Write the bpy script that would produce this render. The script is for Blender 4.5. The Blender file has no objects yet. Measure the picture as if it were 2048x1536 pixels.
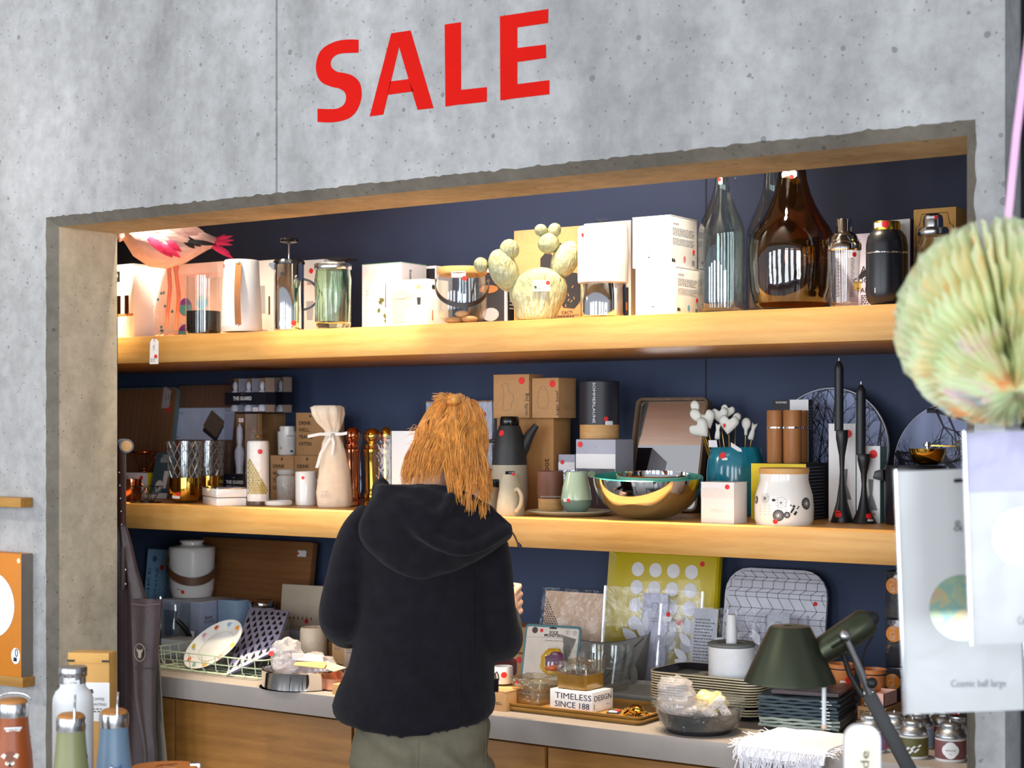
import bpy, bmesh, math, random
from math import sin, cos, pi, radians, atan2, sqrt, asin
from mathutils import Vector, Matrix, noise
random.seed(7)
SC = bpy.context.scene
COL = SC.collection
# ------------------------------------------------------------------ camera
FP, CX, HZ, TH, HC = 3327.0, 1024.0, 854.0, radians(34.2), 1.60   # focal length in px, centre column, horizon row, yaw, eye height
CT, ST = cos(TH), sin(TH)
cam_data = bpy.data.cameras.new('camera')
cam = bpy.data.objects.new('camera', cam_data); COL.objects.link(cam)
cam.location = (0, 0, HC); cam.rotation_euler = (pi/2, 0, TH)
cam_data.sensor_fit = 'HORIZONTAL'; cam_data.sensor_width = 36.0
cam_data.lens = FP/2048*36.0
cam_data.shift_y = (HZ-768)/2048
cam_data.clip_start = 0.05
cam_data.dof.use_dof = True; cam_data.dof.focus_distance = 4.45; cam_data.dof.aperture_fstop = 4.6
SC.camera = cam
# ------------------------------------------------------------------ world, daylight, exposure
wd = bpy.data.worlds.new('shop_world'); SC.world = wd; wd.use_nodes = True
bg = wd.node_tree.nodes['Background']; bg.inputs[0].default_value = (0.80, 0.85, 0.95, 1); bg.inputs[1].default_value = 0.62
SC.view_settings.view_transform = 'Standard'; SC.view_settings.look = 'None'
SC.view_settings.exposure = 0.0; SC.view_settings.gamma = 1.0; SC.view_settings.use_curve_mapping = False
SC.cycles.use_denoising = True
SC.cycles.max_bounces = 10; SC.cycles.diffuse_bounces = 4; SC.cycles.glossy_bounces = 5
SC.cycles.transmission_bounces = 8; SC.cycles.transparent_max_bounces = 24
SC.cycles.caustics_reflective = False; SC.cycles.caustics_refractive = False
SC.cycles.sample_clamp_indirect = 6.0
def area(name, loc, target, sx, sy, power, col):
    l = bpy.data.lights.new(name, 'AREA'); l.shape = 'RECTANGLE'; l.size = sx; l.size_y = sy; l.energy = power; l.color = col
    o = bpy.data.objects.new(name, l); COL.objects.link(o); o.location = loc
    o.rotation_euler = (Vector(target)-Vector(loc)).to_track_quat('-Z', 'Y').to_euler(); return o
def spot(name, loc, target, power, deg, blend, col, r=0.03):
    l = bpy.data.lights.new(name, 'SPOT'); l.energy = power; l.spot_size = radians(deg); l.spot_blend = blend; l.color = col; l.shadow_soft_size = r
    o = bpy.data.objects.new(name, l); COL.objects.link(o); o.location = loc
    o.rotation_euler = (Vector(target)-Vector(loc)).to_track_quat('-Z', 'Y').to_euler(); return o
DAY = (0.88, 0.94, 1.0); WARM = (1.0, 0.84, 0.60)
for i, x in enumerate((-6.4, -4.6, -2.8, -0.6, 1.2)):          # the shop windows behind the photographer
    area('shop_window_daylight', (x, -2.6, 1.75), (x*0.6-1.0, 3.4, 1.75), 0.95, 2.5, 66, DAY)
area('shop_window_daylight', (3.6, -2.0, 1.7), (-4.4, 3.9, 1.3), 1.8, 2.5, 210, (0.84, 0.92, 1.0))
area('shop_ceiling_glow', (-2.6, 1.0, 3.9), (-2.8, 3.0, 1.2), 3.5, 1.2, 30, (1.0, 0.93, 0.82))
spot('wall_spot', (-6.3, 1.5, 3.0), (-4.5, 3.4, 1.7), 150, 62, 0.9, (1.0, 0.90, 0.76), 0.10)
for nm, lx, tgt, pw, dg in (                                   # track spots inside the alcove, behind the lintel
    ('alcove_spot', -4.22, (-4.36, 4.22, 2.02), 330, 38),
    ('alcove_spot', -3.32, (-3.30, 4.04, 1.88), 140, 38),
    ('alcove_spot', -3.30, (-3.25, 4.08, 1.42), 190, 34),
    ('alcove_spot', -2.38, (-2.36, 4.04, 1.88), 125, 38),
    ('alcove_spot', -1.95, (-1.90, 4.06, 1.40), 130, 56),
    ('alcove_spot', -2.70, (-2.70, 4.02, 1.20), 130, 64),
    ('alcove_spot', -3.85, (-3.80, 4.02, 1.20), 90, 60)):
    spot(nm, (lx*.96+(-.03 if lx < -4 else 0), 3.58, 2.86), (tgt[0]*.96, tgt[1]-.27, tgt[2]), pw, dg, 0.45, WARM, 0.035)
spot('back_wall_fill', (-2.75, 3.60, 2.95), (-2.80, 4.46, 2.22), 55, 88, .8, (1.0, .88, .82), .05)  # fill spot added to lift the dark upper back wall
# ------------------------------------------------------------------ image plane to place: a point at depth Y, or on a level z
def tt(px, Y): return Y/(CT+(px-CX)/FP*ST)
def ss(px, Y): return FP/tt(px, Y)                              # pixels per metre there
def XX(px, Y):
    u = (px-CX)/FP; return tt(px, Y)*(-ST+u*CT)
def PT(px, py, Y): return Vector((XX(px, Y), Y, HC-(py-HZ)/ss(px, Y)))
def YB(px, py, z):                                              # depth of the point of level z seen at (px, py)
    return (HC-z)*FP/(py-HZ)*(CT+(px-CX)/FP*ST)
def lin(c): return tuple(((v/255)/12.92 if v/255 <= .04045 else ((v/255+.055)/1.055)**2.4) for v in c)
# ------------------------------------------------------------------ materials
MATS = {}
def base_mat(name):
    m = bpy.data.materials.new(name); m.use_nodes = True
    nt = m.node_tree; b = nt.nodes['Principled BSDF']; return m, nt, b
def N(nt, kind, **kw):
    n = nt.nodes.new(kind)
    for k, v in kw.items():
        if k in n.inputs: n.inputs[k].default_value = v
        else: setattr(n, k, v)
    return n
def mat(name, col, rough=.5, metal=0.0, var=.08, vs=18.0, bump=0.0, bs=60.0, spec=.5, coat=0.0, sheen=0.0, emit=0.0, stretch=None, trans=0.0, sss=0.0):
    if name in MATS: return MATS[name]
    m, nt, b = base_mat(name); L = nt.links
    c = lin(col)
    tc = N(nt, 'ShaderNodeTexCoord'); src = tc.outputs['Object']
    if stretch:
        mp = N(nt, 'ShaderNodeMapping'); mp.inputs['Scale'].default_value = stretch; L.new(src, mp.inputs[0]); src = mp.outputs[0]
    n = N(nt, 'ShaderNodeTexNoise', Scale=vs, Detail=4.0, Roughness=.6); L.new(src, n.inputs['Vector'])
    r = N(nt, 'ShaderNodeValToRGB'); L.new(n.outputs['Fac'], r.inputs[0])
    r.color_ramp.elements[0].position = .3; r.color_ramp.elements[1].position = .7
    r.color_ramp.elements[0].color = tuple(max(0, v*(1-var)) for v in c)+(1,)
    r.color_ramp.elements[1].color = tuple(min(1, v*(1+var)) for v in c)+(1,)
    L.new(r.outputs[0], b.inputs['Base Color'])
    b.inputs['Roughness'].default_value = rough; b.inputs['Metallic'].default_value = metal
    b.inputs['Specular IOR Level'].default_value = spec; b.inputs['Coat Weight'].default_value = coat
    b.inputs['Sheen Weight'].default_value = sheen
    if trans: b.inputs['Transmission Weight'].default_value = trans
    if sss: b.inputs['Subsurface Weight'].default_value = sss; b.inputs['Subsurface Radius'].default_value = (.01, .005, .003)
    if emit: b.inputs['Emission Color'].default_value = c+(1,); b.inputs['Emission Strength'].default_value = emit
    if bump:
        n2 = N(nt, 'ShaderNodeTexNoise', Scale=bs, Detail=5.0); L.new(src, n2.inputs['Vector'])
        bp = N(nt, 'ShaderNodeBump', Strength=bump, Distance=.004); L.new(n2.outputs['Fac'], bp.inputs['Height']); L.new(bp.outputs[0], b.inputs['Normal'])
    MATS[name] = m; return m
def wood(name, c1, c2, axis=0, scale=9.0, rough=.45, spec=.35, fine=120.0, coords='Object', bump=.15):
    if name in MATS: return MATS[name]
    m, nt, b = base_mat(name); L = nt.links
    tc = N(nt, 'ShaderNodeTexCoord'); mp = N(nt, 'ShaderNodeMapping'); L.new(tc.outputs[coords], mp.inputs[0])
    st = [1.0, 1.0, 1.0]; st[axis] = .10; mp.inputs['Scale'].default_value = st
    n1 = N(nt, 'ShaderNodeTexNoise', Scale=scale, Detail=6.0, Roughness=.6, Distortion=1.2); L.new(mp.outputs[0], n1.inputs['Vector'])
    n2 = N(nt, 'ShaderNodeTexNoise', Scale=fine, Detail=3.0, Roughness=.7); L.new(mp.outputs[0], n2.inputs['Vector'])
    w = N(nt, 'ShaderNodeTexWave', Scale=scale*1.6, Distortion=7.0, Detail=3.0); w.bands_direction = 'Z' if axis == 0 else 'X'
    L.new(mp.outputs[0], w.inputs['Vector'])
    a = N(nt, 'ShaderNodeMath', operation='MULTIPLY_ADD'); a.inputs[1].default_value = .10; L.new(w.outputs['Fac'], a.inputs[0]); L.new(n1.outputs['Fac'], a.inputs[2])
    a2 = N(nt, 'ShaderNodeMath', operation='MULTIPLY_ADD'); a2.inputs[1].default_value = .35; L.new(n2.outputs['Fac'], a2.inputs[0]); L.new(a.outputs[0], a2.inputs[2])
    r = N(nt, 'ShaderNodeValToRGB'); r.color_ramp.elements[0].position = .35; r.color_ramp.elements[1].position = .98
    r.color_ramp.elements[0].color = lin(c1)+(1,); r.color_ramp.elements[1].color = lin(c2)+(1,); L.new(a2.outputs[0], r.inputs[0])
    L.new(r.outputs[0], b.inputs['Base Color']); b.inputs['Roughness'].default_value = rough; b.inputs['Specular IOR Level'].default_value = spec
    bp = N(nt, 'ShaderNodeBump', Strength=bump, Distance=.002); L.new(n2.outputs['Fac'], bp.inputs['Height']); L.new(bp.outputs[0], b.inputs['Normal'])
    MATS[name] = m; return m
def thin(name, tint=(255, 255, 255), gloss=.12, rough=.03, wrinkle=0.0, ws=30.0, haze=0.0):
    """a thin clear sheet: light passes straight through, with a mirror gloss that grows at grazing angles"""
    if name in MATS: return MATS[name]
    m = bpy.data.materials.new(name); m.use_nodes = True; nt = m.node_tree; L = nt.links
    nt.nodes.remove(nt.nodes['Principled BSDF']); out = nt.nodes['Material Output']
    t = N(nt, 'ShaderNodeBsdfTransparent'); t.inputs[0].default_value = lin(tint)+(1,)
    g = N(nt, 'ShaderNodeBsdfGlossy'); g.inputs['Roughness'].default_value = rough
    lw = N(nt, 'ShaderNodeLayerWeight', Blend=.35)
    ma = N(nt, 'ShaderNodeMath', operation='MULTIPLY_ADD'); ma.inputs[1].default_value = .55; ma.inputs[2].default_value = gloss*.5; ma.use_clamp = True
    L.new(lw.outputs['Facing'], ma.inputs[0])
    p = N(nt, 'ShaderNodeMath', operation='POWER'); p.inputs[1].default_value = 2.0; L.new(ma.outputs[0], p.inputs[0])
    p2 = N(nt, 'ShaderNodeMath', operation='ADD'); p2.inputs[1].default_value = gloss; p2.use_clamp = True; L.new(p.outputs[0], p2.inputs[0])
    mx = N(nt, 'ShaderNodeMixShader'); L.new(p2.outputs[0], mx.inputs[0]); L.new(t.outputs[0], mx.inputs[1]); L.new(g.outputs[0], mx.inputs[2])
    last = mx
    if haze:
        d = N(nt, 'ShaderNodeBsdfDiffuse'); d.inputs[0].default_value = lin(tint)+(1,)
        mh = N(nt, 'ShaderNodeMixShader'); mh.inputs[0].default_value = haze; L.new(mx.outputs[0], mh.inputs[1]); L.new(d.outputs[0], mh.inputs[2]); last = mh
    if wrinkle:
        tc = N(nt, 'ShaderNodeTexCoord'); n = N(nt, 'ShaderNodeTexNoise', Scale=ws, Detail=3.0, Distortion=1.0); L.new(tc.outputs['Object'], n.inputs['Vector'])
        bp = N(nt, 'ShaderNodeBump', Strength=wrinkle, Distance=.01); L.new(n.outputs['Fac'], bp.inputs['Height']); L.new(bp.outputs[0], g.inputs['Normal']); L.new(bp.outputs[0], lw.inputs['Normal'])
    L.new(last.outputs[0], out.inputs[0]); MATS[name] = m; return m
def glass(name, tint=(255, 255, 255), rough=0.0, ior=1.45):
    if name in MATS: return MATS[name]
    m, nt, b = base_mat(name)
    b.inputs['Base Color'].default_value = lin(tint)+(1,); b.inputs['Roughness'].default_value = rough
    b.inputs['Transmission Weight'].default_value = 1.0; b.inputs['IOR'].default_value = ior
    MATS[name] = m; return m
RED = mat('red_sticker', (232, 38, 34), .55, var=.05); WHITE = mat('white_paper', (238, 238, 240), .6, var=.02); INK = mat('black_ink', (22, 22, 26), .6, var=.05)
GREYINK = mat('grey_ink', (120, 122, 126), .6); NAVYINK = mat('navy_ink', (24, 24, 62), .6); REDINK = mat('red_ink', (196, 30, 40), .6)
PALEINK = mat('pale_ink', (190, 192, 196), .6)
KRAFT = mat('kraft_card', (190, 146, 98), .75, var=.06, vs=90, bump=.05, bs=200); KRAFT2 = mat('dark_kraft_card', (164, 122, 78), .75, var=.06, vs=90)
CARDW = mat('white_card', (232, 232, 234), .5, var=.02); CARDG = mat('grey_card', (168, 170, 178), .55, var=.03); DARKCARD = mat('charcoal_card', (38, 38, 44), .55)
CHROME = mat('polished_steel', (215, 215, 218), .07, 1.0, var=.02); STEEL = mat('brushed_steel', (190, 190, 192), .24, 1.0, var=.05, vs=40, stretch=(1, 1, 12))
GOLD = mat('polished_brass', (222, 172, 72), .10, 1.0, var=.03); COPPER = mat('polished_copper', (214, 128, 88), .13, 1.0, var=.03)
BLACK = mat('matt_black', (24, 24, 26), .5, var=.1); BLACKGLOSS = mat('gloss_black', (14, 14, 16), .18)
CERAM = mat('white_glazed_ceramic', (232, 230, 226), .18, var=.02, coat=.3); PLASTW = mat('white_matt_plastic', (230, 231, 233), .42, var=.015)
CLEAR = thin('clear_glass', (250, 252, 252), .06); FILM = thin('clear_film', (252, 252, 254), .025, .08, wrinkle=.45, ws=26); PET = thin('clear_plastic_box', (246, 247, 252), .06, .04, wrinkle=.1)
LEATHER = mat('tan_leather', (176, 112, 58), .5, var=.12, vs=40, bump=.15, bs=250); BROWNLEATHER = mat('brown_leather', (104, 68, 44), .5, var=.12, vs=40, bump=.15, bs=250)
OAK = wood('honey_oak', (214, 160, 88), (168, 112, 50), 0, 7.0, .42)
# ------------------------------------------------------------------ meshes
class MB:
    def __init__(s): s.v = []; s.f = []
    def add(s, vs, fs):
        b = len(s.v); s.v += [tuple(v) for v in vs]; s.f += [tuple(i+b for i in f) for f in fs]; return s
    def box(s, x0, x1, y0, y1, z0, z1):
        v = [(x0, y0, z0), (x1, y0, z0), (x1, y1, z0), (x0, y1, z0), (x0, y0, z1), (x1, y0, z1), (x1, y1, z1), (x0, y1, z1)]
        return s.add(v, [(0, 3, 2, 1), (4, 5, 6, 7), (0, 1, 5, 4), (1, 2, 6, 5), (2, 3, 7, 6), (3, 0, 4, 7)])
    def loft(s, rings, cap0=True, cap1=True, closed=True):
        n = len(rings[0]); vs = [p for r in rings for p in r]; fs = []
        for i in range(len(rings)-1):
            for j in range(n if closed else n-1):
                a = i*n+j; b_ = i*n+(j+1) % n; fs.append((a, b_, b_+n, a+n))
        if cap0: fs.append(tuple(reversed(range(n))))
        if cap1: fs.append(tuple(range((len(rings)-1)*n, len(rings)*n)))
        return s.add(vs, fs)
    def lathe(s, prof, n=36, cx=0.0, cy=0.0, flute=None):
        rings = []
        for r, z in prof:
            k = []
            for j in range(n):
                a = 2*pi*j/n; rr = max(r, 1e-4)
                if flute: rr *= flute(a, z)
                k.append((cx+rr*cos(a), cy+rr*sin(a), z))
            rings.append(k)
        return s.loft(rings, True, True)
    def tube(s, path, rad, n=8, closed=False, caps=True):
        path = [Vector(p) for p in path]; m = len(path); rings = []; up = None
        for i, p in enumerate(path):
            a = path[(i-1) % m] if closed or i > 0 else p; b_ = path[(i+1) % m] if closed or i < m-1 else p
            d = (b_-a)
            if d.length < 1e-9: d = Vector((0, 0, 1))
            d.normalize()
            if up is None:
                up = Vector((0, 0, 1)) if abs(d.z) < .9 else Vector((1, 0, 0))
            x = d.cross(up)
            if x.length < 1e-6: x = d.cross(Vector((0, 1, 0)))
            x.normalize(); y = x.cross(d).normalized(); up = y
            r = rad[i] if isinstance(rad, (list, tuple)) else rad
            rings.append([p+x*(r*cos(2*pi*j/n))+y*(r*sin(2*pi*j/n)) for j in range(n)])
        if closed: rings.append(rings[0]); return s.loft(rings, False, False)
        return s.loft(rings, caps, caps)
    def strip(s, path, width_vec, th, normal_fn=None):
        """a flat strap: path points, half-width vector, thickness along the path's normal"""
        path = [Vector(p) for p in path]; w = Vector(width_vec); rings = []
        for i, p in enumerate(path):
            d = path[min(i+1, len(path)-1)]-path[max(i-1, 0)]; nn = d.cross(w)
            if nn.length < 1e-9: nn = Vector((0, 1, 0))
            nn = nn.normalized()*th/2
            rings.append([p-w-nn, p+w-nn, p+w+nn, p-w+nn])
        return s.loft(rings)
    def ellipsoid(s, c, r, n=24, m=14, rot=None, wob=None):
        rings = []; c = Vector(c)
        for i in range(m+1):
            a = pi*i/m; k = []
            for j in range(n):
                b_ = 2*pi*j/n; q = Vector((r[0]*max(sin(a), 1e-3)*cos(b_), r[1]*max(sin(a), 1e-3)*sin(b_), -r[2]*cos(a)))
                if wob: q = q*wob(q)
                if rot: q = rot @ q
                k.append(c+q)
            rings.append(k)
        return s.loft(rings)
    def prism(s, poly, y0, y1):
        """polygon in local x, z extruded along y (y0 front, y1 back)"""
        n = len(poly); v = [(x, y0, z) for x, z in poly]+[(x, y1, z) for x, z in poly]
        return s.add(v, [tuple(range(n)), tuple(reversed(range(n, 2*n)))]+[(i, i+n, (i+1) % n+n, (i+1) % n) for i in range(n)])
    def flat(s, poly, z0, z1):
        n = len(poly); v = [(x, y, z0) for x, y in poly]+[(x, y, z1) for x, y in poly]
        return s.add(v, [tuple(reversed(range(n))), tuple(range(n, 2*n))]+[(i, (i+1) % n, (i+1) % n+n, i+n) for i in range(n)])
    def grid(s, fn, nu, nv, th=None):
        vs = [fn(i/nu, j/nv) for j in range(nv+1) for i in range(nu+1)]
        return s.add(vs, [(j*(nu+1)+i, j*(nu+1)+i+1, (j+1)*(nu+1)+i+1, (j+1)*(nu+1)+i) for j in range(nv) for i in range(nu)])
def rrect(w, h, r, n=5, x0=0.0, z0=0.0):
    """rounded rectangle centred on x, standing on z0"""
    pts = []
    for cx, cz, a0 in ((w/2-r, r, -pi/2), (w/2-r, h-r, 0), (-w/2+r, h-r, pi/2), (-w/2+r, r, pi)):
        for i in range(n+1):
            a = a0+pi/2*i/n; pts.append((x0+cx+r*cos(a), z0+cz+r*sin(a)))
    return pts
def circ(r, n=20, x0=0.0, z0=0.0, ry=None): return [(x0+r*cos(2*pi*i/n), z0+(ry or r)*sin(2*pi*i/n)) for i in range(n)]
def mesh(name, mb, m, ang=40, bevel=0.0, subsurf=0):
    me = bpy.data.meshes.new(name); me.from_pydata(mb.v, [], mb.f)
    if bevel or True:
        bm = bmesh.new(); bm.from_mesh(me)
        bmesh.ops.recalc_face_normals(bm, faces=bm.faces)
        if bevel:
            es = [e for e in bm.edges if len(e.link_faces) == 2 and e.calc_face_angle(0) > .6]
            bmesh.ops.bevel(bm, geom=es, offset=bevel, segments=2, profile=.6, affect='EDGES', clamp_overlap=True)
        bm.to_mesh(me); bm.free()
    if ang:
        for p in me.polygons: p.use_smooth = True
        me.set_sharp_from_angle(angle=radians(ang))
    me.materials.append(m); return me
def link(name, data, parent=None):
    o = bpy.data.objects.new(name, data); COL.objects.link(o)
    if parent is not None: o.parent = parent
    return o
def part(name, mb, m, parent, ang=40, bevel=0.0, label=None):
    o = link(name, mesh(name, mb, m, ang, bevel), parent)
    if label: o['label'] = label
    return o
def tag(o, label, cat, group=None, kind=None):
    o['label'] = label; o['category'] = cat
    if group: o['group'] = group
    if kind: o['kind'] = kind
    return o
def thing(name, label, cat, loc, rz=0.0, group=None, rx=0.0):
    o = bpy.data.objects.new(name, None); o.empty_display_size = .05; COL.objects.link(o)
    o.location = loc; o.rotation_euler = (rx, 0, rz); return tag(o, label, cat, group)
def struct(name, mb, m, parent=None, ang=40, bevel=0.0):
    o = part(name, mb, m, parent, ang, bevel)
    if parent is None: o['kind'] = 'structure'
    return o
def dup(root, loc=None, rz=None, label=None, group=None):
    r = root.copy(); COL.objects.link(r)
    if loc is not None: r.location = loc
    if rz is not None: r.rotation_euler[2] = rz
    if label: r['label'] = label
    if group: r['group'] = group
    for ch in list(root.children):
        c = ch.copy(); COL.objects.link(c); c.parent = r
        for g in list(ch.children):
            d = g.copy(); COL.objects.link(d); d.parent = c
    return r
# flat prints, stickers and lettering on a face given as (origin, x axis, y axis)
class Face:
    def __init__(s, parent, o, ex, ey, w, h):
        s.p = parent; s.o = Vector(o); s.ex = Vector(ex).normalized(); s.ey = Vector(ey).normalized(); s.n = s.ex.cross(s.ey); s.w = w; s.h = h
    def mtx(s, a, b, rot=0.0, lift=.0005):
        m = Matrix((s.ex, s.ey, s.n)).transposed().to_4x4(); m.translation = s.o+s.ex*(a*s.w)+s.ey*(b*s.h)+s.n*lift
        return m @ Matrix.Rotation(rot, 4, 'Z')
    def put(s, name, poly, m, a=0, b=0, rot=0.0, lift=.0004, th=.0004, label=None):
        mb = MB().flat(poly, 0, th); o = part(name, mb, m, s.p, 0); o.matrix_local = s.mtx(a, b, rot, lift)
        if label: o['label'] = label
        return o
    def rect(s, name, a0, b0, a1, b1, m, lift=.0003, th=.0003, label=None):
        w = (a1-a0)*s.w; h = (b1-b0)*s.h
        return s.put(name, [(0, 0), (w, 0), (w, h), (0, h)], m, a0, b0, 0, lift, th, label)
    def dot(s, a, b, r, name='price_sticker', m=None, lift=.0009, ry=None): return s.put(name, circ(r, 18, ry=ry), m or RED, a, b, 0, lift, .0004)
    def text(s, body, a, b, h, m=None, rot=0.0, width=None, name='lettering', align='CENTER', bold=0.0, lift=.0008, spacing=1.0, shear=0.0):
        cu = bpy.data.curves.new(name, 'FONT'); cu.body = body; cu.size = h/.7; cu.align_x = align; cu.align_y = 'CENTER'
        cu.resolution_u = 2; cu.extrude = .00012; cu.offset = bold; cu.space_character = spacing; cu.shear = shear
        cu.materials.append(m or INK); o = link(name, cu, s.p); o.matrix_local = s.mtx(a, b, rot, lift)
        if width: FIT.append((o, width))
        return o
    def lines(s, a0, a1, b0, b1, n, m=None, name='small_print', h=None):
        """a block of unreadable small print"""
        mb = MB(); rnd_ = random.Random(n*17+int(a0*100)); hh = h or (b1-b0)*s.h/n*.45
        for i in range(n):
            y = (b1-(b1-b0)*(i+.5)/n)*s.h; x0 = a0*s.w; x1 = (a0+(a1-a0)*rnd_.uniform(.7, 1))*s.w; x = x0
            while x < x1-.001:
                L_ = min(rnd_.uniform(.004, .012), x1-x); mb.flat([(x, y), (x+L_, y), (x+L_, y+hh), (x, y+hh)], 0, .0003); x += L_+.0022
        o = part(name, mb, m or GREYINK, s.p, 0); o.matrix_local = s.mtx(0, 0, 0, .0004); return o
FIT = []
# ------------------------------------------------------------------ boxes and round things, sized from where their edges stand
class Box:
    def __init__(s, name, label, cat, xl, xm, xr, yt, Y, zb, m, phi=0.0, group=None, d=None, h=None, bev=.0012, body='carton', make=True):
        C = Vector((XX(xm, Y), Y)); R = Vector((CT, ST)); F = Vector((-ST, CT))
        d1 = Vector((-cos(phi), -sin(phi))); d2 = Vector((-sin(phi), cos(phi)))
        def solve(px, dv):
            u = (px-CX)/FP; return (u*C.dot(F)-C.dot(R))/(dv.dot(R)-u*dv.dot(F))
        s.w = solve(xl, d1); s.d = d if d is not None else solve(xr, d2)
        s.h = h if h is not None else HC-(yt-HZ)/ss(xm, Y)-zb
        c = C+d1*s.w/2+d2*s.d/2; s.z = zb
        s.o = thing(name, label, cat, (c.x, c.y, zb), phi, group)
        w, dd, hh = s.w, s.d, s.h
        s.f = Face(s.o, (-w/2, -dd/2, 0), (1, 0, 0), (0, 0, 1), w, hh); s.r = Face(s.o, (w/2, -dd/2, 0), (0, 1, 0), (0, 0, 1), dd, hh)
        s.t = Face(s.o, (-w/2, -dd/2, hh), (1, 0, 0), (0, 1, 0), w, dd)
        if make: s.body = part(body, MB().box(-w/2, w/2, -dd/2, dd/2, 0, hh), m, s.o, 40, bev)
    def lid(s, m, dark=None):
        """tuck-in lid: a slightly proud top flap with a seam"""
        w, dd, hh = s.w, s.d, s.h
        part('flap', MB().box(-w/2-.0006, w/2+.0006, -dd/2-.0006, dd/2+.0006, hh-.0005, hh+.0012), m, s.o, 40)
        return s
    def top(s): return s.z+s.h
class Rnd:
    def __init__(s, name, label, cat, px, Y, zb, group=None, rz=None):
        s.px = px; s.Y = Y; s.z = zb; s.s = ss(px, Y); s.X = XX(px, Y)
        s.o = thing(name, label, cat, (s.X, Y, zb), atan2(-s.X, Y) if rz is None else rz, group); s.prof = None
    def zz(s, py): return max(0.0, HC-(py-HZ)/s.s-s.z)
    def pr(s, prof): return [(hw/s.s, s.zz(py)) for hw, py in prof]
    def lathe(s, name, prof, m, n=36, flute=None, parent=None, ang=40, keep=True):
        p = s.pr(prof)
        if keep: s.prof = p
        return part(name, MB().lathe(p, n, flute=flute), m, parent or s.o, ang)
    def rad(s, z):
        pr = s.prof; best = None
        for (r0, z0), (r1, z1) in zip(pr, pr[1:]):
            if min(z0, z1)-1e-6 <= z <= max(z0, z1)+1e-6:
                r = r0 if abs(z1-z0) < 1e-9 else r0+(r1-r0)*(z-z0)/(z1-z0); best = r if best is None else max(best, r)
        return best if best is not None else max(r for r, _ in pr)
    def patch(s, name, px, py, poly, m, off=.0010, grid=None, label=None):
        """a sticker that follows the round wall; poly in metres about (px, py)"""
        z0 = s.zz(py); x0 = (px-s.px)/s.s; r0 = s.rad(z0); a0 = asin(max(-.98, min(.98, x0/r0)))
        mb = MB(); n = len(poly)
        def w(x, z):
            r = s.rad(z0+z)+off; a = a0+x/r0; return (r*sin(a), -r*cos(a), z0+z)
        cx_ = sum(p[0] for p in poly)/n; cz_ = sum(p[1] for p in poly)/n
        vs = [w(cx_, cz_)]; K = 4; fs = []
        for k in range(1, K+1): vs += [w(cx_+(x-cx_)*k/K, cz_+(z-cz_)*k/K) for x, z in poly]
        for i in range(n): fs.append((0, 1+i, 1+(i+1) % n))
        for k in range(1, K):
            for i in range(n):
                a = 1+(k-1)*n+i; b_ = 1+(k-1)*n+(i+1) % n; fs.append((a, b_, b_+n, a+n))
        mb.add(vs, fs); return part(name, mb, m, s.o, 60, label=label)
    def dot(s, px, py, rp=8, m=None, name='price_sticker'): return s.patch(name, px, py, circ(rp/s.s, 16), m or RED)
    def label(s, px, py, wp, hp, m=None, name='price_label'): return s.patch(name, px, py, [(x, z-hp/2/s.s) for x, z in rrect(wp/s.s, hp/s.s, 1.5/s.s, 2)], m or WHITE, off=.0007)
    def text(s, body, px, py, hp, m=None, rot=0.0, width=None, bold=0.0):
        z0 = s.zz(py); r0 = s.rad(z0)+.0016; a = asin(max(-.98, min(.98, (px-s.px)/s.s/r0)))
        f = Face(s.o, (r0*sin(a), -r0*cos(a), z0), (cos(a), sin(a), 0), (0, 0, 1), 1, 1)
        return f.text(body, 0, 0, hp/s.s, m, rot, width/s.s if width else None, bold=bold)
def scribble(f, a, b, w, h, m=None, seed=0, name='handwriting'):
    r = random.Random(seed); mb = MB(); x = -w/2
    for k in range(max(3, int(w/.0035))):
        x0 = -w/2+w*k/max(3, int(w/.0035)); mb.tube([(x0, -h/2*r.uniform(.3, 1), 0), (x0+.0012, h/2*r.uniform(.3, 1), 0), (x0+.0024, -h/3*r.uniform(-.5, 1), 0)], .00035, 4)
    o = part(name, mb, m or INK, f.p, 0); o.matrix_local = f.mtx(a, b, 0, .0008); return o
YC, YS, YBK, D, T = 3.60, 3.75, 4.46, 3.25, .25
ZS1, ZS1B = HC+.0774*YS, HC+.0547*YS
ZS2, ZS2B = HC-.0662*YS, HC-.0871*YS
ZC = HC-.2112*YC
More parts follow.
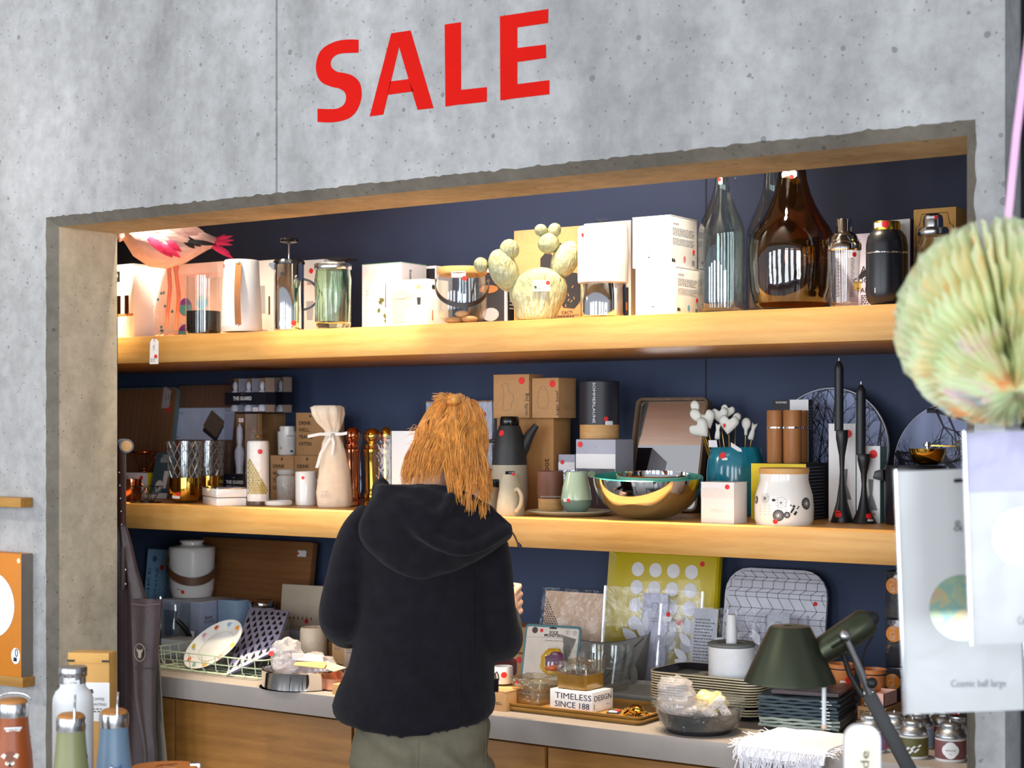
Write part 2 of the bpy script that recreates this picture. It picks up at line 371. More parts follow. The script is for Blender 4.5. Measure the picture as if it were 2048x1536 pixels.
# ================================================================== the setting
def concrete(name, tone=(172, 172, 173), edge=False):
    m, nt, b = base_mat(name); L = nt.links
    tc = N(nt, 'ShaderNodeTexCoord')
    mp = N(nt, 'ShaderNodeMapping'); mp.inputs['Scale'].default_value = (1, 1, .45); L.new(tc.outputs['Object'], mp.inputs[0])
    n1 = N(nt, 'ShaderNodeTexNoise', Scale=2.6, Detail=7.0, Roughness=.62); L.new(mp.outputs[0], n1.inputs['Vector'])
    n2 = N(nt, 'ShaderNodeTexNoise', Scale=26.0, Detail=5.0, Roughness=.65); L.new(tc.outputs['Object'], n2.inputs['Vector'])
    c = lin(tone)
    r1 = N(nt, 'ShaderNodeValToRGB'); e = r1.color_ramp.elements; e[0].position = .3; e[1].position = .72
    e[0].color = tuple(v*.58 for v in c)+(1,); e[1].color = tuple(min(1, v*1.25) for v in c)+(1,); L.new(n1.outputs['Fac'], r1.inputs[0])
    r2 = N(nt, 'ShaderNodeValToRGB'); e = r2.color_ramp.elements; e[0].position = .32; e[1].position = .62
    e[0].color = (.74, .735, .72, 1); e[1].color = (1, 1, 1, 1); L.new(n2.outputs['Fac'], r2.inputs[0])
    mul = N(nt, 'ShaderNodeMix', data_type='RGBA', blend_type='MULTIPLY'); mul.inputs[0].default_value = .8
    L.new(r1.outputs[0], mul.inputs[6]); L.new(r2.outputs[0], mul.inputs[7])
    # air holes
    v = N(nt, 'ShaderNodeTexVoronoi', Scale=13.0, Randomness=1.0); L.new(tc.outputs['Object'], v.inputs['Vector'])
    n3 = N(nt, 'ShaderNodeTexNoise', Scale=9.0, Detail=2.0); L.new(tc.outputs['Object'], n3.inputs['Vector'])
    th = N(nt, 'ShaderNodeMath', operation='MULTIPLY_ADD'); th.inputs[1].default_value = .36; th.inputs[2].default_value = -.128; L.new(n3.outputs['Fac'], th.inputs[0])
    lt = N(nt, 'ShaderNodeMath', operation='LESS_THAN'); L.new(v.outputs['Distance'], lt.inputs[0]); L.new(th.outputs[0], lt.inputs[1])
    v2 = N(nt, 'ShaderNodeTexVoronoi', Scale=42.0); L.new(tc.outputs['Object'], v2.inputs['Vector'])
    lt2 = N(nt, 'ShaderNodeMath', operation='LESS_THAN'); lt2.inputs[1].default_value = .115; L.new(v2.outputs['Distance'], lt2.inputs[0])
    mx = N(nt, 'ShaderNodeMath', operation='MAXIMUM'); L.new(lt.outputs[0], mx.inputs[0]); L.new(lt2.outputs[0], mx.inputs[1])
    mxs = N(nt, 'ShaderNodeMath', operation='MULTIPLY'); mxs.inputs[1].default_value = .62; L.new(mx.outputs[0], mxs.inputs[0])
    hole = N(nt, 'ShaderNodeMix', data_type='RGBA'); L.new(mxs.outputs[0], hole.inputs[0]); L.new(mul.outputs[2], hole.inputs[6]); hole.inputs[7].default_value = tuple(v_*.30 for v_ in c)+(1,)
    L.new(hole.outputs[2], b.inputs['Base Color']); b.inputs['Roughness'].default_value = .82; b.inputs['Specular IOR Level'].default_value = .25
    hs = N(nt, 'ShaderNodeMath', operation='MULTIPLY_ADD'); hs.inputs[1].default_value = -1.2; L.new(mx.outputs[0], hs.inputs[0]); L.new(n2.outputs['Fac'], hs.inputs[2])
    bp = N(nt, 'ShaderNodeBump', Strength=.5 if edge else .28, Distance=.006); L.new(hs.outputs[0], bp.inputs['Height']); L.new(bp.outputs[0], b.inputs['Normal'])
    MATS[name] = m; return m
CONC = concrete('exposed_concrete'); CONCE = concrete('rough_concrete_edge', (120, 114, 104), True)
CH = .026
X0 = XX(118, D+CH); X1 = XX(1934, D+CH); ZL = HC+.18*D; XL, XR, ZT = -7.2, XX(2010, D), 3.3
def jag(x, k, amp=.006): return (noise.noise(Vector((x*38, k, 1.3)))*.7+noise.noise(Vector((x*140, k, 4.1)))*.5)*amp
# the front concrete wall: face with a shadow joint, ragged chamfer, reveal
wall = MB()
XJ = XX(553, D)
nz = 90
oL = [(X0-CH+jag(i*.025, 1), D, (ZL+CH)*i/nz) for i in range(nz+1)]; iL = [(X0, D+CH, ZL*i/nz) for i in range(nz+1)]
nx = 220
oT = [(X0-CH+(X1-X0+2*CH)*i/nx, D, ZL+CH+(jag(i*.02, 5) if 0 < i < nx else 0)) for i in range(nx+1)]; iT = [(X0+(X1-X0)*i/nx, D+CH, ZL) for i in range(nx+1)]
oR = [(X1+CH-jag(i*.025, 9), D, (ZL+CH)*i/nz) for i in range(nz+1)]; iR = [(X1, D+CH, ZL*i/nz) for i in range(nz+1)]
oL[-1] = oT[0]; oR[-1] = oT[-1]
def ribbon(mb, a, b):
    n = len(a); mb.add(a+b, [(i, i+1, n+i+1, n+i) for i in range(n-1)])
ribbon(wall, oL, [(XL, D, p[2]) for p in oL]); ribbon(wall, oR, [(XR, D, p[2]) for p in oR])
top = [(p[0], D, ZT) for p in oT]
ij = min(range(nx+1), key=lambda i: abs(oT[i][0]-XJ))
g = .0035
lt_ = oT[:ij]+[(XJ-g, D, oT[ij][2])]; rt_ = [(XJ+g, D, oT[ij][2])]+oT[ij+1:]
ribbon(wall, lt_, [(p[0], D, ZT) for p in lt_]); ribbon(wall, rt_, [(p[0], D, ZT) for p in rt_])
zj = oT[ij][2]
wall.add([(XJ-g, D, zj), (XJ-.001, D+.008, zj), (XJ+.001, D+.008, zj), (XJ+g, D, zj), (XJ-g, D, ZT), (XJ-.001, D+.008, ZT), (XJ+.001, D+.008, ZT), (XJ+g, D, ZT)], [(0, 1, 5, 4), (1, 2, 6, 5), (2, 3, 7, 6)])
wall.add([(XL, D, oL[-1][2]), (oL[-1][0], D, oL[-1][2]), (oL[-1][0], D, ZT), (XL, D, ZT)], [(0, 1, 2, 3)])
wall.add([(XR, D, oR[-1][2]), (oR[-1][0], D, oR[-1][2]), (oR[-1][0], D, ZT), (XR, D, ZT)], [(0, 1, 2, 3)])
wall.add([(XL, D, 0), (XL, D+T, 0), (XL, D+T, ZT), (XL, D, ZT), (XR, D, 0), (XR, D+T, 0), (XR, D+T, ZT), (XR, D, ZT), (X0, D+T, 0), (X0, D+T, ZL), (X1, D+T, ZL), (X1, D+T, 0)],
         [(0, 1, 2, 3), (4, 7, 6, 5), (3, 2, 6, 7), (1, 8, 9, 2), (5, 6, 10, 11), (2, 9, 10, 6)])
wall_o = struct('wall_front', wall, CONC, ang=30)
ch = MB(); ribbon(ch, oL, iL); ribbon(ch, oT, iT); ribbon(ch, oR, iR)
part('chamfered_edge', ch, CONCE, wall_o, 30)
rv = MB()
rv.add([(X0, D+CH, 0), (X0, D+CH, ZL), (X0, D+T, ZL), (X0, D+T, 0)], [(0, 1, 2, 3)]); rv.add([(X1, D+CH, 0), (X1, D+CH, ZL), (X1, D+T, ZL), (X1, D+T, 0)], [(0, 3, 2, 1)])
part('jamb_reveal', rv, concrete('jamb_concrete', (206, 196, 174)), wall_o, 30)
sf = MB().add([(X0, D+CH, ZL), (X1, D+CH, ZL), (X1, D+T, ZL), (X0, D+T, ZL)], [(0, 3, 2, 1)])
part('lintel_soffit', sf, concrete('soffit_concrete', (196, 176, 140)), wall_o, 30)
# right of the pier: a dark steel post and door leaf
STL = mat('dark_blue_steel', (34, 38, 50), .45, .2, var=.15, vs=4)
struct('door_1', MB().box(XR+.002, XR+.9, D+.10, D+.15, 0, 3.2).box(XR+.012, XR+.03, D+.085, D+.10, 0, 3.2).box(XR+.06, XR+.075, D+.09, D+.10, 0, 3.2), STL, bevel=.002)
# alcove shell
NAVY = mat('navy_painted_wall', (58, 70, 98), .6, var=.06, vs=3.0, bump=.04, bs=180, spec=.3)
struct('wall_back', MB().box(-7.0, .6, YBK, YBK+.1, 0, 3.3), NAVY)
struct('wall_left', MB().box(-6.6, -6.5, D+T, YBK, 0, 3.3), NAVY); struct('wall_right', MB().box(.5, .6, D+T, YBK, 0, 3.3), NAVY)
struct('ceiling', MB().box(-7.2, 1.2, D+T, YBK+.1, 3.1, 3.2), mat('white_ceiling_paint', (205, 200, 190), .8))
struct('floor', MB().box(-9, 4, -4, YBK+.1, -.1, 0), mat('grey_screed_floor', (120, 116, 110), .55, var=.15, vs=2.0))
# wall seams in the back wall are narrow cover strips
for px in (1412,):
    struct('trim_1', MB().box(XX(px, YBK)-.002, XX(px, YBK)+.002, YBK-.0015, YBK, 0, 3.1), mat('dark_seam', (26, 28, 40), .7))
# SALE in red vinyl on the concrete: every letter a part
sale = thing('sale_lettering', 'large red word SALE stuck on the grey concrete wall above the opening', 'lettering', (XX(632, D), D, PT(632, 245, D).z))
REDV = mat('red_vinyl', (200, 18, 8), .75, var=.05, vs=8, spec=.12)
o0 = sale.location.copy()
def wl(pts): return [(PT(x, y, D).x-o0.x, PT(x, y, D).z-o0.z) for x, y in pts]
def cat_rom(p, n=8):
    out = []
    for i in range(len(p)-1):
        a, b, c_, d = p[max(i-1, 0)], p[i], p[i+1], p[min(i+2, len(p)-1)]
        for k in range(n):
            t = k/n; out.append(tuple(.5*(2*b[j]+(c_[j]-a[j])*t+(2*a[j]-5*b[j]+4*c_[j]-d[j])*t*t+(-a[j]+3*b[j]-3*c_[j]+d[j])*t**3) for j in range(len(b))))
    out.append(p[-1]); return out
def zc(x, y): return (550+x*600/2048, y*600/2048)
S_out = cat_rom([zc(*p) for p in ((571, 272), (500, 270), (420, 282), (345, 318), (300, 370), (281, 450), (292, 520), (325, 565), (385, 592), (440, 605), (478, 632), (487, 675), (470, 715), (430, 740), (370, 745), (292, 742))])
S_in = cat_rom([zc(*p) for p in ((292, 832), (380, 836), (460, 824), (520, 798), (565, 745), (590, 670), (590, 610), (575, 560), (535, 520), (480, 500), (425, 490), (388, 462), (381, 425), (400, 390), (450, 366), (571, 360))])
def letter(mb_polys):
    mb = MB()
    for p in mb_polys: mb.prism(wl(p), -.0012, -.0002)
    part('letter', mb, REDV, sale, 0)
n_ = min(len(S_out), len(S_in)); S_in_r = list(reversed(S_in))
letter([[S_out[i], S_out[i+1], S_in_r[i+1], S_in_r[i]] for i in range(n_-1)])
A = lambda *p: [zc(*q) for q in p]
letter([A((648, 795), (740, 782), (848, 318), (926, 208), (795, 228)), A((848, 318), (975, 750), (1083, 738), (926, 208)), A((788, 556), (912, 541), (946, 624), (770, 648))])
letter([A((1160, 168), (1270, 152), (1271, 612), (1271, 712), (1165, 728)), A((1271, 614), (1447, 595), (1447, 694), (1271, 714))])
letter([A((1537, 112), (1655, 94), (1655, 670), (1540, 686)), A((1655, 94), (1867, 62), (1865, 157), (1655, 188)), A((1655, 328), (1850, 304), (1852, 396), (1655, 424)), A((1655, 575), (1874, 547), (1874, 644), (1655, 670))])
# shelves, worktop and cabinets
XA, XB = -6.3, .2
PLANK = wood('honey_oak_shelf', (228, 178, 106), (190, 132, 62), 0, 7.0, .42, coords='Object', fine=110)
sh1 = tag(part('wall_shelf', MB().box(XA, XB, YS, YBK, ZS1B, ZS1), PLANK, None, bevel=.002), 'thick honey oak shelf running the alcove at the top, under the demijohn', 'shelf')
sh2 = tag(part('wall_shelf', MB().box(XA, XB, YS, YBK, ZS2B, ZS2), PLANK, None, bevel=.002), 'thick honey oak shelf at mid height behind the woman', 'shelf')
TAUPE = mat('taupe_laminate', (150, 140, 134), .4, var=.03, vs=40)
tag(part('worktop', MB().box(XA, XB, YC, YBK, ZC-.062, ZC), TAUPE, None, bevel=.002), 'long taupe laminate worktop along the alcove below the shelves', 'worktop')
CABW = wood('oak_veneer_door', (178, 126, 62), (126, 82, 36), 0, 5.0, .5, coords='Object')
xs = [XA+.05, XX(330, YC), XX(697, YC+.02), XX(1085, YC+.02), XX(1480, YC+.02), XX(1860, YC+.02), XB]
nms = ['oak veneer base cabinet hidden behind the left pier under the worktop', 'oak veneer base cabinet under the cake tin, left of the woman', 'dark oak veneer base cabinet behind the woman\'s legs',
       'oak veneer base cabinet under the black bowl right of the woman', 'oak veneer base cabinet under the white fringed towel', 'oak veneer base cabinet at the right end under the tea tins']
for i in range(6):
    x0, x1 = xs[i], xs[i+1]-.002
    c = thing('base_cabinet', nms[i], 'cabinet', ((x0+x1)/2, YC+.06, 0), 0, 'base cabinets under the worktop'); w = (x1-x0)/2
    part('body', MB().box(-w, w, 0, .6, .08, ZC-.064), CABW, c, bevel=.001); part('plinth', MB().box(-w, w, .05, .6, 0, .08), BLACK, c)
    part('door', MB().box(-w+.004, w-.004, -.02, 0, .10, ZC-.075), CABW, c, bevel=.0015)
# ================================================================== top shelf, left to right
Z = ZS1
PINKTINT = mat('blush_print', (246, 206, 196), .5); TEALP = mat('teal_print', (58, 120, 140), .5)
b = Box('packaging_box', 'white box with a copper candle stand printed on it, leftmost on the top shelf', 'box', 196, 268, None, 528, 3.924, Z, CARDW, d=.10)
b.f.rect('logo', .40, .78, .62, .92, INK); b.f.text('U', .51, .85, .016, WHITE)
for a0 in (.52, .74): b.f.rect('print', a0, .36, a0+.12, .60, COPPER)
b.f.rect('print', .45, .33, .98, .36, LEATHER); b.f.rect('print', .80, .02, .83, .36, PINKTINT); b.f.rect('print', .60, .06, .74, .26, PINKTINT); b.lid(CARDW)
b = Box('packaging_box', 'large white dotted gift box standing behind the flamingo legs', 'box', 271, 452, None, 522, 4.015, Z, CARDW, d=.08)
b.f.rect('print', .0, .0, 1, 1, mat('blush_card', (244, 222, 214), .55)); b.f.rect('logo', .05, .80, .20, .965, INK, lift=.0008); b.f.text('U', .125, .885, .020, WHITE, lift=.0014); b.f.text('umbra', .13, .755, .008, INK)
b.f.text('CONFETTI', .30, .93, .007, GREYINK); b.f.text('DOTS', .28, .89, .007, GREYINK); b.f.rect('print', .50, .30, .97, .87, PINKTINT, lift=.0008)
r_ = random.Random(3)
for k in range(15):
    b.f.put('dot', circ(.0055, 10), TEALP, .08+.34*r_.random(), .1+.62*r_.random(), lift=.0008)
IRI = mat('iridescent_print', (116, 64, 180), .3); IRI2 = mat('aqua_print', (80, 168, 190), .3); IRI3 = mat('sage_print', (152, 190, 150), .35)
for px, py, r, m in ((373, 586, .030, IRI), (406, 579, .026, IRI3), (372, 637, .030, IRI), (408, 620, .028, IRI3)):
    a = (px-271)/181; bb = (640-py)/150+.08
    b.f.put('printed_disc', circ(r, 24), m, a, bb, lift=.0010); b.f.put('printed_disc', [(x, z) for x, z in circ(r*.93, 24) if z < r*.25], IRI2, a, bb, lift=.0014, th=.0002)
# flamingo: body, tail feathers, wing feathers, neck behind the lintel, legs
fl = Rnd('flamingo_figure', 'pink feathered flamingo figure standing on the top shelf, its head hidden above', 'ornament', 340, 3.924, Z)
PINK = mat('pale_pink_feathers', (252, 200, 196), .75, var=.18, vs=40, bump=.5, bs=90, sheen=.3, stretch=(.5, 1, 2)); HOT = mat('hot_pink_feathers', (232, 40, 96), .7, var=.2, vs=60, sheen=.2); CORAL = mat('coral_skin', (222, 120, 88), .5, var=.1, vs=30)
def fz(px, py, y=0.0): return Vector(((px-340)/fl.s, y, HC-(py-HZ)/fl.s-Z))
rings = []
for px, py, hw, hd in ((246, 462, 3, .008), (252, 468, 16, .05), (270, 478, 36, .085), (300, 487, 47, .105), (335, 492, 46, .105), (370, 489, 37, .09), (395, 484, 26, .065), (415, 482, 16, .04), (432, 482, 9, .02)):
    c_ = fz(px, py); rings.append([c_+Vector((.006*sin(2*a), hd*cos(a), hw/fl.s*sin(a))) for a in [2*pi*j/26 for j in range(26)]])
part('body', MB().loft(rings), PINK, fl.o, 70)
def feather(mb, p0, p1, w, lift=(0, -.004, 0), n=6):
    p0, p1 = Vector(p0), Vector(p1); d = (p1-p0); side = d.cross(Vector((0, 1, 0))).normalized()
    pts = []; back = []
    for i in range(n+1):
        t = i/n; ww = w*sin(pi*min(.98, .12+t*.88))**.7; c_ = p0+d*t+Vector(lift)*sin(pi*t)*2
        pts.append((c_-side*ww, c_+Vector(lift)*.6, c_+side*ww))
    vs = [q for r in pts for q in r]; fs = []
    for i in range(n):
        for j in (0, 1): fs.append((i*3+j, i*3+j+1, i*3+j+4, i*3+j+3))
    k = len(vs); vs += [Vector(q)+Vector((0, .002, 0)) for q in vs]; fs += [tuple(reversed([q+k for q in f])) for f in fs]
    mb.add(vs, fs)
for (a, b2, w, y) in (((425, 482), (463, 470), .006, -.01), ((425, 484), (466, 478), .006, .0), ((420, 485), (462, 489), .006, -.02), ((418, 488), (458, 505), .008, -.015), ((420, 490), (464, 516), .009, -.02), ((415, 486), (450, 467), .006, .01)):
    mb = MB(); feather(mb, fz(*a, y), fz(*b2, y-.01), w); part('tail_feather', mb, HOT, fl.o, 80)
for (a, b2, w) in (((300, 478), (365, 498), .016), ((310, 468), (385, 488), .018), ((320, 460), (395, 474), .018), ((340, 456), (405, 468), .016), ((318, 484), (352, 510), .013)):
    mb = MB(); feather(mb, fz(*a, -.10), fz(*b2, -.085), w, (0, -.008, 0)); part('wing_feather', mb, PINK, fl.o, 80)
for (a, b2, w) in (((298, 484), (345, 520), .014), ((318, 492), (360, 520), .012), ((330, 488), (362, 508), .012)):
    mb = MB(); feather(mb, fz(*a, -.107), fz(*b2, -.09), w, (0, -.006, 0)); part('flank_feather', mb, HOT, fl.o, 80)
for (a, b2, w) in (((362, 478), (400, 496), .010), ((365, 484), (388, 500), .010), ((375, 488), (430, 492), .008)):
    mb = MB(); feather(mb, fz(*a, -.097), fz(*b2, -.07), w, (0, -.003, 0)); part('flight_feather', mb, BLACK, fl.o, 80, label='black flight feather')
part('neck', MB().tube(cat_rom([tuple(fz(262, 470)), tuple(fz(236, 430)), tuple(fz(246, 385)), tuple(fz(290, 350)), tuple(fz(292, 318)), tuple(fz(262, 300))], 6), [.045-.03*min(1, i/12) for i in range(31)], 12), PINK, fl.o, 70)
hd = part('head', MB().ellipsoid(fz(252, 300), (.040, .022, .024)), PINK, fl.o, 70); part('beak', MB().tube([fz(232, 300), fz(215, 308), fz(208, 324)], [.016, .012, .004], 10), BLACK, fl.o, 60)
for (k0, k1, k2) in (((338, 530), (340, 570), (333, 656)), ((352, 532), (357, 590), (352, 660))):
    part('leg', MB().tube([fz(*k0), fz(k0[0], k0[1]+12), fz(*k1), fz(k1[0], k1[1]+6), fz(*k2)], [.010, .0065, .0068, .0068, .0060], 10), CORAL, fl.o, 60)
    ft = Vector((fz(*k2).x, 0, .006)); mb = MB()
    for dx, dy in ((-.045, -.02), (-.02, -.05), (.035, -.03)): mb.tube([ft, ft+Vector((dx*.5, dy*.5, .006)), ft+Vector((dx, dy, -.001))], [.006, .005, .003], 8)
    part('foot', mb, CORAL, fl.o, 60)
# swing tag hanging over the shelf edge
tg = thing('price_tag', 'white paper swing tag hanging from the flamingo foot over the top shelf edge', 'tag', PT(308, 728, YS-.012), 0.25)
f_ = Face(tg, (-.016, 0, 0), (1, 0, 0), (0, 0, 1), .032, .086)
part('card', MB().prism([(-.016, 0), (.016, 0), (.017, .070), (.009, .080), (-.007, .080), (-.014, .070)], -.0006, .0006), WHITE, tg, 0)
f_.dot(.72, .28, .006, lift=.001); f_.lines(.1, .7, .06, .2, 3); f_.text('£ 89,-', .5, .62, .006, GREYINK, rot=pi/2)
part('string', MB().tube([(0, 0, .074), (.006, -.004, .09), (.012, .02, .103), (.02, .09, .104)], .0009, 6), mat('tan_string', (170, 130, 90), .8), tg)
# glass vase with a dark base
v = Rnd('vase', 'clear glass vase with a smoky black lower half in front of the dotted gift box', 'vase', 407, 3.833, Z)
v.lathe('glass_wall', [(35, 668), (36, 660), (36, 553), (34.5, 553), (34, 612), (33, 622)], CLEAR)
v.lathe('dark_base', [(1, 668), (33, 668), (34.3, 662), (34.3, 640), (34.0, 623), (0, 623)], mat('smoked_glass_base', (24, 26, 30), .06, spec=.6))
# white jug with a leather strap
j = Rnd('jug', 'white matt jug with a tan leather strap handle on the top shelf', 'jug', 483, 3.846, Z)
j.lathe('body', [(0, 664), (38, 664), (41, 660), (41, 650), (34.5, 524), (33, 521), (31, 524), (36, 640), (0, 645)], PLASTW)
j.dot(449, 533, 4)
sp = j.pr([(41, 655), (35, 525)]); mb = MB(); path = []
for k in range(15):
    t = k/14; py = 529+(652-529)*t; z = j.zz(py); r = j.rad(z)+.0015+.020*sin(pi*t)**1.0; a = radians(-9)-.0*t; path.append((r*sin(a), -r*cos(a), z))
mb.strip(path, (.0095*cos(a), .0095*sin(a), 0), .0025); part('strap', mb, LEATHER, j.o, 60)
for q in (path[0], path[-1]): part('rivet', MB().ellipsoid((q[0], q[1]-.003, q[2]), (.004, .002, .004), 10, 6), STEEL, j.o)
b = Box('packaging_box', 'white jug box with a grey jug picture between the strap jug and the press', 'box', 498, 549, None, 519, 4.054, Z, CARDW, d=.10)
b.f.put('print', [(-.014, -.045), (.014, -.045), (.012, .045), (-.012, .045)], CARDG, .52, .5); b.f.put('print', [(-.003, -.03), (.003, -.03), (.003, .03), (-.003, .03)], INK, .8, .42); b.f.text('stelton', .55, .10, .010, REDINK)
# french press
p = Rnd('french_press', 'steel french press with raised black plunger and black handle', 'coffee press', 578, 3.833, Z)
p.lathe('body', [(0, 660), (29.5, 660), (30, 656), (30, 528), (29, 526), (0, 526)], CHROME)
p.lathe('lid', [(31.5, 529), (32, 525), (29, 521), (14, 518.5), (0, 518)], BLACKGLOSS, keep=False)
p.lathe('plunger_rod', [(2.2, 518), (2.2, 488)], CHROME, 10, keep=False); p.lathe('plunger_knob', [(0, 488), (5, 487), (17, 484.5), (18.5, 480.5), (17, 477.5), (0, 476)], BLACKGLOSS, keep=False)
pb = p.pr([(30, 600)])[0][0]; h = []
for k in range(17):
    t = k/16; h.append((pb+.048*sin(pi*t)**.55-.003, -.004, p.zz(558+(620-558)*t)))
part('handle', MB().strip(h, (0, .0085, 0), .007), BLACKGLOSS, p.o, 60)
part('spout', MB().prism([(-pb-.016, p.zz(532)), (-pb+.006, p.zz(545)), (-pb+.006, p.zz(526)), (-pb-.014, p.zz(527))], -.010, .010), CHROME, p.o)
p.patch('stud', 565, 550, circ(.006, 14), BLACK); p.label(573, 649, 30, 10); p.dot(587, 648, 5.5)
b = Box('packaging_box', 'white press box with black lid flap behind the french press handle', 'box', 592, 648, 690, 518, 4.093, Z, CARDW)
b.f.dot(.55, .86, .0085); b.f.text('stelton', .55, .70, .009, REDINK); b.f.put('print', [(-.012, -.03), (.012, -.03), (.016, .03), (-.016, .03)], CARDG, .5, .35)
part('lid_flap', MB().prism([(-.02, b.h), (b.w/2+.002, b.h+.010), (b.w/2+.075, b.h+.0005), (b.w/2+.07, b.h-.002), (0, b.h-.002)], -.03, .03), DARKCARD, b.o, label='black lid flap')
# green preserving jar
GRN = glass('green_glass', (222, 244, 224)); j = Rnd('storage_jar', 'faceted pale green glass jar with a steel screw lid', 'jar', 666, 3.846, Z)
fl_ = lambda a, z: 1-.05*abs(cos(4*a))**3 if .02 < z < .125 else 1
j.lathe('glass_body', [(0, 657), (33, 657), (36, 650), (37, 600), (37.5, 560), (35, 547), (34.5, 540), (32.5, 540), (33, 548), (34.8, 560), (34.5, 600), (32, 644), (0, 646)], GRN, 64, flute=fl_)
j.lathe('lid', [(36.5, 540), (37.5, 538), (37.5, 530), (36, 528), (0, 527.5)], STEEL, keep=False)
# recycled pot boxes
b = Box('packaging_box', 'white box printed Recycled with trailing plant and red cup', 'box', 724, 803, 853, 524, 4.002, Z, CARDW); b.lid(mat('green_card', (96, 150, 110), .6))
b.f.text('Recycled', .13, .30, .016, PALEINK, rot=pi/2*3, width=.14); b.f.put('print', [(-.011, -.04), (.011, -.04), (.009, .035), (-.009, .035)], RED, .66, .55)
LEAFP = mat('leaf_print', (88, 96, 48), .6)
r_ = random.Random(5)
for k in range(13): b.f.put('printed_leaf', [(0, -.008), (.007, 0), (0, .010), (-.006, .002)], LEAFP, .42+.36*r_.random(), .16+.34*r_.random(), r_.uniform(0, 6), lift=.0008+.0001*k)
b.r.text('bottle', .35, .80, .013, INK, rot=-pi/2); b.r.text('Sky', .30, .55, .012, GREYINK, rot=-pi/2)
b = Box('packaging_box', 'small white box with a pink cup and lid picture beside the wooden lidded jar', 'box', 772, 854, 897, 557, 3.859, Z, CARDW)
SAL = mat('salmon_print', (240, 150, 140), .5); SAL2 = mat('pale_salmon_print', (248, 186, 174), .5)
b.f.put('print', [(-.042, .03), (.042, .03), (.035, -.067), (-.033, -.067)], SAL, .38, .58, lift=.0006); b.f.put('print', circ(.042, 24, ry=.020), SAL2, .38, .75, lift=.0011); b.f.put('print', circ(.030, 24, ry=.013), mat('grey_green_print', (166, 164, 140), .5), .38, .71, lift=.0016)
b.f.put('print', [q for q in circ(.034, 26) if q[1] > -.026], SAL2, .70, .20, lift=.002); b.f.put('print', [(-.0012, -.02), (.0012, -.02), (.0018, .02), (0, .02)], WHITE, .72, .16, lift=.0026)
b.f.put('icon', rrect(.016, .012, .003), mat('olive_print', (140, 140, 100), .5), .80, .80); b.f.put('icon', [(-.006, -.010), (.005, -.010), (.007, .012), (-.008, .012)], INK, .81, .54); b.r.put('icon', rrect(.016, .012, .003), INK, .3, .80); b.r.put('print', [(-.003, 0), (.003, 0), (.002, .03), (-.002, .03)], LEATHER, .25, .15)
b = Box('packaging_box', 'black tonic box with a red label behind the pink cup box', 'box', 806, 872, 905, 531, 4.150, Z, CARDW)
b.f.rect('print', .03, .55, .97, .96, DARKCARD); b.f.rect('print', .10, .78, .62, .90, RED, lift=.0008); b.f.text('tonik', .62, .68, .012, WHITE, lift=.0014); b.f.put('print', rrect(.03, .02, .002), CARDW, .55, .58, lift=.0007); part('flap', MB().box(-.02, .045, -.02, .02, b.h, b.h+.006), DARKCARD, b.o, bevel=.001)
# jar with wooden lid and strap
j = Rnd('storage_jar', 'clear glass jar with an oak lid and a hanging black strap handle', 'jar', 924, 3.846, Z)
j.lathe('glass_body', [(0, 645), (34, 645), (45, 638), (50, 620), (50.5, 590), (48, 556), (47, 549), (45.5, 549), (46.5, 556), (49, 590), (48.5, 620), (43, 636), (33, 641), (0, 642)], CLEAR)
LID = wood('pale_beech', (226, 182, 122), (196, 146, 86), 0, 14, .5); j.lathe('lid', [(0, 552), (46, 552), (49.5, 549), (50, 538), (48.5, 535.5), (0, 535)], LID, keep=False)
path = []; R_ = 51.5/j.s
for k in range(33):
    t = k/32; a = radians(-100+200*t); r = R_+.0025; path.append((r*sin(a), -r*cos(a)*1.06, j.zz(557+58*sin(pi*(.02+t*.96))**1.0)))
part('strap', MB().strip(path, (0, 0, .0065), .003), mat('black_strap', (34, 26, 24), .45), j.o, 70)
for t in (0, -1): part('rivet', MB().ellipsoid(path[t], (.004, .004, .004), 10, 6), STEEL, j.o)
j.label(917, 553, 28, 12); j.dot(929, 561, 5)
SHELL = mat('cookie_biscuit', (206, 160, 116), .8, var=.2, vs=30, bump=.4, bs=60)
for k, (dx, dy, dz, ra) in enumerate(((-.025, 0, .014, .026), (.022, -.02, .016, .025), (.01, .03, .014, .024), (.0, -.005, .032, .022))):
    o = tag(part('biscuit', MB().ellipsoid((0, 0, 0), (ra, ra*.8, .010), 16, 8), SHELL, None, 70), ('biscuit lying at the left of the wooden lidded jar bottom', 'biscuit lying at the right of the wooden lidded jar bottom', 'biscuit at the back of the wooden lidded jar', 'biscuit on top of the pile in the wooden lidded jar')[k], 'biscuit', 'biscuits in the glass jar')
    ca, sa = cos(j.o.rotation_euler.z), sin(j.o.rotation_euler.z); o.location = (j.X+dx*ca-dy*sa, j.Y+dx*sa+dy*ca, Z+dz)
b = Box('packaging_box', 'black and white jar box with a jar photo behind the oak lidded jar', 'box', 935, 1013, None, 534, 4.080, Z, DARKCARD, d=.05)
b.f.rect('border', .95, .0, 1, 1, CARDW); b.r.rect('border', 0, 0, .12, 1, CARDW); b.f.rect('border', 0, .93, 1, 1, CARDW, lift=.0006); b.f.put('print', circ(.034, 24, ry=.012), LEATHER, .55, .66); b.f.put('print', circ(.03, 20, ry=.02), CARDG, .6, .25); b.r.lines(.3, .9, .3, .7, 7, PALEINK)
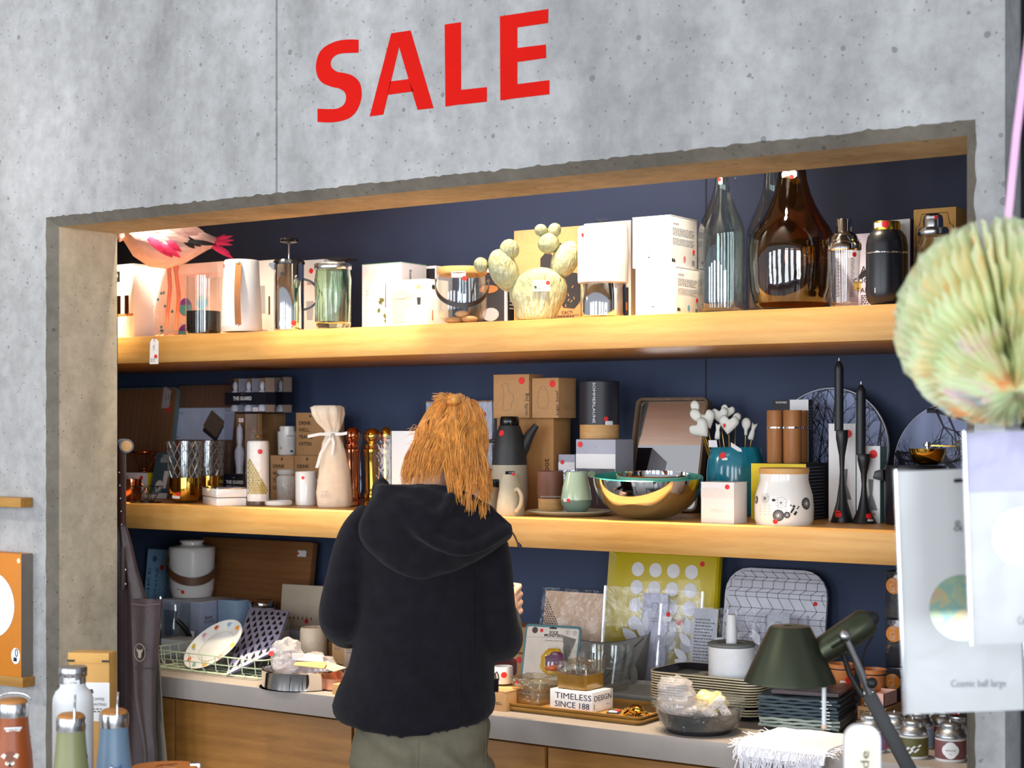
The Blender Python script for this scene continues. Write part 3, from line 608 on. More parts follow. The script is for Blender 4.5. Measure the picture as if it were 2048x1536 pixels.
# ceramic cactus
SAGE = mat('sage_glazed_ceramic', (176, 176, 136), .2, var=.14, vs=120, bump=1.0, bs=75, coat=.4, stretch=(1.5, 1.5, .45))
[n for n in SAGE.node_tree.nodes if n.type == 'BUMP'][0].inputs['Distance'].default_value = .012
cc = Rnd('ceramic_cactus', 'glossy sage green ceramic prickly pear cactus sculpture on the top shelf', 'ornament', 1076, 3.846, Z)
def cz(px, py): return Vector(((px-1076)/cc.s, 0, max(0, HC-(py-HZ)/cc.s-Z)))
def pad(name, px, py, rx, rz, rot, dep, y=0):
    part(name, MB().ellipsoid(cz(px, py)+Vector((0, y, 0)), (rx/cc.s, dep, rz/cc.s), 28, 18, Matrix.Rotation(radians(rot), 3, 'Y')), SAGE, cc.o, 80)
mb = MB(); rings = []
for py, x0, x1 in ((640, 1034, 1112), (634, 1031, 1114), (622, 1030, 1118), (610, 1026, 1124), (598, 1019, 1131), (585, 1018, 1134), (572, 1022, 1135), (560, 1030, 1131), (550, 1040, 1123), (542, 1051, 1112), (537, 1064, 1099), (535.5, 1076, 1088)):
    c_ = cz((x0+x1)/2, py); hw = (x1-x0)/2/cc.s; dp = min(.046, .014+hw*.55); rings.append([c_+Vector((hw*cos(a), dp*sin(a), 0)) for a in [2*pi*j/32 for j in range(32)]])
part('base_pad', mb.loft(rings), SAGE, cc.o, 80)
pad('pad', 1008, 541, 29, 45, -24, .034); pad('pad', 1131, 519, 27, 40, 28, .034); pad('pad', 1097, 487, 22, 21, -15, .027, -.005)
pad('bud', 1019, 499, 20, 21, 0, .024); pad('bud', 962, 530, 14.5, 16, -20, .019); pad('bud', 1082, 461, 13.5, 12.5, 10, .016, -.005); pad('bud', 1109, 461, 13.5, 15, 20, .017, -.004)
f_ = Face(cc.o, cz(1065, 586)+Vector((0, -.052, 0)), (1, 0, 0), (0, .10, 1), .05, .032)
f_.put('price_label', rrect(.048, .032, .002, 2), mat('label_green', (214, 216, 184), .5), .5, 0); f_.dot(.85, .75, .006); f_.put('logo', circ(.005, 14), INK, .15, .35); f_.text('€ 25', .5, .20, .006, INK, name='lettering'); scribble(f_, .45, .72, .02, .008)
b = Box('packaging_box', 'tall kraft box printed CACTI behind the ceramic cactus', 'box', 1028, 1216, None, 447, 4.041, Z, KRAFT, d=.05)
def hexa(px, py, r, k=7, rot=0): b.f.put('print', [(r*cos(2*pi*i/k+rot), r*1.15*sin(2*pi*i/k+rot)) for i in range(k)], DARKCARD, (px-1028)/188, (640-py)/190)
hexa(1096, 516, .026); hexa(1122, 484, .006); hexa(1142, 572, .048, 8, .3); r_ = random.Random(2)
for k in range(16): b.f.put('print', [(-.0011, -.004), (.0011, -.004), (.0011, .004), (-.0011, .004)], KRAFT, (1142+r_.uniform(-24, 24)-1028)/188, (640-572+r_.uniform(-40, 40))/190, r_.uniform(-.8, .8), lift=.0009)
b.f.text('CACTI', .575, .135, .009, INK); b.f.lines(.47, .68, .06, .10, 2, INK); b.f.rect('rule', .45, .105, .70, .108, INK)
# white lamp with chrome foot
l = Rnd('table_lamp', 'white cylinder table lamp on a chrome cylinder foot', 'lamp', 1206, 3.846, Z)
l.lathe('chrome_foot', [(0, 634), (45, 634), (45.5, 632), (45.5, 567), (44, 565), (0, 565)], CHROME); l.lathe('shade', [(47, 567), (50, 566), (50.5, 560), (50.5, 460), (48.5, 454.5), (44, 453), (0, 453)], mat('opal_glass_shade', (240, 240, 236), .35, var=.01, sss=.1), keep=False)
l.prof = l.pr([(50.5, 566), (50.5, 455)]); l.dot(1166, 473, 4)
b = Box('packaging_box', 'plain white box behind the chrome footed lamp and below the bulb boxes', 'box', 1168, 1262, None, 440, 4.106, Z, CARDW, d=.12); b.f.rect('print', .80, .04, .95, .36, DARKCARD); b.f.rect('print', .82, .14, .93, .22, LEATHER, lift=.0008)
g_ = Rnd('glass_tube', 'short clear glass tube sticking up on the box behind the white lamp', 'glass', 1203, 4.132, b.top()); g_.lathe('glass_wall', [(11, 455), (11, 440), (12, 439), (10, 439.5), (10, 455)], CLEAR, 20)
# stacked white lamp boxes
def bulbbox(label, xl, xm, xr, yt, zb, h, m):
    b = Box('packaging_box', label, 'box', xl, xm, xr, yt, 3.820, zb, CARDW, group='white bulb boxes stacked beside the bottles', h=h); b.lid(CARDW)
    b.f.text('artemide', .18, .86, .006, GREYINK); b.f.put('print', circ(.012, 18, ry=.017), mat('faint_print', (216, 226, 222), .5), .44, .42, lift=.0006); b.f.put('print', [(-.0008, -.018), (0, -.018), (.0010, .018), (.0003, .018)], GREYINK, .44, .42, .2, lift=.0011); b.f.put('print', circ(.003, 10, ry=.0015), INK, .44, .20); b.f.rect('print', .62, .12, .76, .15, PALEINK); b.f.lines(.08, .3, .68, .78, 3, PALEINK)
    b.r.text('artemide', .20, .86, .006, GREYINK); b.r.lines(.08, .9, .62, .78, 5, PALEINK); b.r.lines(.08, .9, .44, .58, 5, PALEINK); b.r.put('print', circ(.006, 14, ry=.009), m, .52, .18); b.r.lines(.05, .2, .08, .14, 2, INK, 'barcode', .005); b.r.rect('print', .80, .08, .90, .18, GREYINK); b.r.dot(.86, .36, .006); return b
b1 = bulbbox('white bulb box with blue emblem, lower one of the stacked pair', 1271, 1352, 1400, 533, Z, None, mat('blue_print', (90, 160, 190), .5))
bulbbox('white bulb box with red emblem on top of the stacked pair', 1265, 1341, 1394, 430, b1.top()+.0014, None, mat('dusty_red_print', (180, 110, 110), .5))
# bottles
def bottle(label, px, Y, prof, m, lab=None):
    b = Rnd('glass_bottle', label, 'bottle', px, Y, Z, 'large glass bottles on the top shelf'); b.lathe('glass_body', prof, m, 44); return b
BOTC = thin('bottle_glass', (240, 245, 243), .09, .02, wrinkle=.03, ws=8)
outer = [(0, 624), (42, 624), (46, 618), (47, 600), (47, 470), (45, 455), (39, 438), (29, 415), (20, 392), (14.5, 370), (13, 345), (13, 300), (15.5, 298), (15.5, 288)]
def hollow(o, th): return o+[(max(hw-th, 3), py) for hw, py in reversed(o[2:])]+[(0, o[1][1]-4)]
b = bottle('tall clear glass bottle with a price sticker on its neck, left of the amber demijohn', 1443, 3.898, hollow(outer, 2.0), BOTC); b.label(1441, 364, 8, 14); b.dot(1439, 361, 3.5)
part('clip_handle', MB().tube([(.020, 0, b.zz(352)), (.036, -.002, b.zz(356)), (.036, -.002, b.zz(374)), (.022, 0, b.zz(384))], .003, 8), CLEAR, b.o)
b = bottle('tall clear glass bottle half hidden behind the amber demijohn', 1541, 4.158, hollow([(hw*1.05, py+(0 if py > 460 else 4)) for hw, py in outer], 2.0), BOTC)
AMB = thin('amber_glass', (176, 130, 50), .12, .02, wrinkle=.08, ws=10); b = bottle('big amber brown glass demijohn with a white tag on its neck', 1584, 3.950, [(0, 615), (60, 615), (74, 608), (82, 580), (86, 530), (86.5, 500), (84, 478), (76, 458), (62, 438), (48, 414), (37, 388), (30, 362), (27, 340), (26, 300), (30, 296), (30, 286)], AMB)
b.o['group'] = 'large glass bottles on the top shelf'
b.patch('tag', 1578, 352, [(-.018, -.008), (.012, -.012), (.02, -.006), (.02, .006), (.012, .011), (-.016, .010), (-.021, .002)], WHITE); b.patch('price_sticker', 1583, 358, circ(.0055, 14), RED, .0018)
# cocktail shaker
c_ = Rnd('cocktail_shaker', 'glass cocktail shaker with recipe print and steel dome cap', 'shaker', 1688, 3.833, Z)
c_.lathe('glass_body', [(0, 612), (27, 612), (28, 608), (29, 585), (33, 500), (31.5, 500), (27, 606), (0, 607)], CLEAR)
c_.lathe('collar', [(31, 503), (34.5, 500), (34.5, 490), (33, 486), (30, 484)], CHROME, keep=False); c_.lathe('dome', [(30, 485), (27, 474), (20, 466), (15, 464), (14.5, 462), (15.5, 441), (14, 438), (0, 437)], CHROME, keep=False)
mb = MB(); rr_ = 32.0/c_.s
for k in range(30):
    a0 = radians(10+rr_*0); z = c_.zz(520+2.6*k); r = c_.rad(z)+.0008
    for a0, a1 in ((.42, .62+.12*((k*7) % 5)/5), (-.55, -.35+.1*((k*3) % 5)/5)):
        mb.add([(r*sin(a), -r*cos(a), z+dz) for dz in (0, .0012) for a in (a0, a1)], [(0, 1, 3, 2)])
part('recipe_print', mb, INK, c_.o, 0); c_.dot(1708, 512, 5)
b = Box('packaging_box', 'pale lilac recipe box printed MIX between shaker and black bottle', 'box', 1670, 1742, None, 466, 4.067, Z, mat('lilac_card', (206, 202, 226), .55), d=.09)
b.f.text('MIX', .55, .90, .012, LEAFP); b.f.text('A', .8, .55, .018, INK); b.f.text('COCK', .78, .42, .013, INK); b.f.text('TAIL', .78, .30, .013, INK); b.f.put('print', [(-.01, -.012), (.01, -.012), (.01, .012), (-.01, .012)], mat('mustard_print', (200, 160, 60), .5), .62, .36); b.f.lines(.72, .95, .02, .24, 9, INK); b.f.put('print', circ(.018, 16, ry=.007), INK, .8, .50, .6, lift=.0004)
b = Box('packaging_box', 'white box with navy side behind the black bottles', 'box', 1752, 1820, 1829, 437, 4.041, Z, CARDW, phi=-.1); b.r.rect('print', 0, 0, 1, 1, NAVYINK); b.f.put('print', [(-.012, .0), (.012, 0), (.008, -.025), (-.008, -.025)], mat('lime_print', (170, 180, 60), .5), .75, .42); b.f.put('print', [(-.010, .0), (.010, 0), (.010, -.035), (-.010, -.035)], mat('lime_print', (1, 1, 1)), .75, .26, lift=.0003); b.f.put('print', circ(.014, 16, ry=.035), mat('cyan_print', (30, 150, 180), .5), .90, .16, -.5); b.f.lines(.1, .5, .80, .9, 3, PALEINK)
SATB = mat('satin_black_metal', (22, 24, 32), .34, var=.05); MGOLD = mat('matt_brass', (196, 160, 60), .3, 1.0)
def flask(label, px, Y):
    b = Rnd('vacuum_flask', label, 'bottle', px, Y, Z, 'black vacuum bottles with brass caps'); b.lathe('body', [(0, 609), (27, 609), (33, 603), (36.5, 588), (37, 575), (36.5, 490), (33.5, 474), (26, 463), (22, 461), (0, 461)], SATB, 40)
    b.lathe('band', [(36.9, 508.5), (37.3, 508), (37.3, 506), (36.9, 505.5)], CHROME, 40, keep=False); b.lathe('cap', [(22, 462), (22.5, 460), (22.5, 446), (21, 443.5), (0, 443)], MGOLD, 32, keep=False); return b
b = flask('black vacuum bottle with brass cap and price sticker, in front of its twin', 1769, 3.833); b.prof = b.pr([(37, 609), (37, 490), (22.6, 461), (22.6, 443)]); b.label(1756, 452, 18, 11); b.dot(1771, 451, 7.5); b.prof = b.pr([(37, 609), (37, 480)]); b.patch('logo', 1751, 583, [(-.0008, -.006), (.0008, -.006), (.0008, .006), (-.0008, .006)], WHITE)
flask('black vacuum bottle standing behind the one with the price sticker', 1778, 3.989)
b = Box('packaging_box', 'tall kraft box with a black ornate line frame behind the mason jar shaker', 'box', 1827, 1912, 1937, 413, 4.054, Z, mat('golden_kraft', (206, 156, 84), .7))
w, h = b.w, b.h; q = []
for (x, z) in ((.06, .05), (.94, .05), (.94, .82), (.86, .84), (.80, .95), (.20, .95), (.14, .84), (.06, .82)): q.append((x*w, z*h, 0))
o = part('line_frame', MB().tube(q, .0009, 5, closed=True), INK, b.o, 0); o.matrix_local = b.f.mtx(0, 0, 0, .0005)
c_ = Rnd('cocktail_shaker', 'mason jar cocktail shaker with a steel cap, beside the iridescent ball', 'shaker', 1866, 3.846, Z)
c_.lathe('glass_body', [(0, 610), (34, 610), (38, 602), (38, 500), (36, 490), (29, 480), (28, 470), (26.5, 470), (27, 480), (34, 492), (36, 502), (36, 600), (0, 604)], CLEAR); c_.lathe('ring_lid', [(29, 472), (30.5, 470), (30.5, 460), (28, 456), (20, 455)], STEEL, keep=False); c_.lathe('cap', [(20, 456), (20, 440), (18, 432), (12, 428), (0, 427.5)], STEEL, keep=False)
c_.prof = c_.pr([(20, 456), (20, 438)]); c_.label(1862, 437, 18, 5); c_.dot(1872, 437, 4)
# ================================================================== middle shelf
Z = ZS2
def YR(px, py, hw, z):
    y0 = YB(px, py, z); return y0+hw/ss(px, y0)*.92
class Panel:
    """a flat thing leaning back by `lean`; its Empty stands at the middle of its bottom edge"""
    def __init__(s, name, label, cat, xl, xr, yt, Yb, zb, lean, th, m, r=.01, h=None, group=None, body='board', rz=0.0, poly=None, bev=.001):
        pc = (xl+xr)/2
        for k in range(3):
            Yt = Yb+(s.h*sin(lean) if k else .05); zt = HC-(yt-HZ)/ss(pc, Yt)
            s.h = h if h else (zt-zb)/cos(lean)
        Ym = Yb+s.h*sin(lean)/2; s.w = XX(xr, Ym)-XX(xl, Ym)
        s.o = thing(name, label, cat, ((XX(xr, Ym)+XX(xl, Ym))/2, Yb, zb), rz, group, -lean)
        s.f = Face(s.o, (-s.w/2, -th/2, 0), (1, 0, 0), (0, 0, 1), s.w, s.h)
        s.th = th
        if body: s.body = part(body, MB().prism(poly or rrect(s.w, s.h, r), -th/2, th/2), m, s.o, 40, bev)
WALNUT = wood('walnut_board', (150, 108, 78), (112, 76, 52), 2, 7, .5); WALNUT2 = wood('brown_ash_board', (138, 104, 84), (104, 74, 60), 2, 8, .5)
GRY = mat('grey_green_edge', (96, 108, 110), .5)
p = Panel('cutting_board', 'wooden cutting board with a grey rim and label, leftmost on the middle shelf', 'board', 226, 348, 776, 4.333, Z, radians(9), .016, GRY, .02, body='rim')
part('wood_face', MB().prism(rrect(p.w-.012, p.h-.012, .018, z0=.006), -.012, -.007), WALNUT, p.o, 40)
fd = Face(p.o, (-p.w/2, -.0125, 0), (1, 0, 0), (0, 0, 1), p.w, p.h)
fd.put('price_label', [(0, 0), (.04, 0), (.04, .065), (.012, .08), (0, .08)], mat('film_label', (176, 164, 164), .3), .78, .80); fd.dot(.90, .785, .0095, lift=.002)
for k, tx in enumerate(('Design', 'Bord', '44,90')): fd.text(tx, .93-.05*k, .90, .006, INK, rot=-pi/2, lift=.0012)
p = Panel('cutting_board', 'brown cutting board with a white evasolo card across it', 'board', 346, 470, 771, 4.367, Z, radians(8), .016, WALNUT2, .022)
q = Face(p.o, (-p.w/2, -.009, 0), (1, 0, 0), (0, 0, 1), p.w, p.h)
q.rect('card_sleeve', -.01, .50, .99, .79, mat('bluish_white_card', (196, 206, 232), .5), lift=.001, th=.001); q.text('eva solo', .10, .745, .009, GREYINK, lift=.0025); q.rect('rule', .03, .52, .13, .525, INK, lift=.0025)
q.put('printed_board', rrect(.085, .07, .006, 3), DARKCARD, .62, .53, -.5, lift=.0022); q.put('printed_board', rrect(.085, .07, .006, 3), mat('brown_print', (112, 92, 78), .5), .62, .57, -.55, lift=.003); q.dot(.11, .445, .010)
# boxed guard figurines
FIGW = mat('white_figurine', (214, 214, 222), .35); BAND = mat('near_black_band', (22, 24, 38), .45)
def guard(label, xl, xm, xr, yt, Y, zb, cols, h, rows, by0, by1, d=None, price=True):
    b = Box('figurine_box', label, 'box', xl, xm, xr, yt, Y, zb, PET, group='clear boxes of THE GUARD figurines', h=h, d=d, make=False)
    w, dd, hh = b.w, b.d, b.h
    part('clear_cover', MB().box(-w/2, w/2, -dd/2, dd/2-.002, .001, hh), PET, b.o, bevel=.001); part('back_card', MB().box(-w/2+.001, w/2-.001, dd/2-.006, dd/2-.002, .001, hh-.001), KRAFT2, b.o)
    part('side_card', MB().box(w/2-.002, w/2-.0005, -dd/2+.002, dd/2-.006, .001, hh-.001), mat('sand_card', (196, 170, 146), .6), b.o)
    for i in range(cols):
        for k in range(rows):
            cx = -w/2+w*(i+.5)/cols; z0 = .004+k*hh/rows; hf = hh/rows*.88; rr = min(w/cols, dd)*.34
            part('figurine', MB().lathe([(0, z0), (rr, z0), (rr, z0+hf*.12), (rr*.7, z0+hf*.18), (rr*.6, z0+hf*.4), (rr*.85, z0+hf*.55), (rr*.8, z0+hf*.64), (rr*.35, z0+hf*.70), (rr*.55, z0+hf*.80), (rr*.5, z0+hf*.92), (0, z0+hf)], 16, cx, -dd*.12), FIGW, b.o, 60)
        if i: part('divider', MB().box(-w/2+w*i/cols-.0015, -w/2+w*i/cols+.0015, -dd/2+.003, dd/2-.007, .002, hh-.002), CARDG, b.o)
    part('band', MB().box(-w/2-.0008, w/2+.0008, -dd/2-.0008, dd/2, hh*by0, hh*by1), BAND, b.o)
    f = Face(b.o, (-w/2, -dd/2-.0009, 0), (1, 0, 0), (0, 0, 1), w, hh); f.text('THE GUARD', .44 if cols > 1 else .5, (by0+by1)/2, .0125 if cols > 1 else .0115, WHITE, bold=.0004, width=w*.46 if cols > 1 else w*.82); f.rect('rule', .40, by0+.03, .52, by0+.04, GREYINK, lift=.0008); f.rect('rule', .40, by1-.05, .52, by1-.04, GREYINK, lift=.0008)
    if price: f.put('price_label', rrect(.022, .013, .001, 2), WHITE, .76 if cols > 1 else .8, .03 if cols > 1 else .90); f.text('9,90', .76 if cols > 1 else .8, .075 if cols > 1 else .92, .006, RED, lift=.0014)
    return b
g1 = guard('upright single clear box with THE GUARD on its dark band, below the wide one', 449, 491, 516, 827, 4.175, Z, 1, None, 1, .10, .30)
part('kraft_back', MB().box(-g1.w/2, g1.w/2, g1.d/2-.001, g1.d/2+.020, 0, g1.h), KRAFT2, g1.o, bevel=.001)
g2 = Box('packaging_box', 'tall plain kraft box behind the upright guard box', 'box', 508, 547, None, 827, 4.403, Z, KRAFT2, d=.06, phi=-.1)
guard('wide clear box of white figurines with THE GUARD band, top of its stack', 450, 531, 545, 752, 4.184, max(g1.top(), g2.top())+.002, 3, .118, 1, .22, .58, d=.05)
guard('second wide figurine box behind the top THE GUARD box', 497, 566, None, 751, 4.333, max(g1.top(), g2.top())+.002, 3, .125, 1, .22, .58, d=.05, price=False)
# dripper on a yellow box, mug, wire basket, coffee book
YEL = mat('bright_yellow_card', (236, 208, 22), .5); b = Box('packaging_box', 'white and yellow coffee dripper box at the left end of the middle shelf', 'box', 236, 295, 315, 946, 4.105, Z, CARDW)
b.r.rect('print', 0, 0, 1, 1, YEL); b.f.dot(.80, .80, .008); b.f.text('Drip', .25, .85, .012, GREYINK); b.f.put('print', rrect(.05, .03, .003), LEATHER, .35, .1)
c_ = Rnd('coffee_dripper', 'copper wire cone coffee dripper standing on the yellow and white box', 'dripper', 288, 4.193, b.top())
zt = c_.zz(904); r1 = 30/c_.s; r0 = 7/c_.s
for z, r in ((zt, r1), (.002, r0), (.012, r0*1.2)): part('ring', MB().tube([(r*cos(a), r*sin(a), z) for a in [2*pi*k/32 for k in range(32)]], .0022 if z == zt else .0015, 6, True), COPPER, c_.o, 60)
for k in range(6):
    a = 2*pi*k/6+.3; part('wire', MB().tube([(r1*cos(a), r1*sin(a), zt), (r0*cos(a), r0*sin(a), .002)], .0012, 6), COPPER, c_.o, 60)
part('rim_plate', MB().lathe([(r1*.99, zt+.001), (r1*1.02, zt+.003), (r1*.8, zt+.003), (r1*.55, zt-.006), (r1*.53, zt-.008), (r1*.78, zt)], 32), COPPER, c_.o)
m_ = Rnd('mug', 'small copper mug behind the wire basket on the middle shelf', 'mug', 262, 3.904, Z); m_.lathe('body', [(0, 1000), (19, 1000), (21, 996), (21, 958), (19.5, 958), (19, 994), (0, 996)], COPPER)
part('handle', MB().tube([(.034+.018*sin(pi*k/8), -.005, .018+.04*k/8) for k in range(9)], .003, 7), COPPER, m_.o, 60)
w_ = Rnd('wire_basket', 'black geometric wire tealight basket in front of the copper mug', 'basket', 292, 3.825, Z)
BW = mat('black_wire', (26, 22, 18), .35, .6)
zt, zm = .054, .030; lv = ((zt, 33/w_.s, 0), (zm, 25/w_.s, pi/8), (.006, 15/w_.s, 0))
def ringpt(l, k): z, r, o_ = l; a = 2*pi*k/8+o_; return (r*cos(a), r*sin(a)*.85, z)
for l in lv[:2]: part('rim_wire', MB().tube([ringpt(l, k) for k in range(8)], .0011, 5, True), BW, w_.o, 50)
for k in range(8):
    part('wire', MB().tube([ringpt(lv[0], k), ringpt(lv[1], k), ringpt(lv[2], k)], .0010, 5), BW, w_.o, 50); part('wire', MB().tube([ringpt(lv[0], k+1), ringpt(lv[1], k)], .0010, 5), BW, w_.o, 50)
part('base_wire', MB().tube([(31/w_.s*cos(a), 31/w_.s*sin(a)*.85, .0012) for a in [2*pi*k/28 for k in range(28)]], .0012, 5, True), BW, w_.o, 50); part('cup', MB().lathe([(0, .004), (15/w_.s, .004), (15/w_.s, .008), (0, .008)], 24), BW, w_.o)
tb = mat('slate_blue_card', (66, 92, 104), .5); p = Panel('book', 'slate blue coffee book leaning behind the herringbone glass', 'book', 308, 344, 906, 4.070, Z, radians(14), .012, tb, .001, rz=0); p.f.text('COFFEE', .62, .92, .009, WHITE); p.f.lines(.3, .95, .78, .88, 4, WHITE); p.f.put('print', circ(.018, 18, ry=.022), CARDW, .45, .26); p.f.rect('print', .62, .22, .85, .60, CARDW); p.f.rect('print', 0, .0, 1, .12, CARDW)
# herringbone glasses with gold feet
def tumbler(label, px, Y):
    t = Rnd('glass_tumbler', label, 'glass', px, Y, Z, 'herringbone tumblers with gold feet')
    t.lathe('glass_wall', [(31, 956), (33.5, 920), (34, 883), (32.5, 882), (32, 920), (30, 956)], CLEAR, 40)
    t.lathe('gold_foot', [(0, 1004), (19, 1003), (27, 1000), (31, 990), (32, 975), (32, 955), (0, 954)], GOLD, 40, keep=False)
    mb = MB(); pr = t.pr([(34, 883), (31, 956)]); H = abs(pr[0][1]-pr[1][1])
    for k in range(14):
        for s_ in (-1, 1):
            for q in range(5):
                z = pr[1][1]+H*(q+.1)/5; a0 = 2*pi*(k+.5*(q % 2))/14; pts = []
                for i in range(3):
                    a = a0+s_*.22*i/2; zz = z+H/5*.9*i/2; r = pr[1][0]+(pr[0][0]-pr[1][0])*(zz-pr[1][1])/H+.0006; pts.append((r*sin(a), -r*cos(a), zz))
                mb.tube(pts, .0012, 4, caps=False)
    o = part('cut_pattern', mb, thin('cut_glass', (235, 242, 250), .40, .12, haze=.12), t.o, 60); o['kind'] = 'stuff'; return t
t = tumbler('herringbone glass tumbler with a gold foot and price sticker', 369, 3.904); t.prof = t.pr([(29, 1000), (32, 985), (32, 955)]); t.dot(357, 987, 4.5); t.label(352, 993, 18, 6)
t2 = dup(t.o, (XX(415, 4.105), 4.105, Z), 0.9, 'second herringbone tumbler half hidden behind the white butter dish'); 
for ch in list(t2.children):
    if 'price' in ch.name: bpy.data.objects.remove(ch)
# square white dish
b = Box('butter_dish', 'square white ceramic dish with a mirror lid, front of the middle shelf', 'dish', 405, 433, 493, 956, 3.781, Z, CERAM, phi=-.55, bev=.004, h=.026, body='base')
w, dd = b.w, b.d; part('upper_tray', MB().box(-w/2-.0015, w/2+.0015, -dd/2-.0015, dd/2+.0015, .0275, .054), CERAM, b.o, bevel=.004); part('mirror_lid', MB().box(-w/2+.002, w/2-.002, -dd/2+.002, dd/2-.002, .0542, .0585), CHROME, b.o, bevel=.001)
# cellophaned candle
CANDLE = mat('cream_wax', (238, 232, 222), .5, var=.02, sss=.2); GLD = mat('olive_gold_print', (176, 150, 52), .45)
c_ = Rnd('pillar_candle', 'white pillar candle with gold honeycomb print wrapped in cellophane', 'candle', 516, 3.895, Z)
c_.lathe('wax_body', [(0, 1002), (21, 1002), (22, 999), (22, 886), (20, 882), (0, 881)], CANDLE)
for r in range(14):
    for k in range(7):
        x = -19+5.6*k+(2.8 if r % 2 else 0); y = 985-5.0*r
        if x < 20-r*2.6: c_.patch('honeycomb_cell', 516+x*.98, y, circ(.0050, 6), GLD, .0008)
c_.dot(520, 903, 5)
part('cellophane', MB().lathe([(24.5/c_.s, .001), (25/c_.s, .10), (24/c_.s, c_.zz(884)), (9/c_.s, c_.zz(875)), (5/c_.s, c_.zz(872)), (14/c_.s, c_.zz(864)), (19/c_.s, c_.zz(858))], 14, flute=lambda a, z: 1+.10*sin(5*a)*(1 if z > .12 else .25)), FILM, c_.o, 30)
part('tie', MB().tube([(5.5/c_.s*cos(a), 5.5/c_.s*sin(a), c_.zz(872)) for a in [2*pi*k/14 for k in range(14)]], .0018, 6, True), GOLD, c_.o)
# DRINK WELL boxes and small jars
def drink(label, xl, xm, xr, yt, Y, zb, lines, h, d=None):
    b = Box('packaging_box', label, 'box', xl, xm, xr, yt, Y, zb, KRAFT, group='kraft boxes printed drink well travel often', h=h, d=d); b.lid(KRAFT)
    for k, tx in enumerate(lines): b.f.text(tx, .10, .76-.165*k, .0125, DARKCARD, align='LEFT', bold=.0002)
    b.f.put('logo', [(-.005, -.004), (.005, -.004), (.0, .007)], DARKCARD, .5, .93); return b
L4 = ('DRINK', 'WELL,', 'TRAVEL', 'OFTEN')
d1 = drink('lower left kraft box printed DRINK WELL under the white jar', 541, 587, None, 912, 4.250, Z, L4, None, .12); d2 = drink('lower right kraft box printed DRINK WELL behind the white mug', 589, 640, None, 912, 4.250, Z, L4, None, .12)
drink('upper kraft box printed DRINK WELL TRAVEL OFTEN left of the wine bag', 592, 650, None, 826, 4.255, max(d1.top(), d2.top())+.002, L4, None, .10)
j = Rnd('candle_jar', 'white printed candle jar standing on the left kraft drink box', 'jar', 575, 4.315, d1.top()+.002); j.lathe('body', [(0, 912), (18, 912), (19, 908), (20, 863), (0, 863)], CERAM); j.lathe('lid', [(0, 863.5), (16, 863), (16, 853), (14, 852), (0, 852)], CERAM, keep=False); j.text('HYGGE', 580, 872, 3, GREYINK, width=15); 
for k in range(4): j.text('scented', 581, 879+4*k, 2, PALEINK, width=14)
j.patch('print', 583, 904, rrect(.010, .006, .001, 2), INK); j.patch('print', 562, 896, circ(.006, 8), mat('faded_gold', (190, 170, 130), .5))
j = Rnd('storage_jar', 'small white ceramic jar with a gold string beside the white mug', 'jar', 573, YR(573, 1001, 20, Z), Z); j.lathe('body', [(0, 1001), (18, 1001), (20, 997), (20.5, 955), (17, 950), (15, 948), (0, 948)], CERAM); j.lathe('lid', [(0, 949), (17, 949), (19, 946), (19, 940), (16, 938), (0, 938)], CERAM, keep=False); part('string', MB().tube([(17/j.s*cos(a), 17/j.s*sin(a), j.zz(950)) for a in [2*pi*k/20 for k in range(20)]], .0012, 5, True), GOLD, j.o)
part('string_end', MB().tube([(-.025, -.015, j.zz(950)), (-.035, -.02, j.zz(953)), (-.045, -.02, j.zz(958))], .0011, 5), GOLD, j.o)
for k in range(6): j.patch('print', 560+4.5*k, 962+((k*13) % 30), circ(.0018, 6), GLD)
d_ = Rnd('coaster_dish', 'small white shallow dish at the shelf edge below the string jar', 'dish', 557, YR(557, 1013, 26, Z), Z); d_.lathe('body', [(0, 1013), (24, 1013), (27, 1009), (27.5, 1002), (25.5, 1001), (24, 1006), (0, 1007)], CERAM)
m_ = Rnd('mug', 'white mug with a red price sticker left of the wine bag', 'mug', 612, YR(612, 1012, 21, Z), Z); m_.lathe('body', [(0, 1012), (19, 1012), (21, 1009), (21.5, 946), (20.5, 943), (19.5, 946), (19, 1006), (0, 1008)], CERAM); m_.dot(606, 955, 3.2)
part('handle', MB().tube([(.031+.024*sin(pi*k/10), -.002, .028+.055*k/10) for k in range(11)], .0045, 9), CERAM, m_.o, 60)
# wine bag
LINEN = mat('cream_linen', (228, 212, 190), .9, var=.05, vs=60, bump=.3, bs=260); BAGY = YR(662, 1017, 36, Z)
w_ = Rnd('wine_bag', 'tall cream linen wine bag tied with a white ribbon', 'bag', 664, BAGY, Z)
rings = []
for py, xl, xr, amp in ((1017, 638, 700, .02), (1010, 635, 705, .03), (985, 634, 704, .03), (940, 638, 700, .02), (905, 641, 692, .03), (885, 644, 686, .05), (872, 651, 680, .10), (866, 653, 676, .13), (858, 649, 681, .12), (845, 636, 684, .10), (828, 625, 687, .08), (815, 622, 686, .06), (811, 630, 680, .06), (820, 634, 676, .05), (835, 645, 672, .03)):
    cx = ((xl+xr)/2-664)/w_.s; hw = (xr-xl)/2/w_.s; z = w_.zz(py); k = []
    for j in range(48):
        a = 2*pi*j/48; f = 1+amp*sin(6*a+z*25)+amp*.6*sin(11*a-z*40); k.append((cx+hw*f*cos(a), hw*.72*f*sin(a), z))
    rings.append(k)
part('cloth', MB().loft(rings), LINEN, w_.o, 80)
tz = w_.zz(866); RB = mat('white_ribbon', (240, 238, 234), .6); part('ribbon', MB().tube([((664.5-664)/w_.s+.021*cos(a), .018*sin(a), tz) for a in [2*pi*k/20 for k in range(20)]], .0035, 6, True), RB, w_.o)
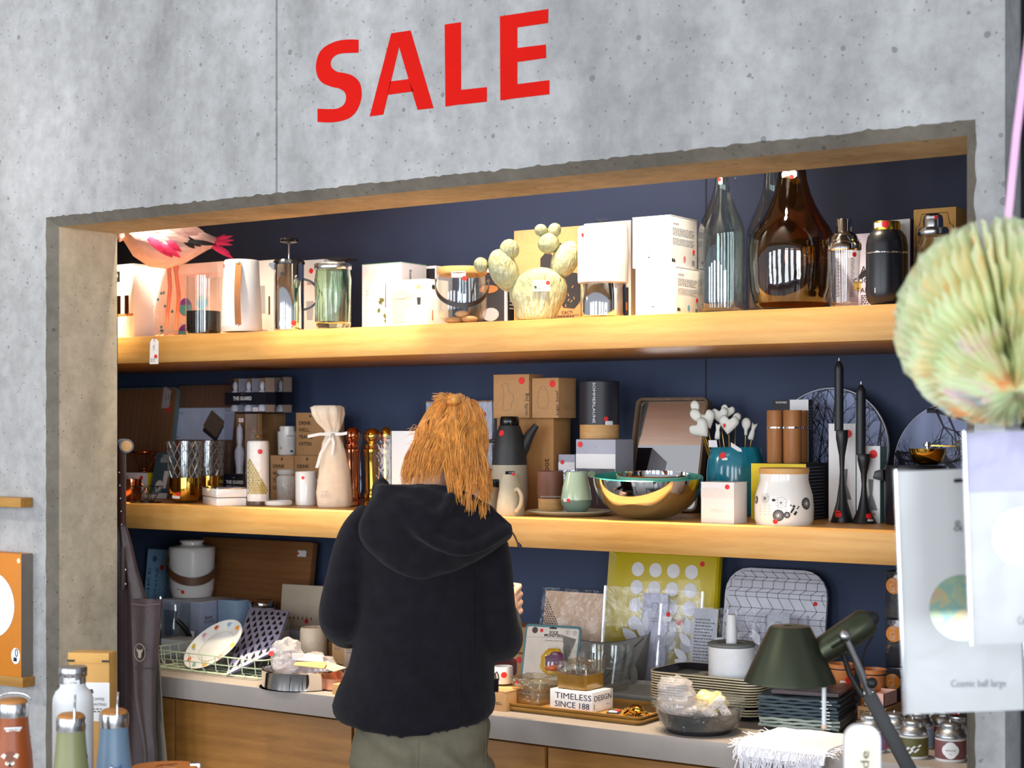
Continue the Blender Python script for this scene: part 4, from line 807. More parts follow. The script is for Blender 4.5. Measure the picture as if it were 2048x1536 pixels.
for pts in (((662, 869), (640, 868), (616, 873)), ((664, 870), (655, 885), (642, 905), (634, 935)), ((662, 870), (667, 885), (664, 910)), ((670, 868), (683, 868), (694, 866))):
    mb = MB().strip([((x-664)/w_.s, -.026-.004*i, w_.zz(y)) for i, (x, y) in enumerate(pts)], (0, .0006, .0045) if pts[2][0] in (616, 694) else (.0045, 0, 0), .0012); part('ribbon_end', mb, RB, w_.o, 60)
f_ = Face(w_.o, (-.045, -.043, w_.zz(1000)), (1, 0, 0), (0, -.05, 1), .05, .04); f_.text('vin', .45, .7, .010, PALEINK); f_.lines(.2, .7, .2, .5, 3, PALEINK)
# pepper mills in a clear box
def mill(label, px, Y, m, hw, top):
    k = hw/18.0; c_ = Rnd('pepper_mill', label, 'pepper mill', px, Y+.045, Z+.002, 'metallic pepper mills in the clear box')
    zz0 = [(0, 1012), (18, 1012), (18, 1004), (16, 1001), (18, 996), (18, 988), (15.5, 984), (14, 975), (14.5, 950), (16, 925), (17, 910), (18, 905), (18, 899), (15, 896), (17, 893), (17, 889), (11, 886), (12, 884)]
    dt = top-876; pr = [(a*k, b_) for a, b_ in zz0]+[(15*k, 879+dt*.5), (17*k, 873+dt*.7), (16*k, 864+dt), (11*k, 857+dt), (6*k, 855+dt), (0, 854+dt)]
    c_.lathe('body', [(h, y) for h, y in pr], m, 32); return c_
mill('polished copper pepper mill, left in the clear box', 706, 4.018, COPPER, 16, 876); mill('brass pepper mill, middle of the clear box', 745, 4.035, GOLD, 18, 878); mill('slim brass pepper mill at the right of the clear box', 772, 4.070, GOLD, 12, 876)
bx = Box('clear_box', 'clear plastic box holding the three metallic pepper mills', 'box', 683, 782, None, 868, 4.016, Z, PET, d=.09, make=False); part('clear_cover', MB().box(-bx.w/2, bx.w/2, -.045, .045, .0005, bx.h), PET, bx.o, bevel=.0015)
# white brush carton, clear bag behind the woman's hair
b = Box('packaging_box', 'bright white carton with a printed rope brush left of the woman\'s hair', 'box', 783, 842, None, 862, 3.877, Z, CARDW, d=.07)
BR = mat('rope_print', (232, 206, 170), .7)
for k in range(15): b.f.put('print', circ(.006, 8, ry=.0025), BR, .66+.06*(k % 3)-.012*k, .84-.056*k, .4)
b = Box('packaging_bag', 'grey wrapped flat pack in clear film behind the woman\'s head', 'package', 852, 984, None, 804, 4.333, Z, mat('pale_grey_card', (176, 186, 206), .4), d=.03); b.f.dot(.88, .88, .009); part('clear_film', MB().grid(lambda u, v: (-b.w/2-.01+(b.w+.02)*u, -.019-.003*noise.noise(Vector((u*9, v*9, 0))), .002+(b.h+.004)*v), 12, 12), FILM, b.o, 60)
part('card_edge', MB().box(-b.w/2, b.w/2, -.012, .012, b.h, b.h+.004), KRAFT2, b.o)
# kraft boxes and the teapot
K3 = mat('warm_kraft_card', (186, 136, 82), .75, var=.05, vs=80)
bt = Box('packaging_box', 'tall kraft teapot box carrying the two small kraft boxes', 'box', 994, 1107, 1141, 837, 4.21, Z, K3); bt.lid(K3); bt.f.text('teapot', .88, .42, .020, INK, rot=pi/2)
def lined(b, kind):
    if kind == 'jug': pts = ((-.02, .03), (-.026, .035), (-.014, .040), (-.002, .038), (.004, .010), (.018, .008), (.020, -.01), (.010, -.02), (.013, -.033), (.004, -.042), (-.016, -.042), (-.020, -.03), (-.016, .0))
    else: pts = ((-.006, .036), (-.010, .026), (-.018, .020), (-.018, .010), (-.021, -.012), (-.014, -.030), (.014, -.030), (.021, -.012), (.018, .010), (.018, .020), (.010, .026), (.006, .036))
    mb = MB().tube([(x, y, 0) for x, y in pts], .0005, 4, True); o = part('line_drawing', mb, GREYINK, b.o, 0); o.matrix_local = b.f.mtx(.42, .5, 0, .0005)
b1 = Box('packaging_box', 'small kraft box printed milk jug on top of the teapot box', 'box', 987, 1058, 1085, 749, 4.175, bt.top()+.0015, KRAFT); b1.lid(KRAFT); lined(b1, 'jug'); b1.f.text('milk jug', .93, .32, .0125, INK, rot=pi/2, width=.066); b1.f.dot(.80, .86, .011)
b2 = Box('packaging_box', 'small kraft box printed sugar bowl on top of the teapot box', 'box', 1064, 1117, 1152, 756, 4.166, bt.top()+.0015, KRAFT, phi=-.06); b2.lid(KRAFT2); lined(b2, 'bowl'); b2.f.text('sugar bowl', .95, .37, .0115, INK, rot=pi/2, width=.072); b2.f.dot(.78, .86, .011); b2.r.lines(.35, .7, .2, .34, 5, KRAFT2)
GREIGE = mat('sand_stoneware', (180, 172, 150), .55, var=.06, vs=60, bump=.1, bs=300); ANTH = mat('anthracite_stoneware', (44, 46, 48), .5, var=.12, vs=60, bump=.1, bs=200)
ty = YR(1019, 1022, 36, Z); tp = Rnd('teapot', 'stoneware teapot, sand below and anthracite above, with a tapered spout', 'teapot', 1019, ty, Z)
tp.lathe('lower_body', [(0, 1022), (30, 1022), (34, 1016), (37, 990), (36.5, 960), (35, 929), (0, 929)], GREIGE, 44); tp.lathe('upper_body', [(0, 930), (35.2, 929.5), (33, 900), (28, 872), (21, 851), (0, 851)], ANTH, 44, keep=False); tp.lathe('lid', [(18, 852), (20, 849), (19, 838), (17, 833), (0, 832)], BLACKGLOSS, 32, keep=False)
def zt_(px, py, y=0): return Vector(((px-1019)/tp.s, y, tp.zz(py)))
part('spout', MB().tube([zt_(1036, 912), zt_(1048, 892), zt_(1060, 868), zt_(1073, 850)], [16/tp.s, 13/tp.s, 9/tp.s, 6/tp.s], 14), ANTH, tp.o, 60)
part('handle', MB().tube([zt_(993, 880, .01), zt_(972, 884, .02), zt_(962, 905, .03), zt_(968, 930, .03), zt_(985, 945, .01)], .006, 8), ANTH, tp.o, 60)
tp.prof = tp.pr([(35.2, 929.5), (33, 900), (28, 872), (21, 851)]); tp.dot(1003, 866, 6)
my = YR(1021, 1033, 28, Z); mj = Rnd('milk_jug', 'sand stoneware milk jug with a loop handle in front of the teapot', 'jug', 1021, my, Z)
mj.lathe('body', [(0, 1033), (28, 1033), (29, 1029), (27, 1005), (21, 970), (17, 955), (16, 948), (14, 948), (15, 956), (24, 1005), (24, 1022), (0, 1024)], GREIGE)
part('lip', MB().tube([(-.005, -.008, mj.zz(950)), (-.018, -.014, mj.zz(945))], [.009, .004], 8), GREIGE, mj.o, 60)
part('handle', MB().tube(cat_rom([(.012, -.026, mj.zz(981)), (.020, -.045, mj.zz(977)), (.030, -.052, mj.zz(990)), (.028, -.050, mj.zz(1008)), (.016, -.042, mj.zz(1022))], 5), .006, 9), GREIGE, mj.o, 60)
part('label', MB().box(-.014, .012, -.020, -.012, mj.zz(949), mj.zz(942)), BLACKGLOSS, mj.o, bevel=.002); mj.prof = mj.pr([(19, 960), (17, 940)]); mj.patch('price_sticker', 1026, 948, circ(.005, 14, ry=.0035), RED, .003)
sb = Rnd('sugar_bowl', 'sand stoneware sugar bowl with a dark lid, half behind the woman\'s hair', 'bowl', 978, YR(978, 1026, 24, Z)+.01, Z); sb.lathe('body', [(0, 1026), (20, 1026), (22, 1022), (22, 975), (18, 973), (0, 973)], GREIGE); sb.lathe('lid', [(18, 974), (17, 966), (8, 963), (0, 962)], ANTH, keep=False); part('knob', MB().box(.0, .030, -.022, -.006, sb.zz(974), sb.zz(958)), BLACKGLOSS, sb.o, bevel=.004)
# plate, brown tumbler, mint vase
SPK = mat('pale_stoneware_plate', (206, 204, 180), .35, var=.05, vs=50); py_ = 3.965
pl = Rnd('plate', 'pale stoneware plate carrying the brown tumbler and mint vase', 'plate', 1140, py_, Z); R_ = .122
part('body', MB().lathe([(0, 0), (.085, 0), (R_-.004, .010), (R_, .0125), (R_-.003, .0145), (.088, .008), (0, .007)], 48), SPK, pl.o); zp = Z+.0085
BRN = mat('brown_clay_cup', (124, 82, 66), .5, var=.06); t = Rnd('tumbler', 'brown clay tumbler with a wooden foot on the plate', 'cup', 1101, YB(1101, 1022, zp)+.03, zp); t.lathe('wood_foot', [(0, 1022), (24, 1022), (24.5, 1019), (24.5, 997), (0, 996)], LID); t.lathe('cup_wall', [(24.5, 997), (26, 990), (26, 943), (24.5, 942), (24, 990), (0, 992)], BRN, keep=False); t.prof = t.pr([(26, 997), (26, 943)]); t.text('Sommerlaune', 1101, 992, 3, WHITE, width=40)
MINT = mat('mint_glaze', (190, 216, 186), .2, var=.03, coat=.4); MINTD = mat('sage_green_glaze', (122, 146, 132), .22); v = Rnd('vase', 'small mint green vase with a darker foot on the plate', 'vase', 1153, YB(1153, 1026, zp)+.03, zp)
v.lathe('foot', [(0, 1026), (17, 1026), (22, 1021), (29, 1010), (31.5, 1001), (31.5, 999)], MINTD); v.lathe('body', [(31.5, 1000), (31, 994), (28, 975), (23, 955), (20.5, 944), (19, 943), (21, 956), (28, 990), (0, 996)], MINT, keep=False); v.prof = v.pr([(31.5, 1003), (31, 994), (28, 975), (23, 955), (20.5, 944)]); v.label(1131, 999, 12, 7); v.dot(1137, 1000, 4)
# grey candle box, SOMMERLAUNE cylinder
b = Box('packaging_box', 'grey candle box with a printed photo under the SOMMERLAUNE cylinder', 'box', 1152, 1231, 1267, 879, 4.140, Z, mat('lilac_grey_card', (170, 172, 188), .5))
b.f.rect('print', 0, .60, 1, .80, CARDW); b.f.rect('photo', .02, .02, .98, .60, mat('dim_photo_print', (72, 74, 84), .4, var=.5, vs=26)); b.f.rect('photo', .25, .0, .80, .48, mat('plum_print', (66, 44, 52), .4), lift=.0008); b.f.text('SOMMERLAUNE', .55, .25, .006, GREYINK, rot=pi/2, lift=.0014)
for dx, bb in ((.12, .5), (.78, .5), (.9, .42), (.4, .52)): b.f.put('print', circ(.014, 9, ry=.010), mat('moss_print', (130, 150, 120), .6, var=.3, vs=60), dx, bb, lift=.0009)
b.f.dot(.11, .93, .0085); b.f.text('SL', .5, .90, .008, PALEINK)
g_ = Box('packaging_box', 'small flat grey box left of the SOMMERLAUNE candle box', 'box', 1117, 1150, 1160, 909, 4.210, Z, mat('lilac_grey_card', (1, 1, 1)), h=None); g_.f.rect('print', 0, .0, 1, .72, PET); g_.f.rect('print', 0, .72, 1, .86, CARDW, lift=.0008); g_.f.dot(.25, .86, .007, lift=.0014)
c_ = Rnd('candle_cylinder', 'charcoal cylinder printed SOMMERLAUNE on a wooden ring base', 'candle', 1199, 4.245, b.top()+.001)
c_.lathe('wood_base', [(0, 880), (39, 880), (39.5, 877), (39.5, 850), (39, 849), (0, 849)], LID); c_.lathe('cylinder', [(38.5, 850), (40, 849), (40, 764), (38.5, 762.5), (36, 764), (36, 848)], mat('charcoal_paper', (42, 42, 52), .45), keep=False); c_.prof = c_.pr([(40, 849), (40, 763)]); c_.text('SOMMERLAUNE', 1188, 806, 5.6, WHITE, rot=-pi/2, width=80); c_.dot(1212, 838, 4.6); c_.label(1218, 846, 17, 8)
# framed mirror tray
FRM = wood('dark_oak_frame', (126, 100, 76), (78, 58, 42), 2, 10, .5); MIR = mat('mirror_silver', (225, 222, 218), .015, 1.0, var=.0)
p = Panel('mirror', 'rectangular mirror in a dark oak tray frame leaning on the back wall', 'mirror', 1268, 1412, 799, 4.263, Z, radians(13), .012, FRM, .018, body='backing')
w, h = p.w, p.h; fr = MB()
for pa, pb in ((rrect(w, h, .020, 6), rrect(w-.014, h-.014, .014, 6, z0=.007)),):
    n = len(pa); v = [(x, y, z) for y in (-.024, -.004) for poly in (pa, pb) for x, z in poly]
    fs = []
    for i in range(n):
        j = (i+1) % n; fs += [(i, j, n+j, n+i), (2*n+i, 3*n+i, 3*n+j, 2*n+j), (i, 2*n+i, 2*n+j, j), (n+i, n+j, 3*n+j, 3*n+i)]
    fr.add(v, fs)
part('frame', fr, FRM, p.o, 40); part('mirror_glass', MB().prism(rrect(w-.020, h-.020, .008, 4, z0=.010), -.0095, -.007), MIR, p.o, 40)
Face(p.o, (-w/2, -.0105, 0), (1, 0, 0), (0, 0, 1), w, h).dot(.83, .86, .0085)
# nested steel bowls
TEALG = mat('teal_enamel', (70, 176, 160), .2, coat=.4); TEAL2 = mat('pale_teal_enamel', (130, 200, 182), .2, coat=.3); by = 3.939
def bowl(label, px, R, hh, zb, m_out, m_in, Y):
    o = Rnd('bowl', label, 'bowl', px, Y, zb, 'nested enamelled steel bowls'); out = []; k = 14
    for i in range(k+1):
        a = i/k; out.append((R*(.30+.70*sin(a*pi/2)), hh*(1-cos(a*pi/2))**.9*1.0))
    part('outside', MB().lathe([(0, 0)]+out+[(R-.0025, hh)], 64), m_out, o.o, 60) if False else None
    prof_o = [(.3*R*.0, 0)]+out; prof_i = [(r-.003, z+.003) for r, z in reversed(out)]+[(0, .004)]
    mbo = MB(); mbo.loft([[(r*cos(2*pi*j/64), r*sin(2*pi*j/64), z) for j in range(64)] for r, z in out], True, False); part('outside', mbo, m_out, o.o, 60)
    mbi = MB(); mbi.loft([[(r*cos(2*pi*j/64), r*sin(2*pi*j/64), z) for j in range(64)] for r, z in [(out[-1][0], out[-1][1])]+prof_i[:-1]], False, True); part('inside', mbi, m_in, o.o, 60); o.o.rotation_euler[0] = radians(3.6); o.o.location.z += .004; return o
sB = ss(1296, by); bowl('large polished steel bowl lined in teal enamel, front of the middle shelf', 1296, 110/sB, 72/sB+.012, Z, CHROME, TEALG, by); bowl('smaller steel lined pale teal bowl nested inside the large steel bowl', 1306, 74/sB, .065, Z+.050, TEAL2, CHROME, by+.004)
# white cube carton
b = Box('packaging_box', 'white cube carton with a red sticker in front of the turquoise vase', 'box', 1402, 1468, 1494, 966, YB(1468, 1048, Z), Z, CARDW); b.lid(CARDW); b.f.rect('print', 0, .62, 1, .86, mat('pearl_card', (224, 224, 222), .5)); b.f.dot(.80, .90, .0065); b.f.text('MENU', .5, .30, .009, mat('faint_print', (1, 1, 1)))
# turquoise vase and the white picks in it
TQ = mat('turquoise_crackle_glaze', (20, 122, 146), .16, var=.25, vs=22, coat=.5); vy = 4.23
v = Rnd('vase', 'tall turquoise glazed vase holding white heart picks', 'vase', 1472, vy, Z); v.lathe('body', [(0, 1033), (50, 1033), (56, 1020), (59, 980), (59, 945), (56, 918), (50, 897), (48, 894), (45, 897), (52, 920), (55, 950), (54, 1020), (0, 1026)], TQ, 48); v.prof = v.pr([(56, 1020), (59, 980), (59, 945), (56, 918), (50, 897)]); v.dot(1446, 910, 6.5); v.label(1450, 917, 12, 5)
PORC = mat('white_bisque_porcelain', (232, 230, 220), .4, var=.02); BR2 = mat('thin_brass_wire', (190, 150, 70), .3, 1.0)
def pick(label, px, py, kind, size, rot, dy, bx_):
    t = Rnd('decor_pick', label, 'plant pick', 1472, vy, Z, 'white porcelain picks in the turquoise vase'); hz = v.zz(py); x = (px-1472)/v.s
    base = Vector(((bx_-1472)/v.s, dy*.4, v.zz(960))); head = Vector((x, dy, hz)); R = Matrix.Rotation(rot, 3, 'Y'); s_ = size/v.s
    part('stick', MB().tube([base, base+(head-base)*.5, head], .0016, 6), BR2, t.o)
    mb = MB(); ring = []
    if kind == 'heart': poly = [(.0, -1.15), (.55, -.55), (.98, .05), (1.0, .45), (.75, .80), (.4, .82), (.0, .5), (-.4, .82), (-.75, .80), (-1.0, .45), (-.98, .05), (-.55, -.55)]
    elif kind == 'spoon': poly = [(.22, -1.6), (.28, -.8), (.62, -.2), (.7, .5), (.4, 1.0), (0, 1.15), (-.4, 1.0), (-.7, .5), (-.62, -.2), (-.28, -.8), (-.22, -1.6)]
    else: poly = [(.42, -1.4), (.40, -.3), (.30, .2), (.5, 1.3), (.0, 1.1), (-.42, 1.3), (-.30, .2), (-.40, -.3), (-.42, -1.4)]
    poly = [Vector((a*s_, 0, b_*s_)) for a, b_ in cat_rom(poly+poly[:1], 3)[:-1]]; c0 = sum(poly, Vector())/len(poly)
    for k, (sc_, yy) in enumerate(((.55, -.008), (.88, -.0065), (1, 0), (.88, .0065), (.55, .008))): ring.append([head+R @ (c0+(q-c0)*sc_+Vector((0, yy, 0))) for q in poly])
    part('head', mb.loft(ring), PORC, t.o, 70); return t, head
pick('white heart pick with a red sticker, front right over the turquoise vase', 1458, 848, 'heart', 19, .10, -.035, 1462); t_, hd = pick('white heart pick drooping at the left front of the turquoise vase', 1401, 857, 'heart', 20, -.75, -.03, 1432)
Face(t_.o, (0, 0, 0), (1, 0, 0), (0, 0, 1), 1, 1)
t3 = Face(t_.o, ((1449-1472)/v.s, -.035-.0095, v.zz(851)), (1, 0, 0), (0, 0, 1), 1, 1); t3.dot(0, 0, .004, ry=.006)
pick('second white heart pick behind the left drooping one', 1413, 838, 'heart', 19, -.4, .0, 1438); pick('white spoon shaped pick standing highest at the left of the vase', 1391, 815, 'spoon', 13, -.2, .02, 1440); pick('white spoon pick below the highest one at the left', 1394, 833, 'spoon', 15, -.6, -.01, 1436)
pick('white heart pick behind the stickered heart', 1440, 830, 'heart', 17, -.15, .02, 1458); pick('white spoon pick right of the top hearts', 1472, 838, 'spoon', 12, .5, .03, 1468); pick('white key shaped pick between the two heart bunches', 1436, 862, 'key', 12, .05, -.02, 1452); pick('narrow white key pick at the far right of the vase', 1505, 862, 'key', 13, .25, .0, 1492); pick('rounded white spoon pick beside the far right key pick', 1492, 850, 'spoon', 13, .03, -.01, 1488); pick('white heart pick standing at the back of the right bunch', 1455, 822, 'heart', 14, .3, .035, 1462)
ptag = thing('price_tag', 'white paper tag lying on the turquoise vase rim', 'tag', (v.X, v.Y, Z), v.o.rotation_euler.z); part('card', MB().prism([((x-1472)/v.s, v.zz(y)) for x, y in ((1462, 884), (1482, 897), (1484, 903), (1476, 902), (1462, 893))], -.075, -.0735), WHITE, ptag, 0); part('card', MB().prism([((x-1472)/v.s, v.zz(y)) for x, y in ((1418, 880), (1434, 880), (1436, 894), (1419, 894))], -.068, -.0665), WHITE, ptag, 0)
# ------------------------------------------------------------------ middle shelf, right part
yb = YB(1612, 1040, Z)+.0
b = Box('packaging_box', 'yellow box with a dark ribbed side carrying the wooden mills', 'box', 1502, 1612, 1658, 928, 4.088, Z, YEL)
b.r.rect('print', 0, 0, 1, 1, DARKCARD)
for k in range(16): b.r.rect('printed_stripe', .0, .03+.06*k, .80, .045+.06*k, GREYINK, lift=.0008)
b.t.rect('print', 0, 0, 1, 1, DARKCARD)
zt = b.top()+.0006; RW = wood('reddish_beech_mill', (190, 130, 76), (150, 94, 50), 2, 12, .45)
def wmill(label, px, Y, hw):
    m = Rnd('pepper_mill', label, 'pepper mill', px, Y, zt, 'wooden pepper mills on the yellow box'); z1, z2, z3 = .094, .098, .143; r = hw/m.s
    part('body', MB().lathe([(0, 0), (r*.93, 0), (r*.96, .003), (r, z1), (0, z1)], 32), RW, m.o); part('steel_ring', MB().lathe([(0, z1), (r*1.005, z1), (r*1.005, z2), (0, z2)], 32), CHROME, m.o); part('head', MB().lathe([(0, z2), (r, z2), (r*1.0, z3-.002), (r*.97, z3), (0, z3)], 32), RW, m.o); return m
wmill('reddish wooden pepper mill, left of the pair on the yellow box', 1550, 4.149, 16.5); wmill('reddish wooden pepper mill, right of the pair on the yellow box', 1585, 4.140, 18.5); wmill('third wooden pepper mill mostly hidden behind the right one', 1601, 4.228, 15)
b2 = Box('packaging_box', 'dark mill box with a white panel standing behind the wooden mills', 'box', 1546, 1617, None, 799, 4.255, zt, DARKCARD, d=.03); b2.f.rect('print', .48, 0, 1, 1, CARDW); b2.f.text('REMEMBER', .24, .955, .005, WHITE); b2.r.lines(.2, .8, .5, .9, 8, GREYINK)
# round trays printed with bare trees
SKY_ = mat('winter_sky_print', (150, 164, 204), .35, var=.04)
def tree_tray(label, px, pt, hwpx, Yb, seed, thick):
    s_ = ss(px, Yb+.03); R = hwpx/s_/(CT+(px-CX)/FP*ST); ln = radians(10)
    t = thing('round_tray', label, 'tray', (XX(px, Yb+R*sin(ln)), Yb, Z), 0, 'round trays printed with bare trees', -ln)
    part('body', MB().prism(circ(R, 56, 0, R), -.006, .006), CARDW, t, 40, .002); f = Face(t, (0, -.0062, R), (1, 0, 0), (0, 0, 1), 1, 1)
    f.put('sky_print', circ(R*.985, 56), SKY_, 0, 0); mb = MB(); r_ = random.Random(seed)
    def br(p, a, L, w, d):
        q = Vector((p[0]+L*cos(a), p[1]+L*sin(a)))
        def cl(v): return v if v.length < R*.975 else v*(R*.975/v.length)
        p2, q2 = cl(Vector(p)), cl(q)
        if (q2-p2).length > .0008:
            n_ = Vector((-(q2-p2).y, (q2-p2).x)).normalized(); w2 = w*.72
            mb.flat([tuple(p2-n_*w), tuple(q2-n_*w2), tuple(q2+n_*w2), tuple(p2+n_*w)], 0, .0002)
        if d > 0 and q.length < R*1.15:
            for k in range(3 if d > 2 else 2): br(q, a+r_.uniform(-.75, .75), L*r_.uniform(.55, .9), w*.6, d-1)
    if thick:
        for (x0, y0, a, L, w) in ((.9, -1.0, 2.35, 1.7, .085), (-.35, -1, 1.45, 1.0, .07), (-1, .15, -.9, .9, .05), (-.5, .9, -.3, 1.0, .045)):
            for k in range(5): br((R*(x0+L*.2*k*cos(a)), R*(y0+L*.2*k*sin(a))), a, R*L*.22, R*w*(1-.12*k), 0); br((R*(x0+L*.2*k*cos(a)), R*(y0+L*.2*k*sin(a))), a+r_.choice((-1, 1))*.8, R*.3, R*.022, 5)
    else:
        for k in range(13):
            x = -.9+1.8*k/12; a = pi/2+r_.uniform(-.12, .12)
            for i in range(7): br((R*(x+.28*i*cos(a)), R*(-.95+.28*i)), a, R*.29, R*.018*(1-.1*i), 0); br((R*(x+.28*i*cos(a)), R*(-.95+.28*i)), a+r_.choice((-1, 1))*.5, R*.22, R*.008, 3)
    o = part('branch_print', mb, mat('night_blue_print', (18, 22, 48), .4), t, 0); o.matrix_local = f.mtx(0, 0, 0, .0008); return t
tree_tray('large round tray printed with a dense bare wood behind the candlesticks', 1655, 768, 121, 4.335, 4, False); tree_tray('round tray printed with one thick tree, partly behind the iridescent ball', 1905, 786, 118, 4.263, 9, True)
# floral jar
jy = YR(1568, 1052, 58, Z); j = Rnd('storage_jar', 'white ceramic jar with black flower drawings and a beech lid', 'jar', 1568, jy, Z)
j.lathe('body', [(0, 1053), (48, 1053), (55, 1049), (58.5, 1038), (59, 1015), (57, 990), (51, 970), (48.5, 960), (48.5, 947), (0, 947)], CERAM, 56); j.lathe('lid', [(46, 948), (49.5, 947), (50, 944), (50, 937), (48, 935.5), (0, 935)], LID, 48, keep=False)
def flower(px, py, r, fill, n=16):
    j.patch('print', px, py, circ(r/j.s, 20), INK if fill else PALEINK, .0006)
    if not fill: j.patch('print', px, py, circ((r-1)/j.s, 20), CERAM, .0009)
    for k in range(n):
        a = 2*pi*k/n; d = r/j.s; c_, s2 = cos(a), sin(a); w_ = .0003
        j.patch('print', px, py, [(.15*d*c_-w_*s2, .15*d*s2+w_*c_), (.9*d*c_-w_*s2, .9*d*s2+w_*c_), (.9*d*c_+w_*s2, .9*d*s2-w_*c_), (.15*d*c_+w_*s2, .15*d*s2-w_*c_)], WHITE if fill else INK, .0012)
    j.patch('print', px, py, circ(r*.14/j.s, 8), WHITE if fill else INK, .0014)
flower(1557, 1028, 11.5, True); flower(1611, 1005, 12, True, 14); flower(1531, 995, 10, False); flower(1574, 1027, 6.5, True, 8); flower(1514, 999, 8, True, 10); flower(1562, 1003, 11, False, 8)
for k in range(9): j.patch('print', 1581+(k*5) % 17, 1008+(k*7) % 18, circ(.0022+.0007*(k % 3), 7), INK)
for k in range(12): j.patch('print', 1522+(k % 3)*9, 1010+3*(k//3)*2, [(-.004, 0), (.004, .002), (.004, .0026), (-.004, .0006)], GREYINK)
j.patch('print', 1548, 998, circ(.005, 9, ry=.0035), INK); j.dot(1551, 1040, 5); 
# candlesticks
CST = mat('black_cast_iron', (26, 28, 32), .38, var=.06)
def stick(label, px, Y, foot, ys, can_hw, tip, dots):
    c_ = Rnd('candlestick', label, 'candlestick', px, Y, Z, 'black waisted candlesticks with black candles'); b0, cup = ys
    H = b0-cup; pr = [(0, b0), (foot, b0), (foot*1.02, b0-3), (foot*.80, b0-18*H/180), (foot*.50, b0-40*H/180), (foot*.27, b0-75*H/180), (foot*.20, b0-100*H/180), (foot*.27, b0-130*H/180), (foot*.44, b0-150*H/180), (foot*.55, b0-165*H/180), (foot*.55, b0-178*H/180), (foot*.50, b0-H), (0, b0-H)]
    c_.lathe('holder', pr, CST, 32)
    return c_
def candle(c_, label, hw, y0, y1, px):
    k = Rnd('candle', label, 'candle', px, c_.Y, c_.z+c_.zz(y0), 'black taper candles'); k.lathe('wax', [(0, y0), (hw, y0), (hw, y1+22), (hw*.95, y1+17), (hw*.45, y1+8), (hw*.25, y1+6), (0, y1+6)], mat('black_wax', (28, 30, 36), .45), 20); k.lathe('wick', [(1.6, y1+8), (1.4, y1), (0, y1)], WHITE, 8, keep=False)
c_ = stick('taller black candlestick with two price stickers on its foot', 1684, YR(1684, 1046, 22, Z), 22, (1046, 860), 9, 715, 0); c_.prof = c_.pr([(22, 1046), (21, 1041), (16, 1024)]); c_.patch('price_sticker', 1677, 1027, circ(.009, 16), RED, .002); c_.label(1674, 1038, 18, 7); candle(c_, 'black candle in the taller candlestick', 9, 862, 716, 1678)
c_ = stick('shorter black candlestick right of the taller one', 1728, YR(1728, 1048, 24, Z), 24, (1048, 908), 10, 762, 0); c_.prof = c_.pr([(24, 1048), (22, 1041), (17, 1026)]); c_.patch('price_sticker', 1737, 1031, circ(.008, 16), RED, .002); c_.label(1741, 1041, 14, 7); candle(c_, 'black candle in the shorter candlestick', 9.5, 910, 763, 1722)
def candlebox(label, xl, xm, xr, yt, Y, g):
    b = Box('packaging_box', label, 'box', xl, xm, xr, yt, Y, Z, CARDW, group='white candlestick boxes'); b.r.rect('print', 0, 0, 1, 1, mat('sea_green_card', (120, 160, 158), .5)); b.lid(CARDW); b.r.lines(.2, .8, .5, .8, 6, GREYINK)
    b.f.put('print', [(-.018, -.05), (.018, -.05), (.004, -.01), (.007, .03), (-.007, .03), (-.004, -.01)], GREYINK, .62, .42); b.f.text('stelton', .52, .12, .010, REDINK); b.f.rect('rule', .2, .19, .75, .192, GREYINK); b.f.dot(.72, .90, .011); return b
candlebox('taller white candlestick box behind the tall candlestick', 1657, 1711, 1715, 848, 4.114, 0); candlebox('shorter white candlestick box behind the short candlestick', 1713, 1760, 1773, 893, 4.079, 0)
# black pot with handle and tag, gold grinder
pt = Rnd('cooking_pot', 'black enamel pot with a spout lip and wooden handle behind the hanging packs', 'pot', 1830, YR(1830, 1052, 60, Z), Z)
pt.lathe('body', [(0, 1053), (50, 1053), (58, 1048), (60, 1030), (61, 937), (59, 933), (0, 933)], SATB, 44); part('spout', MB().prism([(-61/pt.s, pt.zz(938)), (-79/pt.s, pt.zz(943)), (-83/pt.s, pt.zz(957)), (-60/pt.s, pt.zz(963))], -.022, .022), SATB, pt.o, 40, .004)
part('lid', MB().lathe([(59/pt.s, pt.zz(934)), (58/pt.s, pt.zz(931)), (0, pt.zz(930))], 44), SATB, pt.o)
part('handle', MB().tube([(-.018, -.098, pt.zz(978)), (.01, -.105, pt.zz(984)), (.05, -.108, pt.zz(996))], [.009, .012, .011], 12), LID, pt.o, 60); part('handle_collar', MB().tube([(-.014, -.099, pt.zz(979)), (-.006, -.1, pt.zz(980.5))], .0125, 12), BLACK, pt.o)
f_ = Face(pt.o, (-.042, -.100, pt.zz(1052)), (1, 0, 0), (0, 0, 1), .05, .09); tgp = part('price_tag', MB().prism([(-.032, pt.zz(1042)), (-.020, pt.zz(1053)), (.012, pt.zz(1053)), (.012, pt.zz(1008)), (-.010, pt.zz(999)), (-.030, pt.zz(1006))], -.104, -.1025), WHITE, pt.o, 0)
f_ = Face(tgp, (-.030, -.1045, pt.zz(1050)), (1, 0, 0), (0, 0, 1), .04, .06); f_.text('Stk', .55, .78, .006, INK, rot=-1.2, name='lettering'); f_.text('Williams', .45, .50, .0065, INK, rot=-1.2); f_.text('44,95', .8, .3, .006, INK, rot=-1.2)
part('string', MB().tube([(-.020, -.1045, pt.zz(1004)), (-.028, -.100, pt.zz(985)), (-.036, -.095, pt.zz(976))], .0022, 6), mat('tan_string', (1, 1, 1)), tgp)
gz = Z+pt.zz(930)+.001; g_ = Rnd('grinder', 'brass bowl grinder with a knob and lever standing on the black pot', 'grinder', 1855, pt.Y, gz); 
